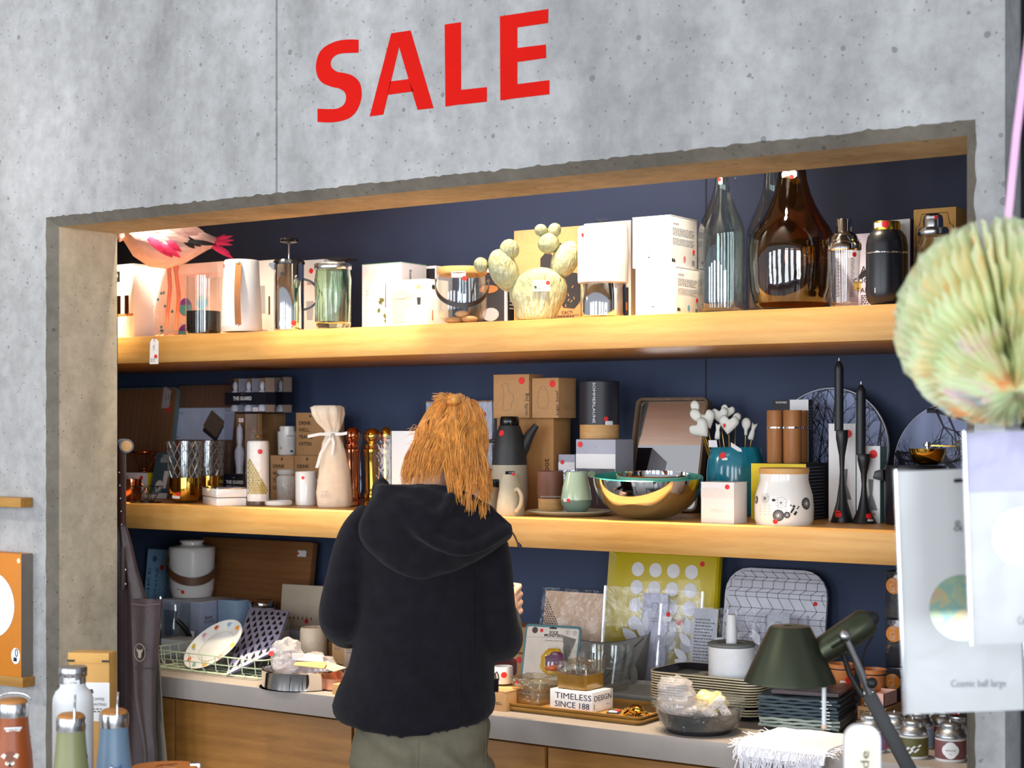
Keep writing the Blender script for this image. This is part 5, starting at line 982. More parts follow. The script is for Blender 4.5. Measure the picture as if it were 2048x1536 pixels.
g_.lathe('bowl', [(0, 932), (18, 932), (30, 922), (36, 905), (37, 897), (0, 897)], GOLD, 40); g_.lathe('knob', [(0, 897), (3.5, 897), (3.5, 893), (8, 892), (8, 887), (5, 886), (5, 884), (0, 883)], CHROME, 20, keep=False); part('lever', MB().strip([(.0, 0, g_.zz(891)), (.06, .0, g_.zz(892)), (.085, 0, g_.zz(892))], (0, .006, 0), .003), GOLD, g_.o); part('lever_knob', MB().ellipsoid((.085, 0, g_.zz(890)), (.02, .012, .014), 14, 8), mat('mottled_grey', (90, 90, 84), .5, var=.4, vs=60), g_.o)
# ================================================================== worktop, left of the woman
Z = ZC
BLUEW = mat('pale_blue_print', (150, 196, 232), .4, var=.1, vs=30)
p = Panel('greeting_sign', 'pale blue printed card with congratulation lettering behind the white lidded pot', 'card', 292, 352, 1099, 4.385, Z+.001, radians(6), .012, BLUEW, .004)
for k, (tx, a) in enumerate((('Geburtstag', .35), ('GLÜCKWUNSCH', .72), ('DANKE', .12))): p.f.text(tx, a, .42, .016, mat('teal_blue_ink', (40, 96, 120), .5), rot=pi/2, width=p.h*.7)
p.f.dot(.52, .78, .010); p.f.put('print', circ(.012, 16), mat('denim_print', (70, 110, 150), .5), .26, .88)
b = Box('packaging_box', 'white carton carrying the white pot with the leather strap', 'box', 322, 399, 470, 1205, 4.15, Z, mat('bluish_white_card', (1, 1, 1)), phi=0); b.lid(CARDW); b.r.text('Bucket', .25, .64, .012, INK, width=.035); b.r.lines(.12, .5, .50, .58, 3, GREYINK); b.f.put('print', [(-.03, -.04), (.03, -.04), (.035, .05), (-.035, .05)], mat('dim_blue_print', (120, 140, 176), .4), .25, .45); b.f.dot(.9, .2, .004, 'print', INK)
zt = b.top()+.0015; pt = Rnd('lidded_pot', 'white ceramic lidded pot with a brown leather strap on the white carton', 'pot', 384, 4.26, zt)
pt.lathe('body', [(0, 1198), (30, 1198), (39, 1192), (43, 1178), (45, 1150), (45.5, 1110), (46, 1100), (44, 1098), (0, 1098)], CERAM, 48); pt.lathe('lid', [(45, 1099), (46.5, 1096), (44, 1093), (24, 1090), (21, 1088), (21, 1085), (24, 1084), (24.5, 1081), (22, 1079.5), (0, 1079)], CERAM, 48, keep=False)
path = []; R_ = 46.5/pt.s
for k in range(37):
    t = k/36; a = radians(-100+205*t); r = R_+.002+.012*sin(pi*t); path.append((r*sin(a), -r*cos(a), pt.zz(1119+40*sin(pi*t)**1.2)))
part('strap', MB().strip(path, (0, 0, .0145), .003), BROWNLEATHER, pt.o, 70)
for q in (path[0], path[-1]): part('rivet', MB().ellipsoid(q, (.006, .006, .006), 10, 6), BLACK, pt.o)
pt.dot(366, 1180, 4); pt.text('bucket', 358, 1175, 2.6, INK, width=9)
p = Panel('cutting_board', 'long bamboo cutting board leaning behind the white lidded pot', 'board', 398, 623, 1079, 4.37, Z, radians(8), .026, wood('bamboo_board', (164, 112, 68), (128, 84, 48), 0, 9, .45), .006); p.o.rotation_euler[2] = -.015
q = Face(p.o, (-p.w/2, -.0135, 0), (1, 0, 0), (0, 0, 1), p.w, p.h); q.put('price_label', rrect(.040, .022, .002, 2), WHITE, .915, .855); q.dot(.885, .885, .0045, lift=.002); q.lines(.90, .965, .865, .92, 3, INK)
# clear beaker
bk = Rnd('measuring_beaker', 'clear plastic beaker with a black handle stand, front left on the worktop', 'beaker', 349, YR(349, 1305, 32, Z), Z)
bk.lathe('wall', [(0, 1302), (30, 1302), (32, 1297), (33, 1230), (32, 1206), (30.5, 1206), (31, 1290), (0, 1292)], CLEAR, 40); bk.lathe('dark_base', [(0, 1306), (38, 1306), (40, 1302), (38, 1298), (0, 1298)], BLACKGLOSS, keep=False)
part('handle', MB().tube([(.006, -.046, bk.zz(1236)), (.03, -.05, bk.zz(1250)), (.052, -.04, bk.zz(1270)), (.058, -.035, bk.zz(1280))], [.008, .009, .009, .008], 10), BLACK, bk.o, 60); part('side_rail', MB().box(-.052, -.044, -.008, .008, 0, bk.zz(1192)), CHROME, bk.o, bevel=.001); part('label', MB().box(.048, .066, -.045, -.043, bk.zz(1283), bk.zz(1260)), WHITE, bk.o)
b = Box('packaging_box', 'small light blue box right of the white pot carton', 'box', 436, 474, 498, 1202, 4.20, Z+.07, BLUEW, d=None); b.body.data.materials[0] = mat('light_blue_card', (176, 206, 240), .5)
bb = Box('speaker_block', 'black block under the small light blue box', 'block', 432, 476, 500, 1252, 4.19, Z, BLACK, h=.068)
# jam glass with metal lid, paper pouch, wrap
j = Rnd('storage_jar', 'short glass jar with a steel lid in front of the bamboo board', 'jar', 524, 4.27, Z); j.lathe('body', [(0, 1262), (24, 1262), (25, 1258), (25.5, 1214), (0, 1214)], CERAM); j.lathe('lid', [(26, 1214), (27, 1212), (27, 1204), (25, 1201), (22, 1203), (0, 1204)], CHROME, keep=False)
PAPER = mat('cream_paper', (206, 190, 168), .8, var=.08, vs=14, bump=.2, bs=30)
p = Panel('paper_pouch', 'cream paper pouch standing in front of the bamboo board beside the woman', 'pouch', 566, 646, 1170, 4.26, Z, radians(6), .01, PAPER, .002, rz=.1, poly=None); 
p.f.text('ATOV', .35, .36, .013, GREYINK); p.f.dot(.62, .46, .008)
for k in range(6): p.f.put('print', [(-.003, 0), (.003, 0), (0, .012)], DARKCARD, .22+.1*k, .48)
wr = thing('gift_wrap', 'folded lilac gift wrap printed with black fir trees sticking out of the wire basket', 'wrapping paper', (0, 0, 0), 0)
A0, B0, C0, D0 = PT(452, 1350, 3.70), PT(548, 1302, 3.76), PT(578, 1222, 4.10), PT(500, 1214, 4.12); wr.location = A0
def wq(u, v): return (A0.lerp(B0, u)).lerp(D0.lerp(C0, u), v)-A0+Vector((0, 0, .010*sin(pi*v)*sin(pi*u)))
WRAP = mat('lilac_paper', (196, 190, 220), .5, var=.04); mb = MB().grid(lambda u, v: wq(u, v), 8, 12); mb2 = MB().grid(lambda u, v: wq(u, v)+Vector((0, .006, -.004)), 8, 12); mb.add(mb2.v, [tuple(reversed(f)) for f in mb2.f]); part('sheet', mb, WRAP, wr, 60)
n_ = (wq(.6, .5)-wq(.4, .5)).cross(wq(.5, .6)-wq(.5, .4)).normalized(); mb = MB()
for r in range(8):
    for k in range(6):
        u = (k+.5+.5*(r % 2))/6.5; v = .06+.115*r
        if u > .95: continue
        pl_ = [(-.05, 0), (-.012, 0), (-.012, -.02), (.012, -.02), (.012, 0), (.05, 0), (.03, .03), (.035, .03), (0, .085), (-.035, .03), (-.03, .03)]
        vs = [wq(min(1, max(0, u+a*1.0)), min(1, v+b_))+n_*.0012*(1 if n_.y < 0 else -1) for a, b_ in pl_]; mb.add(vs, [(0, 1, 4, 5, 6, 10), (1, 2, 3, 4), (10, 6, 7, 8, 9)])
part('fir_tree_print', mb, INK, wr, 0)
# drinks tumbler with a mint lid, candle, small boxes
t = Rnd('tumbler', 'white tapered tumbler with a mint lid and dark foot behind the cake tin', 'cup', 559, YR(559, 1320, 23, Z)+.02, Z); t.lathe('body', [(0, 1306), (24, 1306), (24, 1300), (21, 1262), (20.5, 1258), (0, 1258)], CERAM); t.lathe('lid', [(21, 1259), (20.5, 1256), (19.5, 1243), (18, 1241), (0, 1240.5)], mat('mint_plastic', (190, 206, 180), .4), keep=False); t.lathe('foot', [(0, 1322), (22, 1322), (24, 1318), (24, 1306), (0, 1306)], mat('dim_smoked_plastic', (78, 66, 60), .2), keep=False); t.prof = t.pr([(24.5, 1322), (24.5, 1300)]); t.label(553, 1312, 14, 7); t.dot(563, 1309, 5)
b = Box('packaging_box', 'dark grey box printed with white lines between tumbler and candle', 'box', 578, 601, 609, 1262, 4.00, Z, mat('slate_card', (84, 82, 88), .5)); b.f.rect('print', 0, .56, 1, .60, WHITE); b.f.lines(.1, .8, .3, .5, 3, PALEINK)
c_ = Rnd('pillar_candle', 'wide cream candle with a looped wick left of the woman\'s elbow', 'candle', 627, 3.98, Z); c_.lathe('wax_body', [(0, 1318), (27, 1318), (28, 1312), (26.5, 1258), (24, 1254), (20, 1257), (0, 1258)], mat('mottled_cream_wax', (222, 202, 176), .5, var=.12, vs=22, sss=.1)); part('wick', MB().tube([(-.002, -.01, c_.zz(1258)), (-.006, -.03, c_.zz(1264)), (.004, -.036, c_.zz(1272)), (.012, -.036, c_.zz(1262)), (.006, -.025, c_.zz(1250))], .0014, 6), mat('tan_string', (1, 1, 1)), c_.o)
for xl, xm, yt, Y, lab in ((640, 662, 1284, 4.02, 'dark brown carton behind the cream candle'), (664, 690, 1276, 3.98, 'kraft carton beside the woman\'s left sleeve'), (688, 716, 1282, 3.93, 'pale kraft carton half behind the woman\'s jacket')):
    b = Box('packaging_box', lab, 'box', xl, xm, None, yt, Y, Z, KRAFT2 if xl < 650 else (KRAFT if xl < 680 else mat('sand_card', (1, 1, 1))), d=.06); b.f.lines(.2, .8, .6, .75, 2, GREYINK); b.f.dot(.2, .15, .004, 'print', INK)
# wire basket with plate
WG = mat('pale_green_wire', (196, 212, 178), .4); by0 = YB(440, 1356, Z); bw = thing('wire_basket', 'pale green wire basket holding the dotted plate, at the left worktop edge', 'basket', (XX(440, by0+.13), by0+.13, Z), .0, None)
wA, wB = XX(338, by0+.12)-bw.location.x, XX(526, by0+.02)-bw.location.x
def rr3(w0, w1, d0, d1, r, z, n=5):
    pts = []
    for cx, cy, a0 in ((w1-r, d0+r, -pi/2), (w1-r, d1-r, 0), (w0+r, d1-r, pi/2), (w0+r, d0+r, pi)):
        for i in range(n+1): a = a0+pi/2*i/n; pts.append((cx+r*cos(a), cy+r*sin(a), z))
    return pts
bd0, bd1 = -.115, .10; zr = .062
for z, e in ((zr, 0), (zr-.026, .004), (.004, .022)): part('rim_wire', MB().tube(rr3(wA+e, wB-e, bd0+e, bd1-e, .03, z), .0021 if z == zr else .0017, 6, True), WG, bw, 60)
for k in range(9):
    x = wA+.03+(wB-wA-.06)*k/8
    part('wire', MB().tube([(x, bd0, zr), (x, bd0+.006, .018), (x, bd0+.022, .003), (x, bd1-.022, .003), (x, bd1-.006, .018), (x, bd1, zr)], .0016, 6), WG, bw, 60)
for k in range(5):
    y = bd0+.03+(bd1-bd0-.06)*k/4
    part('wire', MB().tube([(wA, y, zr), (wA+.006, y, .018), (wA+.022, y, .005), (wB-.022, y, .005), (wB-.006, y, .018), (wB, y, zr)], .0016, 6), WG, bw, 60)
pl = thing('plate', 'white oval plate with coloured dots standing tilted in the green wire basket', 'plate', (XX(432, by0+.07), by0+.055, Z+.022), .15, None, -radians(38)); pl.rotation_euler[1] = -radians(24)
a_, b_ = .120, .078; R0 = lambda s_, z: [(a_*s_*cos(2*pi*j/48), z, b_+b_*s_*sin(2*pi*j/48)) for j in range(48)]
part('body', MB().loft([R0(.02, .004), R0(.62, .004), R0(.70, .002), R0(.97, -.010), R0(1, -.0115), R0(.99, -.0085), R0(.72, .0075), R0(.6, .009), R0(.02, .009)]), CERAM, pl)
fp = Face(pl, (0, 0, b_), (1, 0, 0), (0, 0, 1), 1, 1)
for k, (a, cc_) in enumerate(((20, (232, 150, 60)), (55, (150, 190, 220)), (88, (226, 96, 44)), (118, (222, 160, 180)), (150, (196, 186, 60)), (190, (230, 110, 50)), (222, (150, 190, 180)), (255, (236, 170, 60)), (290, (240, 150, 140)), (325, (220, 190, 80)))):
    x, z = .84*a_*cos(radians(a)), .84*b_*sin(radians(a)); fp.put('painted_dot', circ(.0082, 14), mat('plate_dot_%d' % k, cc_, .3), x, z, lift=.0075); fp.put('print', circ(.0012, 6), INK, x*.98+.013, z*.96, lift=.0076)
o = part('painted_ring', MB().tube([(a_*.60*cos(2*pi*j/40), b_*.60*sin(2*pi*j/40), 0) for j in range(40)], .0007, 4, True), mat('faded_gold', (1, 1, 1)), pl, 60); o.matrix_local = fp.mtx(0, 0, 0, -.0035)
b = Box('packaging_box', 'low white box left of the green wire basket', 'box', 322, 372, None, 1312, 3.93, Z, CARDW, d=.09, h=.055)
# cake tin with bags
ty = YR(604, 1386, 82, Z); ct = Rnd('cake_tin', 'round polished steel cake tin full of small bags, at the worktop edge', 'tin', 606, ty, Z)
ct.lathe('wall', [(0, 1384), (80, 1384), (82, 1381), (82, 1338), (83.5, 1336), (82, 1334.5), (80.5, 1337), (80.5, 1379), (0, 1380)], CHROME, 64); ct.lathe('base_lip', [(84, 1386), (87, 1385.5), (87, 1383), (84, 1382)], CHROME, 64, keep=False)
BAG = thin('crinkled_bag', (250, 246, 248), .10, .08, wrinkle=1.0, ws=60, haze=.22)
def crumple(name, label, loc, r, seed, m, extra=None):
    o = tag(part(name, MB().ellipsoid((0, 0, 0), r, 22, 14, None, lambda q: 1+.38*noise.noise(q*38+Vector((seed, 0, 0)))+.16*noise.noise(q*95)), m, None, 25), label, 'bag', 'little bags in the cake tin' if not extra else extra); o.location = loc; return o
cw = lambda dx, dy, dz: (ct.X+dx, ty+dy, Z+dz)
crumple('plastic_bag', 'crumpled clear bag with red print standing highest in the cake tin', cw(-.03, -.04, .085), (.052, .045, .055), 3, BAG); crumple('plastic_bag', 'crumpled clear bag low at the back of the cake tin', cw(.03, .03, .055), (.06, .05, .04), 9, BAG); crumple('plastic_bag', 'crumpled clear bag at the left inside the cake tin', cw(-.065, .02, .05), (.04, .04, .035), 5, BAG)
st = tag(part('price_sticker', MB().lathe([(0, 0), (.008, 0), (.008, .0006), (0, .0006)], 16), RED, None), 'round red sticker on the highest bag in the cake tin', 'sticker'); st.location = cw(-.045, -.088, .10); st.rotation_euler = (pi/2-.3, 0, .5)
for k, (dx, dy, dz, rx_, rz_, lab, m) in enumerate(((.07, -.055, .066, .25, .5, 'kraft tag lying across the rim of the cake tin', KRAFT), (.10, -.02, .060, .15, -.2, 'pale card tag at the right rim of the cake tin', mat('sand_card', (1, 1, 1))), (.045, -.03, .078, .35, .8, 'blue grey paper tag in the middle of the cake tin', mat('greyblue_card', (168, 180, 196), .6)))):
    o = tag(part('card_tag', MB().flat(rrect(.09, .045, .004, 2), -.001, .001), m, None), lab, 'tag', 'paper tags in the cake tin'); o.location = cw(dx, dy, dz); o.rotation_euler = (rx_, .1, rz_)
cp = thing('copper_pan', 'copper saucepan beside the cake tin, half hidden by the woman', 'pan', (XX(680, 3.72), 3.72, Z), 0); part('body', MB().lathe([(0, 0), (.055, 0), (.06, .004), (.062, .035), (.059, .035), (.056, .006), (0, .006)], 40), mat('dull_rose_copper', (204, 140, 108), .35, 1.0), cp)
ks = Box('packaging_box', 'small kraft box at the worktop edge touching the woman\'s jacket', 'box', 664, 700, None, 1366, 3.625, Z, KRAFT, d=.05, h=.03)
# ================================================================== worktop, right of the woman
Z = ZC
# cartons behind the elbow
b = Box('packaging_box', 'larger kraft carton with a white label behind the sock card', 'box', 975, 1058, 1092, 1256, 4.16, Z+.0805, KRAFT); b.lid(KRAFT); b.r.rect('label', .15, .25, .8, .78, WHITE); b.r.lines(.2, .75, .3, .74, 8, GREYINK)
b = Box('packaging_box', 'kraft window carton showing dark red cups under the larger carton', 'box', 968, 1046, 1080, 1322, 4.14, Z, KRAFT, h=.079); b.f.put('window', rrect(b.w*.85, b.h*.66, .012, 4), mat('oxblood_window', (86, 26, 28), .15, coat=.4), .42, .16); b.f.dot(.90, .78, .009)
m_ = Rnd('mug', 'small white mug with a black squiggle and red sticker right of the woman', 'mug', 1006, YR(1006, 1366, 20, Z+.03), Z+.045); kb = Box('packaging_box', 'long kraft box under the small white mug', 'box', 955, 1010, 1062, 1377, 3.70, Z, KRAFT, h=.044); kb.lid(KRAFT); kb.f.lines(.3, .9, .2, .35, 2, INK); kb.r.text('K', .75, .22, .012, INK)
m_.Y = 3.80; m_.X = XX(1006, 3.80); m_.s = ss(1006, 3.80); m_.o.location = (m_.X, 3.80, Z+.045); m_.lathe('body', [(0, 1366), (18, 1366), (20, 1362), (20, 1334), (19, 1332), (18, 1334), (18, 1360), (0, 1362)], CERAM); m_.dot(1008, 1347, 6)
mb = MB().tube([(-.020, -.021, m_.zz(1356)), (-.022, -.021, m_.zz(1345)), (-.017, -.0235, m_.zz(1341)), (-.013, -.025, m_.zz(1347)), (-.012, -.0255, m_.zz(1358))], .0018, 6); part('print', mb, INK, m_.o)
fk = Box('packaging_box', 'plain kraft box at the worktop edge touching the woman\'s jacket hem', 'box', 962, 1012, 1034, 1385, YB(1012, 1424, Z), Z, KRAFT); fk.f.lines(.3, .85, .3, .45, 2, INK); fk.lid(KRAFT)
# sock monsters blister card
TEALC = mat('dusty_teal_card', (84, 130, 140), .5); CREAM = mat('cream_card', (230, 218, 206), .55)
p = Panel('blister_card', 'teal framed SOCK MONSTERS card with a purple and yellow toy in a clear bubble', 'card', 1052, 1156, 1250, 4.09, Z, radians(14), .004, TEALC, .012, rz=.14)
q = Face(p.o, (-p.w/2, -.0021, 0), (1, 0, 0), (0, 0, 1), p.w, p.h); q.put('print', rrect(p.w-.014, p.h-.014, .007, 3), CREAM, .5, .0, lift=.0003).matrix_local = q.mtx(.5, .035, 0, .0003)
q.put('hang_hole', [(-.012, -.002), (.012, -.002), (.012, .002), (.004, .003), (0, .006), (-.004, .003), (-.012, .002)], INK, .50, .945); q.put('logo', circ(.0095, 18), mat('dark_brown_print', (66, 46, 36), .5), .18, .90); q.dot(.30, .90, .0055); q.text('SOCK', .52, .875, .0082, INK, bold=.0004, width=.030); q.text('MONSTERS', .52, .825, .0082, INK, bold=.0004, width=.060); q.rect('rule', .05, .785, .95, .789, TEALC, lift=.0008); q.text('Laundry Sock Locks', .56, .745, .0045, INK, width=.065)
for a in (.76, .89): q.put('icon', circ(.0065, 14), TEALC, a, .89); q.put('icon', circ(.0057, 14), CREAM, a, .89, lift=.0009); q.put('icon', [(-.0008, -.004), (.001, -.004), (.0008, .004), (-.001, .004)], TEALC, a, .89, lift=.0014)
q.put('print', circ(.018, 18, ry=.022), TEALC, .14, .08, lift=.0008); q.put('print', circ(.016, 18, ry=.020), CREAM, .14, .08, lift=.0012)
bub = part('clear_bubble', MB().ellipsoid((p.w*.08, -.002, p.h*.40), (.044, .016, .047), 28, 14), CLEAR, p.o, 70)
r_ = random.Random(4)
def blob(name, cx, cz_, rx, rz, m, seed, y): part(name, MB().ellipsoid((cx, y, cz_), (rx, .005, rz), 30, 8, None, lambda v: 1+.30*noise.noise(Vector((v.x*70+seed, v.z*70, 0)))), m, p.o, 70)
blob('yellow_toy', p.w*.05, p.h*.39, .040, .040, mat('sunflower_rubber', (226, 176, 26), .4), 2, -.006); blob('purple_toy', p.w*.11, p.h*.41, .033, .028, mat('plum_rubber', (104, 30, 84), .4), 7, -.012); blob('orange_toy', p.w*.08, p.h*.30, .022, .010, mat('orange_rubber', (214, 96, 30), .4), 5, -.013)
# dotted pouch
p = Panel('board_pack', 'thin beech board with black dots in one corner wrapped in film', 'board', 1086, 1205, 1184, 4.33, Z, radians(9), .006, mat('pale_peach_beech', (226, 190, 156), .5, var=.04, stretch=(.3, 3, 3)), .002)
q = Face(p.o, (-p.w/2, -.0032, 0), (1, 0, 0), (0, 0, 1), p.w, p.h)
mb = MB(); w = p.w; h = p.h
for r in range(26):
    for k in range(14):
        x = .004+.0088*k+(.0044 if r % 2 else 0); z = h-.008-.0072*r
        if x < .003+.0042*r*1.05 and x < w-.004 and z > 0: mb.flat([(x+a, z+b2) for a, b2 in circ(.0027, 7)], 0, .0003)
o = part('dot_print', mb, mat('dark_brown_print', (1, 1, 1)), p.o, 0); o.matrix_local = q.mtx(0, 0, 0, .0003)
part('clear_film', MB().grid(lambda u, v: (-w/2-.010+(w+.02)*u, -.008-.003*noise.noise(Vector((u*7, v*7, 2))), .001+(h+.008)*v), 10, 10), FILM, p.o, 60)
# yellow tray
YT = mat('mustard_yellow_tray', (212, 190, 14), .32, var=.03, coat=.2); p = Panel('serving_tray', 'large mustard yellow tray with rows of white discs standing against the back wall', 'tray', 1217, 1438, 1098, 4.36, Z, radians(8), .006, YT, .016)
w, h = p.w, p.h; fr = MB(); pa, pb = rrect(w, h, .018, 5), rrect(w-.036, h-.036, .012, 5, z0=.018); n = len(pa); v = [(x, -.003, z) for x, z in pb]+[(x, -.020, z) for x, z in pa]+[(x*1.0, -.016, z) for x, z in pa]
fs = []
for i in range(n): j = (i+1) % n; fs += [(i, j, n+j, n+i)]
fr.add(v, fs); fr.add([(x, -.020, z) for x, z in pa]+[(x, .003, z) for x, z in pa], [(i, (i+1) % n, (i+1) % n+n, i+n) for i in range(n)]); part('raised_rim', fr, YT, p.o, 40)
q = Face(p.o, (-w/2, -.0032, 0), (1, 0, 0), (0, 0, 1), w, h); ux = (h*1.0)
for r in range(5):
    for k in range(4): q.put('printed_disc', circ(.0215, 28), mat('white_print', (236, 236, 240), .35), .252+.162*k, .835-.137*r, lift=.0003)
q.dot(.83, .90, .008)
# white tile pattern tray
p = Panel('serving_tray', 'white rounded tray with a black line tile pattern against the back wall', 'tray', 1447, 1651, 1138, 4.36, Z, radians(9), .012, mat('white_melamine', (226, 228, 240), .3), .075)
w, h = p.w, p.h; q = Face(p.o, (-w/2, -.0062, 0), (1, 0, 0), (0, 0, 1), w, h); mb = MB(); tw = .0012
def inside(x, z):
    r = .072; cx = min(max(x, -w/2+.004+r), w/2-.004-r); cz_ = min(max(z, .004+r), h-.004-r); return (x-cx)**2+(z-cz_)**2 <= r*r or (abs(x-cx) < 1e-9 and abs(z-cz_) < 1e-9)
def seg(a, b_):
    N_ = 24; run = None
    for i in range(N_+1):
        t = i/N_; pnt = (a[0]+(b_[0]-a[0])*t, a[1]+(b_[1]-a[1])*t); ok = inside(pnt[0]-w/2, pnt[1])
        if ok and run is None: run = pnt
        if run is not None and (not ok or i == N_):
            e = pnt; d = Vector((e[0]-run[0], e[1]-run[1]))
            if d.length > .001: nn = Vector((-d.y, d.x)).normalized()*tw/2; mb.flat([(run[0]-nn.x, run[1]-nn.y), (e[0]-nn.x, e[1]-nn.y), (e[0]+nn.x, e[1]+nn.y), (run[0]+nn.x, run[1]+nn.y)], 0, .0003)
            run = None
rows = [(.0, .010, 0), (.010, .026, .020), (.026, .036, -.014), (.036, .058, 0), (.058, .070, -.018), (.070, .084, 0), (.084, .116, .022), (.116, .140, -.022), (.140, .156, 0), (.156, .186, .020), (.186, .204, -.02), (.204, .222, 0), (.222, .250, .02), (.250, .28, -.02)]
off = .012
for (z0, z1, sl) in rows:
    za, zb_ = h-z0, h-z1
    if zb_ < 0: break
    seg((0, za), (w, za))
    for k in range(-1, 10):
        x = off+k*.034; seg((x, za), (x+sl, zb_))
    off = (off+sl+.034) % .034
o = part('line_print', mb, NAVYINK, p.o, 0); o.matrix_local = q.mtx(0, 0, 0, .0004); q.dot(.895, .735, .0065)
# clear packs with white paper leaves and grey labels
LEAFW = mat('white_paper_leaf', (232, 234, 242), .6, var=.02); LIL = mat('pale_lilac_card', (196, 198, 220), .5, var=.03)
def leafpack(label, xl, xr, yt, Yb, lean, leaves, cards, zb=0.0):
    p = Panel('leaf_pack', label, 'package', xl, xr, yt, Yb, Z+zb, radians(lean), .004, FILM, .004, group='film packs of white paper leaves', body=None); w, h = p.w, p.h
    part('clear_film', MB().grid(lambda u, v: (-w/2+w*u, -.010-.004*noise.noise(Vector((u*5, v*5, xl))), h*v), 14, 14), FILM, p.o, 60); part('back_film', MB().grid(lambda u, v: (-w/2+w*u, .002, h*v), 2, 2), FILM, p.o, 60)
    for s_ in (-1, 1): part('film_seam', MB().box(s_*w/2-.0025, s_*w/2+.0025, -.006, .002, 0, h), thin('film_seam', (236, 238, 244), .3, .1, haze=.15), p.o)
    for (px, py, L, wd, ang) in leaves:
        x = (px-xl)/(xr-xl)*w-w/2; z = (HC-(py-HZ)/ss(px, Yb+.03)-Z-zb)/cos(radians(lean)); poly = [(wd*sin(pi*t)**.8*s_*(1 if i == 0 else -1), L*t) for i, s_ in ((0, 1),) for t in [k/8 for k in range(9)]]+[(-wd*sin(pi*t)**.8, L*t) for t in [k/8 for k in range(7, 0, -1)]]
        R = Matrix.Rotation(radians(ang), 2); mb = MB().prism([tuple(R @ Vector(q)+Vector((x, z))) for q in poly], -.0055+.0003*(len(mb_list) % 4), -.0045+.0003*(len(mb_list) % 4)); mb_list.append(1); part('paper_leaf', mb, LEAFW, p.o, 0)
    for (a0, b0, a1, b1, m, rows_) in cards:
        o = part('card', MB().box(-w/2+a0*w, -w/2+a1*w, -.0038, -.0030, b0*h, b1*h), m, p.o); f = Face(p.o, (-w/2, -.0040, 0), (1, 0, 0), (0, 0, 1), w, h)
        if rows_: f.lines(a0+.03, a1-.03, b0+.04, b1-.12, rows_, GREYINK)
        else: f.put('logo', rrect(.020, .024, .002, 2), GREYINK, (a0+a1)/2, b1-.19); f.put('logo', rrect(.017, .021, .002, 2), m, (a0+a1)/2, b1-.185, lift=.0008); f.text('GARDEN', (a0+a1)/2, b1-.27, .005, GREYINK); f.text('LEAVES', (a0+a1)/2, b1-.30, .005, GREYINK)
    return p
mb_list = []
p = leafpack('clear film pack of white paper leaves in front of the yellow tray, left one', 1207, 1402, 1177, 4.33, 6, [(1286, 1292, .085, .017, 52), (1292, 1280, .075, .013, 22), (1296, 1262, .06, .011, 8), (1330, 1290, .07, .014, -38)], [(.40, 0, .66, .95, LIL, 0)]); p.f.put('price_label', rrect(.034, .015, .002, 2), WHITE, .67, .66, lift=.014); p.f.dot(.80, .66, .0085, lift=.015)
p = leafpack('clear film pack of white paper leaves with a grey text card, in the middle', 1318, 1452, 1212, 4.24, 8, [(1384, 1292, .055, .012, 48), (1378, 1270, .055, .010, 12), (1382, 1330, .05, .012, 75), (1378, 1318, .052, .012, 58), (1386, 1345, .045, .011, 98), (1424, 1296, .05, .014, -48)], [(.50, .0, .86, .98, mat('cool_grey_card', (196, 202, 212), .5), 22)]); p.f.dot(.15, .88, .007, lift=.014)
p = leafpack('clear film pack of white paper leaves behind the white canister, right one', 1468, 1610, 1226, 4.27, 9, [(1520, 1290, .05, .012, 30), (1540, 1300, .06, .014, -30), (1500, 1300, .05, .012, 60), (1580, 1310, .05, .014, -50)], [(.45, .2, .76, .99, mat('cool_grey_card', (1, 1, 1)), 0)])
p = leafpack('clear film pack with leaves lying low behind the dark napkins', 1560, 1662, 1362, 4.10, 20, [(1590, 1385, .05, .012, 20), (1602, 1386, .05, .012, -20), (1630, 1390, .05, .014, 40)], [])
# clear cone of film
fc = Rnd('film_cone', 'clear film cone wrap standing between the leaf packs', 'wrapping', 1315, 4.17, Z); fc.lathe('film', [(26, 1376), (24, 1340), (17, 1290), (8, 1240), (3, 1222)], FILM, 20)
# felt basket
FELT = mat('grey_wool_felt', (128, 124, 118), .95, var=.08, vs=120, bump=.3, bs=300, sheen=.3); fb = Rnd('felt_basket', 'grey felt basket with pinched corners behind the ribbed glass bowl', 'basket', 1212, 4.205, Z)
def fpt(px, py, y=0): return Vector(((px-1212)/fb.s, y, fb.zz(py)))
def sheet(nm, q00, q10, q11, q01, bulge, sag, m, par):
    fn = lambda u, v: q00.lerp(q10, u).lerp(q01.lerp(q11, u), v)+Vector((0, bulge*sin(pi*u), -sag*sin(pi*u)*v)); a = MB().grid(fn, 12, 8); b_ = MB().grid(lambda u, v: fn(u, v)+Vector((0, .005, 0)), 12, 8); nu, nv = 12, 8
    k = len(a.v); a.add(b_.v, [tuple(reversed(f)) for f in b_.f]); rim = [(nv*(nu+1)+i, nv*(nu+1)+i+1, k+nv*(nu+1)+i+1, k+nv*(nu+1)+i) for i in range(nu)]; a.f += rim; part(nm, a, m, par, 60)
sheet('front_panel', fpt(1132, 1365, -.05), fpt(1248, 1385, -.07), fpt(1296, 1264, -.055), fpt(1126, 1270, -.02), -.015, .022, FELT, fb.o); sheet('side_panel', fpt(1248, 1385, -.07), fpt(1290, 1360, .05), fpt(1302, 1262, .02), fpt(1296, 1263, -.056), .01, .0, FELT, fb.o); sheet('back_panel', fpt(1140, 1360, .07), fpt(1285, 1360, .07), fpt(1296, 1275, .075), fpt(1130, 1280, .075), .0, .02, FELT, fb.o)
part('bottom', MB().box(-.075, .075, -.05, .07, 0, .006), FELT, fb.o, bevel=.002)
part('seam', MB().tube([fpt(1206, 1352, -.088), fpt(1240, 1312, -.086), fpt(1286, 1270, -.068)], .0012, 5), DARKCARD, fb.o)
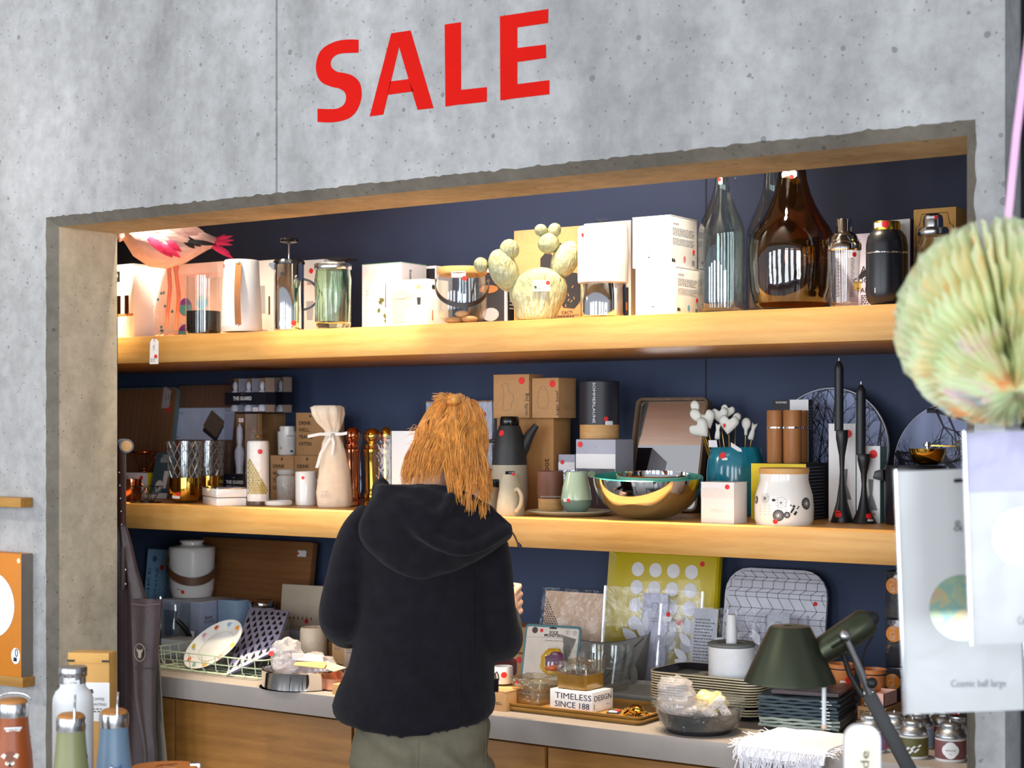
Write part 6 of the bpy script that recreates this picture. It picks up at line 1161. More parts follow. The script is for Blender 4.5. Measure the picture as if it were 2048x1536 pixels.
lf = part('felt_leaf_tag', MB().prism([((x-1280)/fb.s+.083, fb.zz(y)) for x, y in ((1277, 1318), (1284, 1328), (1286, 1345), (1280, 1362), (1273, 1358), (1271, 1340))], -.085, -.082), FELT, fb.o, 0)
# grey trays under the glass bowl
TG = mat('pale_grey_melamine', (176, 174, 168), .35, var=.02)
def oblong_tray(name, label, x0, x1, y0, y1, z, hgt, m, rim=.014, group=None, r=.02):
    cx, cy = (x0+x1)/2, (y0+y1)/2; t = thing(name, label, 'tray', (cx, cy, z), 0, group); w, d = (x1-x0), (y1-y0)
    def R_(e, zz): return [(x, y-(0), zz) for x, y in rrect(w-2*e, d-2*e, max(.003, r-e*.5), 4, 0, -d/2+e)]
    part('body', MB().loft([R_(.012, 0), R_(.002, hgt*.7), R_(0, hgt), R_(.003, hgt), R_(.006, hgt*.8), R_(rim, hgt*.38), R_(rim+.002, hgt*.36)]), m, t, 40); return t
ya = YB(1232, 1408, Z); gx0, gx1 = XX(1175, ya+.02), XX(1268, ya)+.075
oblong_tray('tray', 'pale grey rectangular tray under the ribbed glass bowl, lower of two', gx0, gx1, ya+.005, ya+.255, Z, .016, TG); oblong_tray('tray', 'pale grey rectangular tray directly under the ribbed glass bowl, upper of two', gx0+.003, gx1-.003, ya+.008, ya+.252, Z+.0125, .016, TG)
gb = Rnd('glass_bowl', 'clear ribbed glass bowl in front of the grey felt basket', 'bowl', 1196, ya+.11, Z+.0195)
gb.lathe('glass_wall', [(0, 1392), (46, 1392), (56, 1388), (60, 1383), (56, 1378), (62, 1372), (57, 1366), (63, 1360), (58, 1354), (64, 1347), (66, 1340), (70, 1325), (72, 1300), (72, 1294), (70, 1294), (70, 1300), (66, 1332), (56, 1380), (0, 1386)], CLEAR, 52)
# wooden trays, glass boxes
TW = wood('golden_ash_tray', (196, 152, 84), (150, 108, 50), 0, 8, .4)
yw = YB(1278, 1453, Z); wx1 = XX(1280, yw)
a1, a2 = XX(1020, YB(1020, 1418, Z)), XX(1278, yw)
t1 = oblong_tray('wooden_tray', 'golden wooden tray, lower of the two at the worktop edge', a1-.01, wx1+.0, yw, yw+.235, Z, .013, TW); t2 = oblong_tray('wooden_tray', 'golden wooden tray on top of another, carrying the white TIMELESS box', a1-.012, wx1-.002, yw+.002, yw+.232, Z+.0095, .013, TW)
zt = Z+.0095+.0052
DIA = math.atan2(1, 1)*0
def glassbox(label, px, Y, z, w, d, h, ang, tint, lower):
    g = thing('glass_box', label, 'box', (XX(px, Y), Y, z), ang, 'small lidded glass boxes')
    def R_(s_, zz, rr=.012): return [(x, y, zz) for x, y in rrect(w*s_, d*s_, rr*s_, 4, 0, -d*s_/2)]
    part('base', MB().loft([R_(.94, 0), R_(1, .004), R_(1, h*.55), R_(.90, h*.55), R_(.88, .007), R_(.05, .007)]), lower, g, 40); part('lid', MB().loft([R_(1.03, h*.56), R_(1.04, h*.62), R_(1.04, h*.92), R_(.98, h), R_(.7, h), R_(.66, h*.93), R_(.05, h*.93)]), tint, g, 40); return g
PG = glass('pressed_glass', (244, 240, 226), .02, 1.4); HONEY = mat('golden_glass_base', (168, 124, 46), .12, var=.1, vs=40, trans=.35, coat=.3)
PGT = thin('pressed_glass_clear', (248, 242, 228), .16, .04, wrinkle=.5, ws=70)
tb = Box('packaging_box', 'white carton printed TIMELESS DESIGN SINCE 1881 on the wooden tray', 'box', 1100, 1184, 1226, 1386, YB(1184, 1427, zt), zt, CARDW, phi=-.02)
tb.f.text('TIMELESS', .56, .70, .0155, NAVYINK, width=tb.w*.86); tb.f.text('SINCE 188', .53, .28, .0155, NAVYINK, width=tb.w*.82); tb.r.text('DESIGN', .50, .66, .0145, INK, width=tb.d*.80); tb.r.text('1.', .12, .26, .0145, INK); tb.r.lines(.68, .94, .25, .32, 1, GREYINK)
lc = tb.o.location; s_ = ss(1160, lc.y); gh = HC-(1322-HZ)/ss(1160, lc.y)-tb.top()-.001
glassbox('small glass box with an amber base on the white TIMELESS carton', 1161, lc.y+.005, tb.top()+.001, .098, .092, gh, -.05, PGT, HONEY)
g1 = glassbox('clear pressed glass box on the wooden tray left of the TIMELESS carton', 1068, YB(1080, 1414, zt)+.055, zt, .100, .10, .036, -.05, PGT, PGT); g1.location.z = zt
g2 = glassbox('second clear pressed glass box stacked on the left one', 1072, YB(1080, 1414, zt)+.055, zt+.0375, .100, .10, .034, -.05, PGT, PGT); f_ = Face(g2, (-.05, -.0525, 0), (1, 0, 0), (0, 0, 1), .1, .034); f_.dot(.25, .62, .004, 'logo')
# turtle and its card
tx = XX(1271, 3.80); ty = YB(1274, 1434, zt)+.015; tt_ = thing('turtle_figure', 'small shiny gold turtle on the wooden tray', 'ornament', (XX(1272, ty), ty, zt), -.3)
part('shell', MB().ellipsoid((0, 0, .016), (.024, .019, .014), 20, 12, None, lambda q: 1+.06*noise.noise(q*160)), GOLD, tt_, 40); part('head', MB().ellipsoid((-.029, -.004, .013), (.009, .007, .007), 12, 8), GOLD, tt_)
for dx, dy in ((-.016, -.016), (.016, -.016), (-.016, .016), (.016, .016)): part('leg', MB().tube([(dx*.8, dy*.8, .012), (dx*1.3, dy*1.2, .005), (dx*1.4, dy*1.3, 0)], [.006, .005, .004], 8), GOLD, tt_)
part('tail', MB().tube([(.022, 0, .012), (.034, .003, .008)], [.004, .001], 8), GOLD, tt_)
cd = thing('card', 'small dark card with white label and red sticker beside the gold turtle', 'card', (XX(1226, ty-.005), ty-.008, zt), .2, None, -1.35); part('card_sheet', MB().box(-.017, .017, -.001, .001, 0, .026), DARKCARD, cd); f_ = Face(cd, (-.017, -.0011, 0), (1, 0, 0), (0, 0, 1), .034, .026); f_.put('price_label', rrect(.024, .012, .003, 3), WHITE, .45, .2); f_.dot(.75, .72, .008, ry=.006)
# stack of black disc trays with white canister
BKT = mat('black_melamine', (32, 34, 42), .32); CRE = mat('cream_melamine_edge', (214, 200, 166), .45)
yb = YB(1500, 1447, Z); sx1 = XX(1520, yb+.02); sx0 = XX(1335, YB(1335, 1408, Z)-.02); depth = .215; nT = 14; pit = .0068
proto = None
for k in range(nT):
    lab = 'thin black tray with a cream edge, one of the middle ones in the stack'
    if k == 0: lab = 'thin black tray at the very bottom of the cream edged stack'
    if 0 < k < nT-1: lab = ('second', 'third', 'fourth', 'fifth', 'sixth', 'seventh', 'eighth', 'ninth', 'tenth', 'eleventh', 'twelfth', 'thirteenth')[k-1]+' thin black tray from the bottom of the cream edged stack'
    if k == nT-1: lab = 'topmost black tray with white discs under the white canister'
    if proto is None:
        cx, cy = (sx0+sx1)/2, yb+depth/2; w, d = sx1-sx0, depth
        proto = thing('stacked_tray', lab, 'tray', (cx, cy, Z), .0, 'stacked black trays with cream edges')
        def R_(e, zz): return [(x, y, zz) for x, y in rrect(w-2*e, d-2*e, .045-e*.5, 6, 0, -d/2+e)]
        part('rim', MB().loft([R_(.006, .0148), R_(0, .0150), R_(0, .0182), R_(.003, .0187), R_(.005, .0178)], False, False), CRE, proto, 40); part('outer_wall', MB().loft([R_(.022, .001), R_(.012, .006), R_(.006, .0149)], True, False), BKT, proto, 40); part('inside', MB().loft([R_(.003, .0178), R_(.006, .0150), R_(.017, .0040), R_(.05, .0035)], False, True), BKT, proto, 40)
    else: t = dup(proto, (cx+random.uniform(-.001, .001), cy+random.uniform(-.001, .001), Z+pit*k+(.004 if k >= 3 else 0)), None, lab)
topz = Z+pit*(nT-1)+.004; tl = t
for i in range(3):
    for k in range(3): o = part('printed_disc', MB().flat(circ(.022, 24), 0, .0004), mat('beige_print', (196, 186, 164), .4), tl); o.location = (-.055+.047*k, -.06+.050*i, .0039)
zc = topz+.0045; wc = Rnd('canister', 'white canister with a grey lid and tall white handle on the tray stack', 'canister', 1463, cy-.01, zc)
wc.lathe('body', [(0, 1382), (44, 1382), (46, 1379), (46, 1292), (0, 1292)], mat('matt_white_steel', (232, 233, 236), .4), 48); wc.lathe('lid', [(46, 1292), (47.5, 1290), (47, 1286), (44, 1284), (29, 1284), (28, 1287), (0, 1287)], mat('grey_silicone', (112, 116, 114), .6), 48, keep=False); wc.lathe('handle', [(0, 1288), (11, 1288), (11, 1283), (9.5, 1232), (8, 1229), (0, 1228)], PLASTW, 28, keep=False)
# small bowls stack
for k in range(4):
    t = thing('small_plate', ('lowest small cream plate in the little stack left of the black bowl', 'second small cream plate in the little stack left of the black bowl', 'third small cream plate in the little stack left of the black bowl', 'topmost small green lined plate in the little stack left of the black bowl')[k], 'plate', (XX(1335, 3.80), 3.80, Z+.0075*k), 0, 'little plates left of the black bowl'); part('body', MB().lathe([(0, 0), (.020, 0), (.030, .012), (.0285, .012), (.019, .003), (0, .003)], 32), CERAM if k < 3 else mat('sage_green_glaze', (1, 1, 1)), t)
# black bowl in film
bx, byy = 1398, YR(1398, 1474, 62, Z); bb = Rnd('bowl', 'black bowl wrapped in clear film, filled with small bags, at the worktop edge', 'bowl', bx, byy, Z)
bb.lathe('body', [(0, 1470), (48, 1470), (62, 1462), (74, 1445), (80, 1428), (82, 1420), (79, 1420), (72, 1440), (58, 1456), (0, 1462)], mat('charcoal_bowl', (30, 30, 32), .5), 48); 
part('clear_film', MB().lathe([(55/bb.s, .001), (78/bb.s, bb.zz(1450)), (88/bb.s, bb.zz(1420)), (94/bb.s, bb.zz(1404)), (91/bb.s, bb.zz(1396))], 40, flute=lambda a, z: 1+.05*noise.noise(Vector((cos(a)*3, sin(a)*3, z*30)))), thin('wrapping_film', (250, 250, 248), .10, .06, wrinkle=1.0, ws=30, haze=.03), bb.o, 30)
bl = lambda px, py, dy: (bb.X+(px-bx)/bb.s*CT-dy*0, byy+(px-bx)/bb.s*ST+dy, HC-(py-HZ)/bb.s)
crumple('plastic_bag', 'crumpled clear bag rising at the left of the black bowl', bl(1352, 1398, 0), (.052, .045, .058), 13, BAG, 'little bags in the black bowl'); crumple('plastic_bag', 'pale yellow bag in the middle of the black bowl', bl(1410, 1408, .02), (.045, .04, .030), 17, mat('pale_yellow_film', (232, 214, 150), .3, var=.15, vs=40, bump=.5, bs=40), 'little bags in the black bowl'); crumple('plastic_bag', 'crumpled clear bag low in front in the black bowl', bl(1385, 1420, -.02), (.07, .04, .026), 19, BAG, 'little bags in the black bowl')
for k, (px, py, ry, lab) in enumerate(((1440, 1408, .8, 'white printed fabric strip standing in the black bowl'), (1460, 1415, -.6, 'short white printed strip leaning at the right in the black bowl'))):
    o = tag(part('fabric_strip', MB().box(-.010, .010, -.008, .008, -.032+.010*k, .032-.010*k), mat('white_linen', (232, 222, 216), .8), None, bevel=.003), lab, 'fabric', 'printed strips in the black bowl'); o.location = bl(px, py, -.035); o.rotation_euler = (0, ry, .4)
    f_ = Face(o, (-.010, -.0085, -.03), (1, 0, 0), (0, 0, 1), .02, .06)
    for i in range(6): f_.put('print', [(-.002, -.0006), (.002, -.0006), (.002, .0006), (-.002, .0006)], REDINK if i % 2 else INK, .3+.4*(i % 2), .18+.12*i, .5)
# napkins
NAP = mat('slate_blue_linen', (52, 66, 76), .9, var=.1, vs=80, bump=.3, bs=220); NAP2 = mat('grey_green_linen', (122, 134, 130), .9, var=.08, vs=80, bump=.3, bs=220)
ny = YB(1640, 1477, Z); nx0 = XX(1512, ny+.02); nx1 = XX(1652, ny-.01)
def napkin(label, z, k, m, sc=1.0):
    r_ = random.Random(k*5+1); w, d = (nx1-nx0)*sc, .20
    t = thing('napkin', label, 'napkin', ((nx0+nx1)/2+r_.uniform(-.004, .004), ny+.11+r_.uniform(-.003, .003), z), .18+r_.uniform(-.03, .03), 'folded linen napkins in the stack'); fn = lambda u, v, h0: (-w/2+w*u, -d/2+d*v, h0+.002*sin(u*9+k)*sin(v*5)+.0012*sin(u*23+k*2)); up = MB().grid(lambda u, v: fn(u, v, .006), 12, 6); lo = MB().grid(lambda u, v: fn(u, v, .0), 12, 6)
    n = len(up.v); mb = MB().add(up.v, up.f).add(lo.v, [tuple(reversed(f)) for f in lo.f]); nu, nv = 12, 6
    per = [i for i in range(nu+1)]+[j*(nu+1)+nu for j in range(1, nv+1)]+[nv*(nu+1)+i for i in range(nu-1, -1, -1)]+[j*(nu+1) for j in range(nv-1, 0, -1)]
    for a, b_ in zip(per, per[1:]+per[:1]): mb.f.append((a, b_, n+b_, n+a))
    part('cloth', mb, m, t, 50); part('care_label', MB().box(w*.30, w*.40, -d/2-.004, -d/2+.004, .002, .0045), mat('pale_label', (196, 200, 196), .6), t); return t
zz = Z+.016
for k in range(9):
    nm = ('lowest grey green linen napkin, just above the white fringed towel', 'second grey green linen napkin from the bottom of the stack', 'third grey green linen napkin from the bottom of the stack', 'lowest slate blue napkin in the stack', 'second slate blue napkin from below in the stack', 'third slate blue napkin from below in the stack', 'fourth slate blue napkin from below in the stack', 'fifth slate blue napkin from below in the stack', 'topmost slate blue napkin under the folded film bag')[k]
    napkin(nm, zz, k, NAP2 if k < 3 else NAP); zz += .0085
fp = thing('film_bag', 'folded brown cloth in glossy clear film with a price tag on the napkin stack', 'bag', ((nx0+nx1)/2+.01, ny+.11, zz+.002), .18); part('cloth', MB().box(-.085, .085, -.075, .09, 0, .010), mat('plum_brown_cloth', (86, 74, 78), .7, var=.1), fp, bevel=.003); part('clear_film', MB().grid(lambda u, v: (-.095+.19*u, -.085+.185*v, .013+.003*noise.noise(Vector((u*8, v*8, 0)))), 14, 14), FILM, fp, 60)
f_ = Face(fp, (-.085, -.075, .0175), (1, 0, 0), (0, 1, 0), .17, .165); f_.put('price_label', rrect(.05, .022, .002, 2), mat('label_grey', (150, 144, 140), .5), .55, .42, -.2); f_.dot(.40, .62, .0085); part('leather_loop', MB().tube([(.03, .03, .018), (.045, .01, .022), (.06, -.03, .02), (.045, -.05, .018)], .002, 6), BROWNLEATHER, fp)
# fringed white towel over the edge
TWL = mat('white_cotton', (236, 234, 240), .95, var=.03, vs=80, bump=.4, bs=200, sheen=.2); tw0, tw1 = XX(1486, YC), XX(1652, YC)
tl = thing('towel', 'white striped cotton towel with long fringes hanging over the worktop edge', 'towel', ((tw0+tw1)/2, YC, Z), 0)
w = tw1-tw0
def slab(nm, x0, x1, prof, th, m, seed):
    prof = cat_rom(prof, 4); top_ = []; n = len(prof); nx = 14; vs = []; fs = []
    for i, (y, z) in enumerate(prof):
        d = Vector((prof[min(i+1, n-1)][0]-prof[max(i-1, 0)][0], prof[min(i+1, n-1)][1]-prof[max(i-1, 0)][1])).normalized(); nn = Vector((d.y, -d.x))
        for s_ in (0, 1):
            for j in range(nx+1): wob = .003*noise.noise(Vector((j*.5+seed, i*.3, s_))); vs.append((x0+(x1-x0)*j/nx, y+nn.x*th*s_+wob*.5, z+nn.y*th*s_*-1*-1+wob))
    S = 2*(nx+1)
    for i in range(n-1):
        for j in range(nx):
            a = i*S+j; fs.append((a, a+1, a+S+1, a+S)); b_ = a+nx+1; fs.append((b_, b_+S, b_+S+1, b_+1))
        a = i*S; fs.append((a, a+S, a+S+nx+1, a+nx+1)); fs.append((a+nx, a+2*nx+1, a+S+2*nx+1, a+S+nx))
    fs.append(tuple(list(range(nx+1))+list(range(2*nx+1, nx, -1)))); e = (n-1)*S; fs.append(tuple([e+j for j in range(2*nx+1, nx, -1)][::-1]+[e+j for j in range(nx, -1, -1)]))
    part(nm, MB().add(vs, fs), m, tl, 60)
slab('lower_fold', -w/2, w/2, [(.20, .001), (.10, .001), (.02, .001), (-.014, .0), (-.022, -.015), (-.024, -.028)], .006, TWL, 1); slab('upper_fold', -w/2+.004, w/2+.012, [(.20, .009), (.10, .009), (.02, .009), (-.018, .008), (-.032, -.006), (-.035, -.018)], .006, TWL, 5)
FR = MB(); r_ = random.Random(6)
for row, (y0, z0, L) in enumerate(((-.022, -.026, .075), (-.033, .004, .038), (.03, .016, .03))):
    for k in range(90 if row == 0 else 110):
        x = -w/2+w*1.03*k/(90 if row == 0 else 110); l_ = L*r_.uniform(.55, 1.1); q = Vector((x, y0-r_.uniform(0, .006), z0+r_.uniform(-.003, .003)))
        d = Vector((r_.uniform(-.35, .35), -.25 if row else -.06, -1 if row < 2 else -.5)).normalized()
        FR.tube([q, q+d*l_*.4+Vector((r_.uniform(-.004, .004), r_.uniform(-.004, .002), 0)), q+d*l_*.75+Vector((r_.uniform(-.006, .006), 0, 0)), q+d*l_+Vector((r_.uniform(-.008, .008), 0, r_.uniform(0, .006)))], [.0016, .0014, .001, .0006], 4)
for s_ in (-1, 1):
    for k in range(60):
        q = Vector((s_*w/2+(.012 if s_ > 0 else 0), -.03+.2*k/60, .006+r_.uniform(-.004, .006))); d = Vector((s_*1, -.3, r_.uniform(-.7, .5))).normalized(); l_ = r_.uniform(.012, .03); FR.tube([q, q+d*l_*.6, q+d*l_+Vector((0, 0, r_.uniform(-.008, .004)))], [.0015, .0012, .0006], 4)
o = part('fringe', FR, TWL, tl, 60); o['kind'] = 'stuff'
for k in range(3): part('stripe', MB().tube([(-w/2+.006, -.0345+.004*k, .004-.009*k), (0, -.0355+.003*k, .003-.009*k), (w/2, -.0345+.003*k, .003-.009*k)], .0007, 4), mat('grey_stripe_thread', (170, 168, 176), .8), tl)
# terracotta cups, candle boxes
TC = mat('glazed_terracotta', (206, 128, 72), .22, var=.1, vs=14, bump=.25, bs=60, coat=.4, stretch=(.3, .3, 3)); 
def tcup(label, px, Y, z, hw):
    c_ = Rnd('cup', label, 'cup', px, Y, z, 'terracotta cups in two stacks'); s_ = c_.s; r = hw/s_
    part('body', MB().lathe([(0, 0), (r*.80, 0), (r*.84, .004), (r*.98, .078), (r, .086), (r*.95, .087), (r*.8, .008), (0, .007)], 40), TC, c_.o); part('dark_line', MB().lathe([(r*.981, .073), (r*.990, .0735), (r*.992, .0755), (r*.984, .076)], 40), INK, c_.o); return c_
cy_ = 4.02
for px, lo, hi, st_ in ((1684, 'terracotta cup at the bottom of the left stack behind the lamp arm', 'terracotta cup on top of the left stack with a red sticker', 1), (1746, 'terracotta cup at the bottom of the right stack behind the lamp arm', 'terracotta cup on top of the right stack beside the orange stickered box', 0)):
    tcup(lo, px, cy_+.02*st_, Z, 27); c2 = tcup(hi, px, cy_+.02*st_, Z+.058+(.004 if st_ else 0), 27)
    if st_: c2.prof = [(27/c2.s*.84, .004), (27/c2.s, .086)]; c2.dot(1696, 1356, 6.5); c2.label(1690, 1360, 20, 5)
ORG = mat('orange_sticker', (244, 146, 20), .5, var=.03); PLUM = mat('plum_candle_print', (110, 84, 104), .4, var=.3, vs=60)
hB = .125
for k, lab in enumerate(('clear LED flame candle box at the bottom of the stack behind the tea tins', 'clear LED flame candle box in the middle of the stack', 'clear LED flame candle box on top of the stack under the middle shelf')):
    b = Box('candle_box', lab, 'box', 1772-3*(k == 0), 1842, 1880, 0, 4.20, Z+k*(hB+.002), DARKCARD, group='boxed LED flame candles', h=hB); part('clear_cover', MB().box(-b.w/2-.002, b.w/2+.002, -b.d/2-.003, b.d/2+.001, .0, b.h+.001), PET, b.o, bevel=.003)
    f_ = Face(b.o, (-b.w/2, -b.d/2-.0032, 0), (1, 0, 0), (0, 0, 1), b.w, b.h); f_.put('logo_sticker', circ(.0215, 28), ORG, .24, .70); sp_ = [f_.mtx(.24, .70, 0, .001)]
    f_.put('icon', rrect(.014, .020, .002, 2), WHITE, .24, .58, .25, lift=.0012); f_.put('icon', rrect(.0125, .0185, .002, 2), ORG, .24, .586, .25, lift=.0016)
    for (a, c2) in ((.21, .64), (.265, .655), (.235, .60), (.25, .625)): f_.put('icon', circ(.0015, 7), WHITE, a, c2, lift=.002)
    for rr in (.007, .011, .015):
        mb = MB().tube([(rr*cos(a), rr*sin(a), 0) for a in [pi*(.35+.4*i/6) for i in range(7)]], .0007, 4); o = part('icon', mb, WHITE, b.o, 0); o.matrix_local = f_.mtx(.26, .73, 0, .0014)
    b.f.put('print', rrect(.035, .045, .003, 3), PLUM, .72, .28); b.f.put('print', [(-.003, 0), (.003, 0), (.002, .008), (0, .014), (-.002, .008)], WHITE, .72, .52, lift=.0009); f_.text('FLAME', .60, .14, .007, WHITE, lift=.0032); f_.text('LED Kerze', .66, .06, .0065, WHITE, lift=.0032)
# small boxes behind the lamp arm
kb = Box('packaging_box', 'kraft box with small print at the bottom of the pair under the pink box', 'box', 1712, 1778, 1816, 0, 3.90, Z, KRAFT2, h=.032); kb2 = Box('packaging_box', 'kraft box with small print directly under the pink box', 'box', 1715, 1772, 1808, 0, 3.91, kb.top()+.001, KRAFT, h=.032); kb2.f.lines(.08, .6, .3, .7, 3, INK); kb2.f.dot(.85, .2, .006)
pk = Box('gift_box', 'small pale pink folded paper box on the kraft boxes', 'box', 1728, 1768, 1794, 0, 3.92, kb2.top()+.001, mat('pale_pink_paper', (236, 186, 172), .7), h=.034, make=False); w, d, h = pk.w, pk.d, pk.h
mb = MB()
for (x0, x1, y0, y1) in ((-w/2, w/2, -d/2, -d/2+.0015), (-w/2, w/2, d/2-.0015, d/2), (-w/2, -w/2+.0015, -d/2, d/2), (w/2-.0015, w/2, -d/2, d/2)): mb.box(x0, x1, y0, y1, 0, h)
mb.box(-w/2, w/2, -d/2, d/2, 0, .002); part('folded_tray', mb, mat('pale_pink_paper', (1, 1, 1)), pk.o); part('folded_flap', MB().prism([(-w/2, h*.6), (w/2, h*.6), (0, h*.95)], -.004, -.002), mat('peach_paper', (232, 166, 130), .7), pk.o)
# tea tins
TINM = mat('brushed_tin_lid', (186, 188, 192), .34, 1.0, var=.05); LAB = [mat('tea_label_%d' % i, c_, .5, var=.15 if i in (1,) else .05, vs=50) for i, c_ in enumerate(((120, 74, 78), (96, 92, 44), (206, 108, 80), (160, 186, 222), (150, 110, 170), (214, 212, 204), (110, 110, 60)))]
def tin(label, px, py, ci, hw=26, sticker=False, badge=True):
    y = YB(px, py, Z)+hw/ss(px, YB(px, py, Z))*.9; c_ = Rnd('tea_tin', label, 'tin', px, y, Z, 'round shouldered tea tins'); r = .0345
    part('can', MB().lathe([(0, 0), (r*.97, 0), (r, .002), (r, .053), (0, .053)], 40), mat('white_tinplate', (226, 226, 224), .3), c_.o); part('label_band', MB().lathe([(r+.0004, .006), (r+.0005, .0065), (r+.0005, .047), (r+.0004, .0475)], 40), LAB[ci], c_.o); part('lid', MB().lathe([(r*1.02, .052), (r*1.03, .054), (r*1.03, .057), (r*.98, .060), (r*.86, .068), (r*.70, .071), (r*.69, .077), (r*.71, .079), (r*.68, .083), (r*.5, .086), (0, .087)], 40), TINM, c_.o)
    part('knob', MB().ellipsoid((0, 0, .088), (.004, .004, .004), 10, 6), TINM, c_.o); c_.prof = [(r+.001, 0), (r+.001, .06)]
    if badge:
        s_ = c_.s; c_.patch('badge', px, HZ+(HC-Z-.027)*s_, [((.017+.0022*abs(cos(2*a)))*cos(a), (.017+.0022*abs(cos(2*a)))*sin(a)) for a in [2*pi*i/32 for i in range(32)]], WHITE); f = Face(c_.o, (0, -r-.003, .027), (1, 0, 0), (0, 0, 1), 1, 1); f.text('WITH LOVE', 0, .0, .0035, INK, width=.022); f.text('tea', 0, -.008, .003, GREYINK)
    if ci == 1:
        for k in range(10): c_.patch('print', px-14+((k*11) % 29), HZ+(HC-Z-.016-.003*(k % 6))*c_.s, [(-.005, -.002), (0, -.0035), (.006, .002), (.001, .0035)], WHITE)
    if sticker: o = c_; Face(c_.o, (0, 0, .0862), (1, 0, 0), (0, 1, 0), 1, 1).dot(-.008, -.012, .008, lift=.002)
    return c_
tin('tea tin with a dusty red label and white badge, nearest the worktop edge', 1901, 1524, 0); tin('tea tin with an olive leaf label, right of the lamp arm', 1826, 1518, 1, badge=False); tin('tea tin with a coral label half behind the lamp arm', 1789, 1503, 2); tin('tea tin with a pale blue label behind the olive one', 1838, 1498, 3, badge=False); tin('tea tin with a violet label beside the white rounded device', 1742, 1506, 4, badge=False); tin('tea tin with a coral label and red top sticker in the middle of the group', 1888, 1494, 2, sticker=True); tin('tea tin with a white flowered label and red top sticker, behind the dusty red one', 1918, 1507, 5, sticker=True); tin('plain tea tin at the back of the group under the hanging pack', 1876, 1468, 5, badge=False); tin('olive tea tin with red sticker beside the right pier', 1946, 1503, 6, sticker=True)
# ================================================================== the woman
PY = 3.20; PX0 = 850.0; PT0 = tt(PX0, PY); PS = FP/PT0
person = bpy.data.objects.new('person', None); COL.objects.link(person); person.location = (XX(PX0, PY), PY, 0); person.rotation_euler = (0, 0, TH)
def Q(px, py, y=0.0):
    t2 = PT0+y; return Vector(((px-CX)/FP*t2-(PX0-CX)/FP*PT0, y, HC-(py-HZ)/FP*t2))
def remesh(name, mb, vox, m, parent, smooth=4, fold=None, factor=.6):
    me = bpy.data.meshes.new('tmp'); me.from_pydata(mb.v, [], mb.f)
    bm = bmesh.new(); bm.from_mesh(me); bmesh.ops.recalc_face_normals(bm, faces=bm.faces); bm.to_mesh(me); bm.free()
    o = link('tmp', me); r = o.modifiers.new('r', 'REMESH'); r.mode = 'VOXEL'; r.voxel_size = vox
    s_ = o.modifiers.new('s', 'SMOOTH'); s_.iterations = smooth; s_.factor = factor
    bpy.context.view_layer.update(); n = bpy.data.meshes.new_from_object(o.evaluated_get(bpy.context.evaluated_depsgraph_get())); bpy.data.objects.remove(o)
    if fold:
        nn = [v.normal.copy() for v in n.vertices]
        for v, k in zip(n.vertices, nn): v.co = v.co+k*fold(v.co)
    for p in n.polygons: p.use_smooth = True
    n.name = name; n.materials.clear(); n.materials.append(m); return link(name, n, parent)
def ell(c, rx, ry, n=28): return [(c[0]+rx*cos(2*pi*j/n), c[1]+ry*sin(2*pi*j/n), c[2]) for j in range(n)]
SKIN = mat('fair_skin', (236, 190, 164), .5, var=.06, vs=30, sss=.08)
# --- the body: head, neck, trunk, arms, hands with five fingers, legs, one surface
B_ = MB(); HCN = Q(903, 884, .055)
tilt = Matrix.Rotation(radians(12), 3, 'Y') @ Matrix.Rotation(radians(-26), 3, 'X')
def hp(x, y, z): return HCN+tilt @ Vector((x, y, z))
B_.ellipsoid(HCN, (.073, .092, .098), 28, 18, tilt)
B_.ellipsoid(hp(0, .050, -.055), (.052, .050, .062), 22, 14, tilt); B_.ellipsoid(hp(0, .100, -.030), (.012, .020, .022), 12, 8, tilt)
B_.tube([hp(0, .094, -.004), hp(0, .106, -.036)], [.008, .013], 8); B_.ellipsoid(hp(0, .094, -.070), (.022, .010, .010), 12, 8, tilt)
for s_ in (-1, 1): B_.ellipsoid(hp(s_*.074, .0, -.022), (.010, .020, .032), 12, 8, tilt)
B_.tube([Q(862, 1010, .0), Q(872, 965, .015), hp(0, -.005, -.05)], [.062, .054, .055], 18)
B_.loft([ell(Q(cx, py), hw/PS, d) for py, cx, hw, d in ((1000, 860, 70, .06), (1030, 856, 128, .08), (1080, 852, 140, .09), (1180, 850, 122, .10), (1290, 848, 112, .10), (1360, 846, 122, .11), (1430, 845, 120, .11), (1480, 844, 118, .11))])
EL, ER = Q(684, 1244, .03), Q(998, 1270, .02)
WL, WR = Q(720, 1262, .27), Q(1004, 1238, .235)
B_.tube([Q(745, 1050, 0), Q(706, 1120, -.01), EL, EL.lerp(WL, .5), WL], [.042, .038, .036, .034, .024], 14); B_.tube([Q(960, 1060, 0), Q(974, 1140, -.01), ER, ER.lerp(WR, .5), WR], [.042, .038, .036, .032, .024], 14)
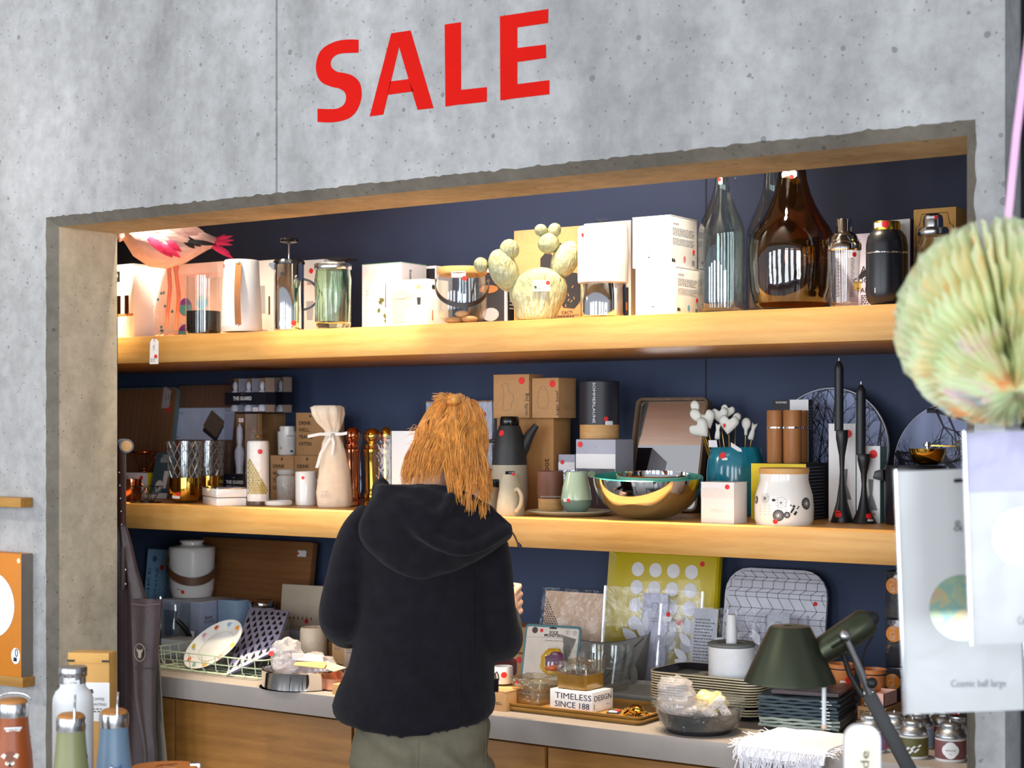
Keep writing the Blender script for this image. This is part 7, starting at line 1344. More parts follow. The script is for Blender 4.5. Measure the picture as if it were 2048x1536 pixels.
def hand(W, f, u, side):
    """palm from the wrist along f, fingers stacked along u, curling to `side`"""
    f, u, side = f.normalized(), u.normalized(), side.normalized(); out = -side
    B_.loft([[W+f*a+u*(wu*cos(2*pi*j/14))+out*(wo*sin(2*pi*j/14)) for j in range(14)] for a, wu, wo in ((-.01, .022, .018), (.02, .032, .017), (.05, .040, .016), (.082, .041, .013), (.090, .036, .008))])
    for k, (o_, L) in enumerate(((.031, .072), (.011, .080), (-.010, .075), (-.030, .060))):
        b0 = W+f*.080+u*o_+out*.004; p1 = b0+f*(L*.42)+out*.010+u*o_*.10; p2 = p1+f*(L*.12)+side*(L*.30); p3 = p2-f*(L*.10)+side*(L*.26)
        B_.tube([b0-f*.02, b0, p1, p2, p3], [.0098, .0105, .0095, .0085, .0070], 10); B_.ellipsoid(p3, (.007, .007, .007), 10, 6)
    t0 = W+f*.022+u*.026; B_.tube([t0, t0+f*.026+u*.020+side*.016, t0+f*.052+u*.022+side*.034, t0+f*.070+u*.018+side*.044], [.013, .0115, .0105, .008], 10)
hand(Q(1012, 1228, .225), Vector((.22, 1, .28)), Vector((-.05, -.28, 1)), Vector((-1, .2, 0))); hand(WL, Vector((.35, 1, .15)), Vector((.05, -.15, 1)), Vector((1, .2, 0)))
for s_, px in ((-1, 775), (1, 912)):
    hip, knee, ank = Q(px, 1470, .0), Q(px+2, 1850, .02), Q(px, 2150, -.01); ank.z = .09
    B_.tube([hip, hip.lerp(knee, .5), knee, knee.lerp(ank, .35), ank], [.068, .066, .054, .053, .034], 16); B_.tube([ank, ank+Vector((0, .02, -.06)), ank+Vector((0, .15, -.068))], [.036, .034, .028], 12)
body = remesh('body', B_, .0045, SKIN, person, 3, None, .5)
for s_ in (-1, 1): part('eye', MB().ellipsoid(hp(s_*.030, .086, .002), (.011, .008, .008), 12, 8), WHITE, body); part('iris', MB().ellipsoid(hp(s_*.030, .0925, .002), (.005, .003, .005), 10, 6), mat('hazel_iris', (96, 78, 50), .3), body)
part('lips', MB().ellipsoid(hp(0, .1015, -.070), (.019, .005, .006), 12, 8, tilt), mat('lip_rose', (196, 110, 104), .45), body)
tag(person, 'woman from behind in a black hooded fleece and olive trousers, ginger hair half tied up', 'person')
# --- fleece jacket
FLEECE = mat('black_fleece', (23, 21, 27), .95, var=.25, vs=26, bump=.5, bs=420, sheen=.08, spec=.12)
J = MB()
def hem(py, cx, hw, d, drop=0.0, n=40):
    r = []
    for j in range(n):
        a = 2*pi*j/n; p = Q(cx+hw*cos(a), py, d*sin(a)); p.z -= drop*(max(0, -sin(a)))**1.0*.9-.012*max(0, cos(a)); r.append(p)
    return r
J.loft([hem(*k) for k in ((985, 862, 62, .055), (1003, 858, 96, .072), (1024, 854, 134, .09), (1052, 852, 158, .102), (1100, 851, 156, .112), (1160, 850, 148, .115), (1230, 849, 140, .112), (1290, 847, 140, .115), (1335, 842, 146, .124), (1380, 831, 158, .136, .006), (1410, 826, 165, .146, .026), (1426, 826, 162, .150, .050), (1438, 828, 152, .146, .052), (1430, 829, 140, .135, .04))])
def sleeve(pts, rad): J.tube(cat_rom([tuple(p) for p in pts], 5), [r for r in cat_rom([(r,) for r in rad], 5) for r in r], 22)
sleeve([Q(752, 1036, .0), Q(726, 1066, -.005), Q(706, 1112, -.012), Q(693, 1170, -.012), Q(683, 1230, .005), Q(690, 1250, .07), Q(712, 1258, .16), Q(722, 1262, .25)], [.052, .054, .053, .053, .055, .054, .050, .046])
sleeve([Q(955, 1048, .0), Q(972, 1086, -.005), Q(982, 1140, -.012), Q(986, 1200, -.012), Q(992, 1258, .0), Q(1001, 1278, .05), Q(1004, 1258, .13), Q(1006, 1234, .205)], [.050, .054, .052, .053, .056, .056, .050, .044])
def foldf(p):
    return .0035*noise.noise(Vector((p.x*14, p.y*10, p.z*7)))+.0028*sin(p.z*46+p.x*30+3*noise.noise(Vector((p.x*6, 0, p.z*6))))*max(0, min(1, (1.12-p.z)*4))*.6
jacket = remesh('jacket', J, .0065, FLEECE, person, 9, foldf)
from mathutils.bvhtree import BVHTree
def on_back(o, pts, lift):
    me = o.data; bv = BVHTree.FromPolygons([v.co for v in me.vertices], [tuple(p.vertices) for p in me.polygons]); out = []
    for px, py in pts:
        q = Q(px, py, -.3); h = bv.ray_cast(q, (Q(px, py, .3)-q).normalized())
        if h[0] is not None: out.append(h[0]+h[1]*lift)
    return out
for pts in ([(765+10*k, 1302+3*sin(k*.5)) for k in range(16)], [(917+.3*k, 1300+10*k) for k in range(17)], [(946, 1120+10*k) for k in range(20)]):
    c_ = on_back(jacket, pts, .0004)
    if len(c_) > 2: part('seam', MB().tube(c_, .0013, 5), FLEECE, jacket, 60)
part('side_tab', MB().box(*[v for v in (Q(985, 1350).x-.004, Q(994, 1350).x+.004, -.02, .01, Q(0, 1382).z, Q(0, 1358).z)]), FLEECE, jacket, bevel=.003)
# --- hood: a heavy soft sack lying on the upper back
rows = [(968, 752, 772), (974, 752, 882), (984, 749, 915), (996, 742, 938), (1012, 733, 958), (1030, 724, 984), (1046, 718, 1010), (1060, 716, 1026), (1074, 719, 1024), (1090, 727, 1004), (1108, 742, 978), (1126, 762, 948), (1143, 786, 912), (1156, 812, 872), (1162, 836, 850)]
H = MB(); nA = 40; fr_ = []; bk_ = []
for i, (py, xl, xr) in enumerate(rows):
    v = i/(len(rows)-1); a_, b_ = [], []
    for j in range(nA+1):
        u = j/nA; px = xl+(xr-xl)*u; e = (sin(pi*u)**.5 if 0 < u < 1 else 0)
        base = -.100-.012*sin(pi*u); bul = (.062*sin(pi*min(1, v*.92+.10))**.8)*e
        d1 = (px-770)*.52-(py-985)*1.0; d2 = (px-905)*-.75-(py-1040)
        f = .016*math.exp(-(d1/16.0)**2)+.011*math.exp(-((d1+42)/18.0)**2)*(1 if px < 960 else .5)-.012*math.exp(-((d1-26)/15.0)**2)-.010*math.exp(-(d2/12.0)**2)*(1 if px < 900 else .3)+.006*noise.noise(Vector((px*.02, py*.03, 0)))
        a_.append(Q(px, py, base-bul-f*e*(1-v*.5))); b_.append(Q(px, py, -.045))
    fr_.append(a_); bk_.append(b_)
rings = [a+list(reversed(b)) for a, b in zip(fr_, bk_)]
H.loft(rings)
H.tube([Q(757, 990, -.06), Q(754, 974, -.05), Q(764, 960, -.03), Q(775, 975, 0)], [.02, .014, .010, .012], 10)
H.tube(cat_rom([tuple(Q(*k)) for k in ((770, 976, -.10), (840, 974, -.118), (900, 978, -.122), (955, 1002, -.12), (1000, 1038, -.11), (1020, 1056, -.10))], 4), [.009]*21, 10)
H.tube(cat_rom([tuple(Q(*k)) for k in ((757, 984, -.115), (796, 1022, -.150), (838, 1060, -.172), (880, 1087, -.178), (922, 1100, -.172), (962, 1090, -.155), (998, 1068, -.130), (1016, 1058, -.11))], 4), [.010]+[.017]*27+[.010], 12)
H.tube(cat_rom([tuple(Q(*k)) for k in ((905, 985, -.14), (890, 1020, -.165), (868, 1056, -.172), (852, 1078, -.172))], 4), [.008]+[.013]*11+[.008], 10)
hood = remesh('hood', H, .0055, FLEECE, person, 6, lambda p: .0015*noise.noise(p*40))
cd = part('drawcord', MB().tube(cat_rom([tuple(Q(*k)) for k in ((1012, 1056, -.11), (1022, 1062, -.115), (1030, 1074, -.115), (1036, 1088, -.115), (1040, 1094, -.115))], 4), .0020, 7), BLACK, person, 60)
part('cord_toggle', MB().tube([Q(1036, 1086, -.115), Q(1039, 1092, -.115), Q(1042, 1099, -.115)], [.003, .0055, .003], 10), BLACK, cd, 60); part('cord_stopper', MB().ellipsoid(Q(1016, 1058, -.112), (.010, .010, .008), 12, 8), BLACK, cd)
# --- trousers
OLV = mat('olive_grey_cotton', (106, 100, 82), .85, var=.10, vs=40, bump=.3, bs=300)
T_ = MB(); T_.loft([ell(Q(cx, py), hw/PS, d, 32) for py, cx, hw, d in ((1380, 845, 122, .115), (1440, 844, 134, .128), (1490, 843, 138, .135), (1530, 842, 137, .135), (1575, 842, 132, .125))])
for px, dx in ((772, -2), (912, 2)):
    k = [Q(px, 1520, 0), Q(px, 1620, 0), Q(px+dx, 1850, .02), Q(px, 2060, .0)]; b0 = Q(px, 2130, -.01); b0.z = .10; k.append(b0); T_.tube(k, [.090, .088, .070, .064, .060], 20)
def tf(p): return .0065*sin(p.z*70+p.x*24+5*noise.noise(Vector((p.x*9, 0, p.z*9))))*max(0, 1-abs(p.z-.80)*5)+.002*noise.noise(p*18)-.006*math.exp(-((p.x-Q(840, 0).x)/.012)**2)*(1 if p.y < 0 and p.z < .86 else 0)
tro = remesh('trousers', T_, .007, OLV, person, 4, tf)
for pts in ([(971, 1448+9*k) for k in range(11)], [(838-.2*k, 1480+6*k) for k in range(10)]):
    c_ = on_back(tro, pts, .0003)
    if len(c_) > 2: part('seam', MB().tube(c_, .0012, 5), OLV, tro, 60)
for s_, px in ((-1, 775), (1, 912)):
    a = Q(px, 2150, -.01); part('shoe', MB().loft([[(a.x+w*cos(2*pi*j/20), a.y+yc+l*sin(2*pi*j/20), z) for j in range(20)] for z, w, l, yc in ((0, .048, .135, .06), (.02, .050, .14, .06), (.05, .044, .12, .05), (.09, .042, .06, .01), (.115, .044, .05, 0))]), mat('dark_shoe', (40, 38, 40), .6), person, 60)
# --- hair, half tied up in a small knot
GING = mat('ginger_hair', (230, 152, 72), .36, var=.42, vs=9, stretch=(9, 9, 1.5), spec=.5, sheen=.1)
GINGD = mat('deep_ginger_hair', (176, 108, 46), .5, var=.2, vs=30, stretch=(6, 6, 1))
part('scalp_hair', MB().ellipsoid(HCN+Vector((0, -.008, .006)), (.077, .094, .100), 28, 18, tilt), GINGD, person, 70)
r_ = random.Random(11); KNOT = Q(906, 806, -.012)
hair = MB()
def strand(pts, r0, n=4):
    p = cat_rom([tuple(q) for q in pts], 3); m = len(p); hair.tube(p, [r0*(1-.75*(i/(m-1))**2) for i in range(m)], n, caps=False)
def sk(phi, th, rho):
    return HCN+tilt @ Vector((.073*rho*sin(th)*sin(phi), -.092*rho*sin(th)*cos(phi), .098*rho*cos(th)))
CLP = [(r_.uniform(-128, 128), r_.uniform(1.05, 1.22), r_.uniform(-.16, .16), r_.uniform(-.2, .2), r_.uniform(-.24, .24), r_.uniform(-12, 12), r_.uniform(0, 1)) for _ in range(95)]
for k in range(1300):
    cl_ = CLP[k % 95]; phi = radians(max(-128, min(128, cl_[0]+r_.gauss(0, 3.5)))); rho = cl_[1]+r_.uniform(-.035, .035); top = r_.random() < .45
    th0 = radians(r_.uniform(12, 40)) if not top else radians(8); pts = []
    if top: pts.append(KNOT+Vector((r_.uniform(-.006, .006), r_.uniform(-.006, .006), r_.uniform(-.006, .002))))
    j1, j2, j3 = cl_[2]+r_.uniform(-.02, .02), cl_[3]+r_.uniform(-.03, .03), cl_[4]+r_.uniform(-.03, .03)
    for th, jj in ((th0+.25, 0), (radians(52), j1), (radians(78), j2), (radians(100), j3)): pts.append(sk(phi+jj, th, rho*(1+.06*(th > 1.5))))
    d = math.degrees(phi); last = pts[-1]
    if d > 2: tx = 906+(972-906)*min(1, (d-2)/70)+cl_[5]+r_.uniform(-4, 4); ty_ = 962+78*cl_[6]+r_.uniform(-10, 8) if d < 80 else r_.uniform(960, 1010)
    elif d > -22 and r_.random() < .5: tx = 906+r_.uniform(-12, 20); ty_ = r_.uniform(950, 1000)
    else: tx = 868+(812-868)*min(1, (-d-2)/75)+r_.uniform(-12, 10); ty_ = 938+34*cl_[6]+r_.uniform(-6, 6)
    yy = -.105 if abs(d) < 60 else (-.05 if abs(d) < 95 else .03); yy += r_.uniform(-.02, .02)
    if ty_ > 985: yy = min(yy, -.155+.02*r_.random()) if d < 75 else yy
    end = Q(tx, ty_, yy); mid = last.lerp(end, .5)+Vector((r_.uniform(-.012, .012), r_.uniform(-.012, .004), 0)); pts += [mid, end]
    strand(pts, r_.uniform(.0010, .0021))
for k in range(26):                                                 # flyaways at the left temple and the crown
    a = Q(842+r_.uniform(-6, 8), 868+r_.uniform(-14, 30), .0); strand([a, a+Vector((-.018*r_.random()-.006, -.01, .012*r_.uniform(-.4, 1))), a+Vector((-.034*r_.random()-.008, -.012, .010*r_.uniform(-1.5, 1)))], .0006, 3)
part('loose_hair', hair, GING, person, 80)
hair = MB()
for k in range(120):
    a = KNOT+Vector((r_.uniform(-.010, .004), r_.uniform(-.008, .008), -.004)); e = Q(868+r_.uniform(-6, 34), 792+r_.uniform(-8, 16), -.02+r_.uniform(-.02, .02)); strand([a, a.lerp(e, .5)+Vector((0, 0, .010)), e], .0011, 3)
knot = part('hair_knot', MB().ellipsoid(KNOT+Vector((.001, 0, .008)), (.017, .016, .014), 18, 12, None, lambda q: 1+.16*noise.noise(q*140)), GING, person, 60); part('knot_strands', hair, GING, knot, 80); part('hair_tie', MB().tube([KNOT+Vector((.011*cos(a), .011*sin(a), -.003)) for a in [2*pi*k/16 for k in range(16)]], .003, 7, True), GINGD, knot)
# ================================================================== in front of the opening
# ledges and the orange carton on the wall, left
LED = wood('oiled_oak_ledge', (196, 148, 70), (150, 104, 44), 0, 7, .45)
def ledge(label, y0, y1, xe):
    xr = XX(xe, D); o = tag(part('wall_ledge', MB().box(xr-1.0, xr, D-.045, D-.001, PT(xe, y1, D).z, PT(xe, y0, D).z), LED, None, bevel=.0015), label, 'shelf'); return xr, PT(xe, y0, D).z
ledge('upper narrow oak ledge on the concrete wall at the left edge', 995, 1014, 66); xr, zl = ledge('lower narrow oak ledge on the concrete wall under the orange carton', 1352, 1372, 70)
ORB = mat('orange_card', (204, 122, 20), .55, var=.04); xo = XX(66, D)
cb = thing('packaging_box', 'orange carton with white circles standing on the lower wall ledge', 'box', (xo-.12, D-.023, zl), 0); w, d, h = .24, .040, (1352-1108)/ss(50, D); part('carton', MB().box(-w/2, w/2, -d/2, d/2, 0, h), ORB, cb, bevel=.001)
f_ = Face(cb, (-w/2, -d/2, 0), (1, 0, 0), (0, 0, 1), w, h); f_.put('print', circ(.105, 36, ry=.098), CARDW, .44, .57); f_.put('print', circ(.020, 24, ry=.024), CARDW, .90, .17); f_.put('print', [(-.008, -.014), (.006, -.014), (.007, -.004), (-.006, -.002)], INK, .895, .165, lift=.0009); o = part('print', MB().tube([(.004+.005*cos(a), .006+.011*sin(a), 0) for a in [2*pi*k/16 for k in range(16)]], .0012, 4, True), INK, cb, 0); o.matrix_local = f_.mtx(.90, .18, 0, .001); f_.put('logo', circ(.0075, 16), mat('cream_print', (240, 226, 190), .5), .955, .945)
fr = Face(cb, (w/2, -d/2, 0), (0, 1, 0), (0, 0, 1), d, h); fr.rect('grey_side', 0, 0, 1, 1, mat('side_grey', (120, 112, 104), .6))  # flat grey laid over the carton's whole right side
# coat stand and aprons hanging behind the left jamb
cs = thing('apron_stand', 'dark stand with a wooden peg carrying the aprons behind the left pier', 'stand', (XX(212, 3.56), 3.56, 0), 0)
pxp = XX(253, 3.56)-cs.location.x; zp = PT(253, 892, 3.56).z
part('post', MB().box(-.02, .02, .0, .03, 0, 2.0), BLACK, cs); part('foot', MB().box(-.03, .03, -.05, .10, 0, .02), BLACK, cs); dv = Vector((.75, -.55, 0)).normalized(); e_ = Vector((pxp, 0, zp)); part('peg', MB().tube([e_-dv*.115, e_], .022, 22), mat('grey_peg', (96, 100, 112), .5), cs, 40); part('peg_end', MB().tube([e_-dv*.001, e_+dv*.002], .0165, 22), LID, cs, 40, label='pale wooden peg end')
def cloth(nm, rows, Y, m, par, th=.006, amp=.010, freq=1.6, seed=0, dy=0.0):
    L0 = Vector(par.location); n = 16; rr = cat_rom([tuple(map(float, r)) for r in rows], 4); fr_, bk = [], []
    for i, (py, xl, xr) in enumerate(rr):
        a, b_ = [], []
        for j in range(n+1):
            u = j/n; p = PT(xl+(xr-xl)*u, py, Y+dy)-L0; o_ = amp*sin(freq*2*pi*u+seed+py*.004)*min(1, i/6)+amp*.5*noise.noise(Vector((u*4, py*.01, seed)))
            a.append(p+Vector((0, o_, 0))); b_.append(p+Vector((0, o_+th, 0)))
        fr_.append(a); bk.append(b_)
    return part(nm, MB().loft([a+list(reversed(b_)) for a, b_ in zip(fr_, bk)]), m, par, 80)
LTH = mat('dark_brown_leather', (62, 48, 50), .5, var=.15, vs=18, bump=.2, bs=200); GRYC = mat('grey_canvas', (124, 120, 112), .85, var=.08, vs=30, bump=.25, bs=200)
ap2 = thing('apron', 'grey canvas apron hanging behind the dark leather apron', 'apron', (XX(280, 3.575), 3.575, zp-.3), 0); cloth('bib', ((1060, 236, 252), (1130, 236, 272), (1200, 236, 296), (1260, 236, 316), (1340, 238, 322), (1440, 240, 328), (1560, 240, 336), (1800, 236, 344)), 3.575, GRYC, ap2, amp=.008, seed=2); part('strap', MB().strip([PT(249, y, 3.575)-Vector(ap2.location) for y in (905, 960, 1010, 1066)], (.006, 0, 0), .003), GRYC, ap2)
ap = thing('apron', 'dark brown leather apron with a bull badge and studded strap behind the left pier', 'apron', (XX(270, 3.53), 3.53, zp-.3), 0)
cloth('bib', ((1045, 230, 246), (1065, 230, 252), (1130, 230, 268), (1200, 230, 288), (1300, 230, 302), (1400, 230, 306), (1520, 230, 304), (1760, 226, 310)), 3.53, LTH, ap, amp=.008, seed=0)
cloth('neck_strap', ((902, 232, 243), (960, 232, 246), (1010, 232, 249), (1050, 232, 250)), 3.515, mat('oxblood_strap', (52, 28, 26), .4), ap, .004, .001)
pk_ = cloth('pocket', ((1198, 262, 323), (1206, 263, 322), (1260, 264, 318), (1330, 266, 314), (1400, 270, 312), (1470, 282, 313), (1500, 286, 316), (1560, 288, 316)), 3.50, LTH, ap, amp=.004, seed=1); part('pocket_hem', MB().tube([PT(263, 1208, 3.494)-Vector(ap.location), PT(292, 1211, 3.490)-Vector(ap.location), PT(321, 1208, 3.494)-Vector(ap.location)], .0018, 6), mat('mauve_thread', (96, 76, 84), .7), ap); part('pocket_seam', MB().tube([PT(266, 1336, 3.492)-Vector(ap.location), PT(290, 1337, 3.49)-Vector(ap.location), PT(312, 1334, 3.492)-Vector(ap.location)], .0016, 6), LTH, ap)
for k in range(5): part('stud', MB().ellipsoid(PT(239+1.2*k, 945+26*k, 3.508)-Vector(ap.location), (.003, .003, .003), 8, 6), STEEL, ap)
part('strap_tab', MB().prism([((x-270)/ss(270, 3.5), PT(x, y, 3.5).z-ap.location.z) for x, y in ((247, 1095), (255, 1095), (256, 1172), (252, 1182), (247, 1180))], -.024, -.017), LTH, ap, bevel=.002)
for y in (1140, 1168): part('rivet', MB().ellipsoid(PT(251, y, 3.504)-Vector(ap.location), (.004, .003, .004), 8, 6), STEEL, ap)
BADGE = mat('pale_badge_print', (150, 138, 120), .6); c0 = PT(280, 1305, 3.484)-Vector(ap.location); f_ = Face(ap, c0, (1, 0, 0), (0, 0, 1), 1, 1)
o = part('badge_ring', MB().tube([(.023*cos(a), .026*sin(a), 0) for a in [2*pi*k/30 for k in range(30)]], .0010, 5, True), BADGE, ap, 0); o.matrix_local = f_.mtx(0, 0, 0, .001)
f_.put('bull_badge', [(-.006, -.016), (.005, -.016), (.007, -.002), (.013, .006), (.014, .014), (.010, .009), (.004, .008), (-.004, .008), (-.010, .009), (-.014, .014), (-.013, .006), (-.007, -.002)], BADGE, 0, 0, lift=.001)
# table in the foreground with drinking bottles
zT = .842
tb = thing('display_table', 'white display table at the lower left holding the drinking bottles', 'table', (XX(170, 2.25), 2.25, 0), 0); part('tabletop', MB().box(-.65, .42, -.42, .20, zT-.03, zT), mat('white_table_laminate', (220, 218, 214), .5), tb, bevel=.002)
for sx in (-.6, .37):
    for sy in (-.37, .15): part('leg', MB().box(sx-.02, sx+.02, sy-.02, sy+.02, 0, zT-.03), BLACK, tb)
def at_t(px, t): return t*(CT+(px-CX)/FP*ST)
CORK = wood('bamboo_cap', (206, 146, 78), (168, 108, 52), 0, 18, .45)
def kid(label, px, t, topy, m, hw0=28, loop='up'):
    Y = at_t(px, t); b = Rnd('drinking_bottle', label, 'bottle', px, Y, zT, 'coloured steel drinking bottles'); k = hw0/28.0; y = topy
    b.lathe('body', [(0, 1700), (36*k, 1700), (38*k, 1690), (37*k, y+150), (35*k, y+115), (31*k, y+80), (29*k, y+55), (28*k, y+40), (28*k, y+35)], m, 40); b.lathe('steel_collar', [(28.5*k, y+36), (29*k, y+34), (29*k, y+12), (28*k, y+9), (0, y+9)], STEEL, 40, keep=False); b.lathe('wooden_cap', [(27*k, y+10), (26*k, y+5), (20*k, y+1), (0, y)], CORK, 32, keep=False)
    zc_ = b.zz(y+16); r = 29*k/b.s
    if loop == 'up': pts = [(.006+.002*sin(pi*i/12), -r*cos(pi*i/12), zc_+.048*sin(pi*i/12)**.8) for i in range(13)]
    else: pts = [(-r*cos(pi*i/12)*1.12, -.01, zc_+.010+.018*sin(pi*i/12)) for i in range(13)]
    part('carry_loop', MB().tube(pts, .0021, 8), CHROME, b.o, 60); b.prof = b.pr([(38*k, 1690), (37*k, y+150), (35*k, y+115), (31*k, y+80), (29*k, y+55)]); return b
b = kid('rust orange steel bottle with a price sticker and fawn face, at the left edge', 26, 3.30, 1396, mat('rust_paint', (146, 70, 24), .42, var=.03), 30, 'flat'); b.label(26, 1453, 27, 10); FW = mat('fawn_print', (232, 220, 204), .5); FB = mat('fawn_brown_print', (116, 58, 30), .5)
b.text('29,95', 27, 1453, 4.5, INK, width=18)
b.patch('print', 20, 1508, [(-.010, .006), (-.006, .012), (.006, .012), (.010, .006), (.006, -.008), (0, -.013), (-.006, -.008)], FB, .0008); 
for s_ in (-1, 1): b.patch('print', 20+s_*12, 1506, [(-.006, 0), (0, .006*1), (.006, .003), (.002, -.005)], FW, .0009); b.patch('print', 20+s_*5, 1519, circ(.004, 10), FW, .0012); b.patch('print', 20+s_*4, 1517, circ(.0016, 8), INK, .0016)
b.patch('print', 20, 1523, circ(.003, 8), INK, .0016)
b = kid('sage green steel bottle with a bamboo cap and wire loop', 142, 3.22, 1425, mat('sage_paint', (126, 128, 88), .42, var=.03)); b.patch('print', 178, 1512, circ(.003, 8), INK)
b = kid('dusty blue steel bottle with a bamboo cap and wire loop', 228, 3.34, 1417, mat('dusty_blue_paint', (102, 126, 148), .42, var=.03)); b.patch('print', 232, 1532, [(-.014, .0), (-.010, .010), (-.005, .004), (.005, .004), (.012, .010), (.013, -.002), (.0, -.014)], mat('wolf_print', (66, 92, 134), .5), .0008); b.patch('print', 226, 1530, [(-.006, .004), (.0, .002), (.002, -.010), (-.004, -.008)], WHITE, .0014)
wb = Rnd('drinking_bottle', 'tall white steel bottle with a wide steel lid behind the sage bottle', 'bottle', 146, at_t(146, 3.38), zT, 'coloured steel drinking bottles'); wb.lathe('body', [(0, 1700), (38, 1700), (40, 1690), (40, 1405), (39, 1394), (34, 1382), (27, 1376), (25, 1372), (25, 1365), (0, 1365)], mat('white_powder_coat', (226, 228, 230), .4, var=.01), 44); wb.lathe('neck', [(25.5, 1366), (25.5, 1350), (0, 1350)], STEEL, 40, keep=False); wb.lathe('lid', [(27, 1352), (28, 1350), (28, 1336), (26.5, 1333), (0, 1332)], STEEL, 40, keep=False); wb.prof = wb.pr([(25.8, 1366), (25.8, 1350)]); wb.label(147, 1362, 24, 10); scribble(Face(wb.o, (0, -.0275, wb.zz(1362)), (1, 0, 0), (0, 0, 1), 1, 1), 0, 0, .018, .006, seed=3)
kb = Box('paper_bag', 'folded kraft coffee bag with a white label behind the white bottle', 'bag', 137, 219, None, 1306, at_t(219, 3.55), zT, mat('golden_kraft', (1, 1, 1)), phi=TH*.8, d=.05, bev=.006); kb.f.rect('label', 0, .03, 1, .70, CARDW) if False else kb.f.rect('label', 0, .47, 1, .77, CARDW); kb.f.text('COFFEE', .72, .64, .006, INK); kb.f.text('ROASTING', .72, .60, .0055, INK); kb.f.lines(.6, .85, .53, .57, 2, INK); kb.f.put('logo', [(-.006, -.004), (.006, -.004), (.004, .005), (-.006, .004)], INK, .55, .70); part('folded_top', MB().box(-kb.w/2, kb.w/2, -kb.d/2-.004, -kb.d/2+.004, kb.h*.92, kb.h), mat('golden_kraft', (1, 1, 1)), kb.o, bevel=.001)
for s_ in (-1, 1): part('clip', MB().box(s_*kb.w*.42-.008, s_*kb.w*.42+.008, -kb.d/2-.0055, -kb.d/2-.003, kb.h*.93, kb.h*.945), INK, kb.o)
yl = at_t(330, 3.42); ln = Rnd('lunch_box', 'orange oval lunch box lid with a pressed twig drawing beside the blue bottle', 'box', 330, yl, zT); zt_ = HC-(1508-HZ)*3.42/FP-zT+.012
zt_ = .062; part('tub', MB().loft([ell((0, 0, z), r*1.0, r*.72, 36) for z, r in ((0, .058), (.004, .062), (zt_-.014, .066))]), mat('cream_plastic', (222, 206, 176), .5), ln.o); part('lid', MB().loft([ell((0, 0, z), r, r*.72, 36) for z, r in ((zt_-.014, .068), (zt_-.003, .069), (zt_, .066))]), mat('orange_bamboo_lid', (220, 132, 52), .5, var=.06), ln.o); part('twig_print', MB().tube([(-.02, -.01, zt_), (0, .005, zt_), (.025, .012, zt_)], .0018, 5).tube([(-.015, .012, zt_), (.01, .0, zt_), (.02, -.006, zt_)], .0012, 5), FB, ln.o); part('clasp', MB().box(.050, .072, -.012, .012, zt_-.016, zt_+.004), STEEL, ln.o, bevel=.003); part('price_label', MB().box(-.002, .022, -.046, -.030, zt_, zt_+.0006), WHITE, ln.o)
# right side table, lamp, white clock
tr = thing('display_table', 'dark display table below the frame carrying the desk lamp', 'table', (XX(1800, 2.85), 2.85, 0), 0); part('tabletop', MB().box(-.45, .22, -.45, .30, .60, .63), BLACK, tr, bevel=.002)
for sx in (-.4, .17):
    for sy in (-.4, .25): part('leg', MB().box(sx-.02, sx+.02, sy-.02, sy+.02, 0, .60), BLACK, tr)
GUN = mat('dark_green_grey_aluminium', (74, 78, 62), .36, .75, var=.04); LY = at_t(1580, 3.25)
lp = Rnd('desk_lamp', 'dark green grey desk lamp with a conical shade and jointed arm', 'lamp', 1580, LY, .63, rz=TH)
def lz(px, py, y=0.0):
    t2 = 3.25+y; return Vector(((px-CX)/FP*t2-(1580-CX)/FP*3.25, y, HC-(py-HZ)/FP*t2-.63))
rr = lambda hw: hw/lp.s
z0, z1 = lz(0, 1364).z, lz(0, 1252).z
part('shade', MB().lathe([(rr(90), z0), (rr(91.5), z0+.001), (rr(90), z0+.006), (rr(42), z1-.004), (rr(38), z1), (rr(14), z1+.001), (rr(12), z1-.003), (rr(36), z1-.006), (rr(40), z1-.010), (rr(88), z0)], 56), GUN, lp.o); part('bulb', MB().ellipsoid((0, 0, z1-.045), (.022, .022, .034), 16, 10), mat('frosted_bulb', (236, 234, 226), .4), lp.o)
part('head_barrel', MB().tube([lz(1632, 1312), lz(1650, 1298), lz(1700, 1266), lz(1730, 1246), lz(1741, 1239)], [.024, .027, .029, .029, .022], 22), GUN, lp.o, 50); part('barrel_cap', MB().tube([lz(1737, 1241), lz(1748, 1235), lz(1756, 1233)], [.016, .014, .008], 14), BLACK, lp.o); part('knob', MB().ellipsoid(lz(1690, 1272, -.045), (.012, .012, .012), 14, 10), STEEL, lp.o); part('side_plate', MB().tube([lz(1660, 1290, -.03), lz(1690, 1272, -.034)], .009, 10), GUN, lp.o)
part('arm_rod', MB().tube([lz(1692, 1278, -.03), lz(1720, 1340, -.02), lz(1738, 1388, -.01)], .0075, 12), STEEL, lp.o, 50); part('arm_rod', MB().tube([lz(1680, 1290, .02), lz(1700, 1350, .02), lz(1726, 1392, .01)], .0055, 12), BLACK, lp.o, 50); part('cable', MB().tube(cat_rom([tuple(lz(*k)) for k in ((1752, 1236), (1746, 1270), (1730, 1300), (1726, 1330), (1738, 1380))], 5), .002, 6), BLACK, lp.o, 60); part('elbow_knob', MB().ellipsoid(lz(1744, 1366, -.02), (.011, .011, .011), 12, 8), BLACK, lp.o); part('elbow_bracket', MB().tube([lz(1726, 1386), lz(1746, 1384)], .010, 12), STEEL, lp.o)
q0, q1 = lz(1736, 1386), lz(1830, 1560); d_ = (q1-q0).normalized(); base = q0+d_*((q0.z-.04)/-d_.z); sd = Vector((d_.z, 0, -d_.x))*.0135
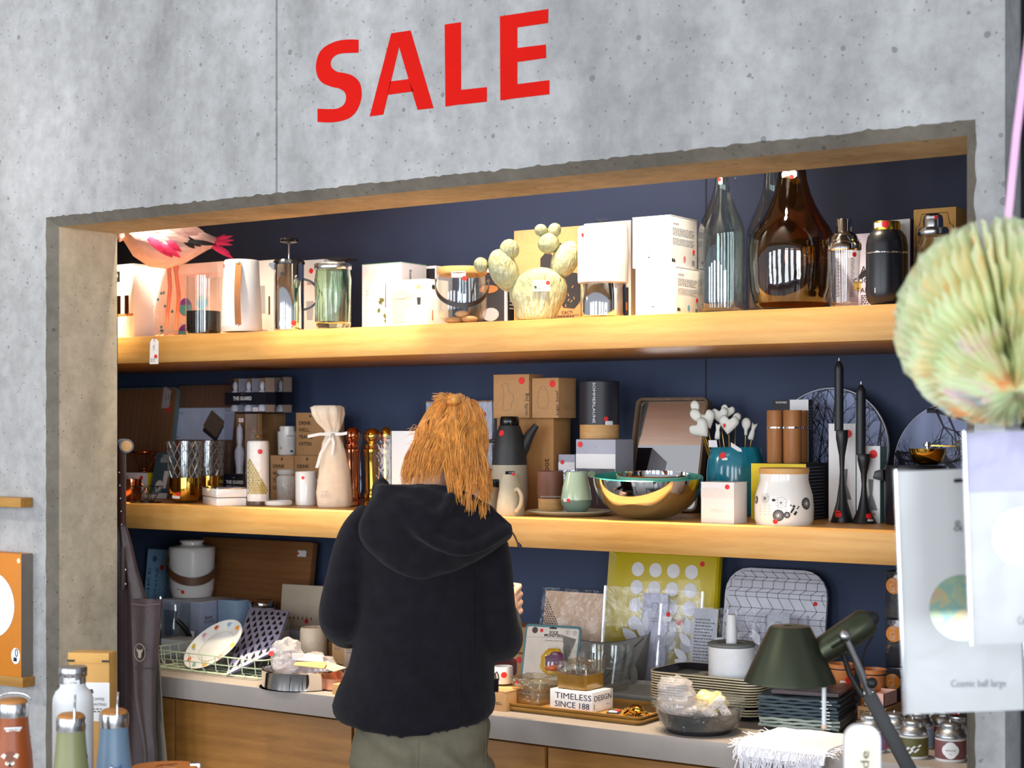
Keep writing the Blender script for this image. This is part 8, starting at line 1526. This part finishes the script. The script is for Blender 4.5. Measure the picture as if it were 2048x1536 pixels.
part('lower_arm', MB().loft([[q+sd*a+Vector((0, b_*.010, 0)) for a, b_ in ((-1, -1), (1, -1), (1, 1), (-1, 1))] for q in (q0, base)]), BLACK, lp.o, 30, .002); part('base', MB().lathe([(0, .0), (.085, .0), (.088, .004), (.088, .022), (.082, .026), (.02, .028), (.018, .05), (0, .05)], 40, base.x, base.y), BLACK, lp.o)
part('switch_rod', MB().tube([lz(1648, 1350, -.04), lz(1648, 1450, -.04)], .0042, 10), PLASTW, lp.o, 60, label='thin white rod'); part('switch_ball', MB().ellipsoid(lz(1648, 1454, -.04), (.0058, .0058, .0058), 10, 8), mat('peach_bead', (240, 196, 170), .4), lp.o)
DY = at_t(1724, 2.75); dvc = thing('thermometer', 'white rounded upright thermometer with brown lettering at the bottom edge', 'device', (XX(1724, DY), DY, .63), TH*.9); zt_ = HC-(1447-HZ)*2.75/FP-.63; part('body', MB().prism(rrect(.060, zt_, .026, 8), -.012, .012), mat('white_gloss_plastic', (240, 240, 238), .25), dvc, 40, .004); part('face_panel', MB().prism(rrect(.040, zt_-.02, .018, 8, z0=.01), -.0135, -.012), mat('ivory_panel', (236, 232, 208), .3), dvc); f_ = Face(dvc, (-.03, -.0137, 0), (1, 0, 0), (0, 0, 1), .06, zt_); f_.text('stunde', .55, 1-.085/zt_, .014, mat('umber_ink', (90, 66, 40), .5), rot=pi/2, align='CENTER', width=.085)
# iridescent honeycomb ball and its packs
def foil():
    m = bpy.data.materials.new('iridescent_foil'); m.use_nodes = True; nt = m.node_tree; L = nt.links; b = nt.nodes['Principled BSDF']; out = nt.nodes['Material Output']
    tc = N(nt, 'ShaderNodeTexCoord'); n = N(nt, 'ShaderNodeTexNoise', Scale=13.0, Detail=3.0, Distortion=1.5); L.new(tc.outputs['Object'], n.inputs['Vector'])
    r = N(nt, 'ShaderNodeValToRGB'); e = r.color_ramp.elements; e[0].position = .30; e[0].color = lin((255, 176, 110))+(1,); e[1].position = .72; e[1].color = lin((180, 240, 240))+(1,)
    for p_, c_ in ((.36, (255, 236, 190)), (.44, (250, 252, 222)), (.52, (236, 252, 216)), (.60, (254, 252, 230)), (.66, (255, 216, 230))): k = e.new(p_); k.color = lin(c_)+(1,)
    L.new(n.outputs['Fac'], r.inputs[0]); L.new(r.outputs[0], b.inputs['Base Color']); b.inputs['Metallic'].default_value = .0; b.inputs['Roughness'].default_value = .2; b.inputs['Coat Weight'].default_value = .4
    b.inputs['Thin Film Thickness'].default_value = 420; b.inputs['Thin Film IOR'].default_value = 1.6
    t = N(nt, 'ShaderNodeBsdfTransparent'); tl = N(nt, 'ShaderNodeBsdfTranslucent'); L.new(r.outputs[0], tl.inputs[0]); m1 = N(nt, 'ShaderNodeMixShader'); m1.inputs[0].default_value = .45; L.new(b.outputs[0], m1.inputs[1]); L.new(tl.outputs[0], m1.inputs[2])
    m2 = N(nt, 'ShaderNodeMixShader'); m2.inputs[0].default_value = .24; L.new(m1.outputs[0], m2.inputs[1]); L.new(t.outputs[0], m2.inputs[2]); L.new(m2.outputs[0], out.inputs[0]); return m
FOIL = foil(); BT = 2.30; BYY = at_t(2004, BT); bc = Vector((XX(2004, BYY), BYY, HC-(645-HZ)*BT/FP)); R = 213*BT/FP
ball = thing('honeycomb_ball', 'large iridescent foil honeycomb ball hanging at the right edge', 'ornament', bc, TH); ax = Vector((-.10, -.72, -.62)).normalized(); ux_ = ax.cross(Vector((0, 0, 1))).normalized(); uy_ = ax.cross(ux_).normalized(); r_ = random.Random(9)
for k in range(56):
    a = 2*pi*k/56+r_.uniform(-.02, .02); rd = ux_*cos(a)+uy_*sin(a); tn = ax.cross(rd); mb = MB(); vs = []; n = 16; m_ = 4
    for i in range(n+1):
        g_ = pi*i/n; Rr = R*(1+r_.uniform(-.03, .012))
        for j in range(m_+1): s_ = .12+.88*j/m_; vs.append(ax*(Rr*cos(g_)*(s_*.9+.1))+rd*(Rr*sin(g_)*s_)+tn*(R*.028*s_*((i+j) % 2*2-1)*sin(g_)+r_.uniform(-.003, .003)))
    mb.add(vs, [(i*(m_+1)+j, i*(m_+1)+j+1, (i+1)*(m_+1)+j+1, (i+1)*(m_+1)+j) for i in range(n) for j in range(m_)]); part('foil_leaf', mb, FOIL, ball, 0)
tie = tag(part('ribbon', MB().strip([Vector((0, 0, 0)), Vector((.012, 0, .12)), Vector((.035, 0, .30)), Vector((.06, 0, .55)), Vector((.09, .0, .9)), Vector((.11, 0, 1.3))], (.0050, 0, 0), .001), mat('pink_satin_ribbon', (226, 168, 206), .4), None), 'pink ribbon from which the iridescent ball hangs', 'ribbon'); tie.location = bc+Vector((.008*CT, .008*ST, R*.96)); tie.rotation_euler = (0, 0, TH)
cl = struct('ceiling_1', MB().box(-2.2, .8, 1.0, 2.6, tie.location.z+1.3, tie.location.z+1.36), mat('white_ceiling_paint', (1, 1, 1)))
HOLO = mat('holographic_print', (176, 200, 178), .25, .5, var=.0)
nt = HOLO.node_tree; rp = [n for n in nt.nodes if n.type == 'VALTORGB'][0]; e = rp.color_ramp.elements; e[0].color = lin((130, 170, 200))+(1,); e[1].color = lin((206, 180, 190))+(1,)
for p_, c_ in ((.42, (200, 214, 170)), (.5, (150, 200, 190)), (.58, (222, 206, 150))): k = e.new(p_); k.color = lin(c_)+(1,)
PKW = mat('white_pack_card', (206, 207, 206), .5, var=.01)
def pack(label, px, pyt, pyb, wpx, t, roll, disc, film_top, rz):
    Y = at_t(px, t); s_ = FP/t; h = (pyb-pyt)/s_; w = wpx/s_; o = thing('ball_pack', label, 'package', (XX(px, Y), Y, HC-(pyb-HZ)/s_), rz, 'hanging packs for the iridescent balls'); o.rotation_euler[1] = roll
    part('card', MB().box(-w/2, w/2, -.0012, .0012, 0, h-film_top/s_), PKW, o, bevel=.0004); part('film_front', MB().grid(lambda u, v: (-w/2-.004+(w+.008)*u, -.008-.003*noise.noise(Vector((u*4, v*6, px))), (h+.004)*v), 10, 14), thin('pack_film', (253, 253, 254), .015, .2, wrinkle=.15, ws=12), o, 60); part('film_back', MB().grid(lambda u, v: (-w/2-.004+(w+.008)*u, .004, (h+.004)*v), 2, 2), thin('pack_film'), o, 60)
    for q in (-1, 1): part('film_seam', MB().box(q*(w/2+.003)-.0016, q*(w/2+.003)+.0016, -.006, .004, 0, h+.003), thin('film_seam', (1, 1, 1)), o)
    return o, w, h, s_
pA, w, h, s_ = pack('white Cosmic ball large pack hanging behind, with a half covered holographic disc', 1930, 938, 1424, 236, 2.62, radians(-2.2), None, 0, TH)
fA = Face(pA, (-w/2, -.0013, 0), (1, 0, 0), (0, 0, 1), w, h); fA.put('holographic_disc', circ(66/s_, 40), HOLO, .51, .43); fA.text('Cosmic ball large', .62, .115, .0115, GREYINK, rot=-.03, width=110/s_); fA.text('&', .50, .765, .018, GREYINK); fA.put('hang_hole', rrect(.026, .006, .003, 3), INK, .545, .945)
pB, w, h, s_ = pack('white Cosmic ball pack with a lilac film top hanging frontmost at the right edge', 2040, 862, 1286, 190, 2.42, radians(-2.0), None, 120, TH)
fB = Face(pB, (-w/2, -.0013, 0), (1, 0, 0), (0, 0, 1), w, h); fB.put('holographic_disc', circ(58/s_, 40), HOLO, .55, .50); fB.text('Cosmic ball large', .74, .105, .0115, GREYINK, width=100/s_); part('lilac_sheet', MB().box(-w/2+.002, w/2-.002, .0015, .003, h-122/s_, h), mat('lilac_tissue', (186, 182, 212), .6), pB)
strp = tag(part('ribbon', MB().strip([Vector((0, 0, 0)), Vector((.001, 0, .03)), Vector((.003, 0, .07))], (.0055, 0, 0), .001), mat('orchid_ribbon', (196, 120, 188), .45), None), 'orchid ribbon at the hang hole of the rear white pack', 'ribbon'); YA = at_t(1941, 2.60); strp.location = (XX(1941, YA), YA, HC-(962-HZ)*2.60/FP); strp.rotation_euler = (0, 0, TH)
ds = thing('display_stand', 'black stand outside the right edge with pegs holding the white packs', 'stand', (XX(2170, at_t(2170, 2.66)), at_t(2170, 2.66), 0), TH); part('post', MB().box(-.015, .015, -.015, .015, 0, 1.9), BLACK, ds); part('foot', MB().box(-.12, .12, -.12, .12, 0, .02), BLACK, ds)
zA = HC-(964-HZ)*2.62/FP; part('peg', MB().tube([(0, .0, zA), (-.188, .0, zA), (-.188, -.06, zA)], .003, 8), BLACK, ds); zB = HC-(870-HZ)*2.42/FP; part('peg', MB().tube([(0, 0, zB), (0, -.28, zB), (-.09, -.28, zB)], .003, 8), BLACK, ds)
# ------------------------------------------------------------------ lettering: fit to its measured width and turn into meshes
bpy.context.view_layer.update()
dg = bpy.context.evaluated_depsgraph_get(); fit = {o.name: w for o, w in FIT}
for o in [o for o in SC.objects if o.type == 'FONT']:
    me = bpy.data.meshes.new_from_object(o.evaluated_get(dg)); w = fit.get(o.name)
    if w and len(me.vertices):
        xs_ = [v.co.x for v in me.vertices]; k = w/max(1e-5, max(xs_)-min(xs_))
        for v in me.vertices: v.co.x *= k
    n = link('lettering', me, o.parent); n.matrix_local = o.matrix_local.copy(); bpy.data.objects.remove(o)
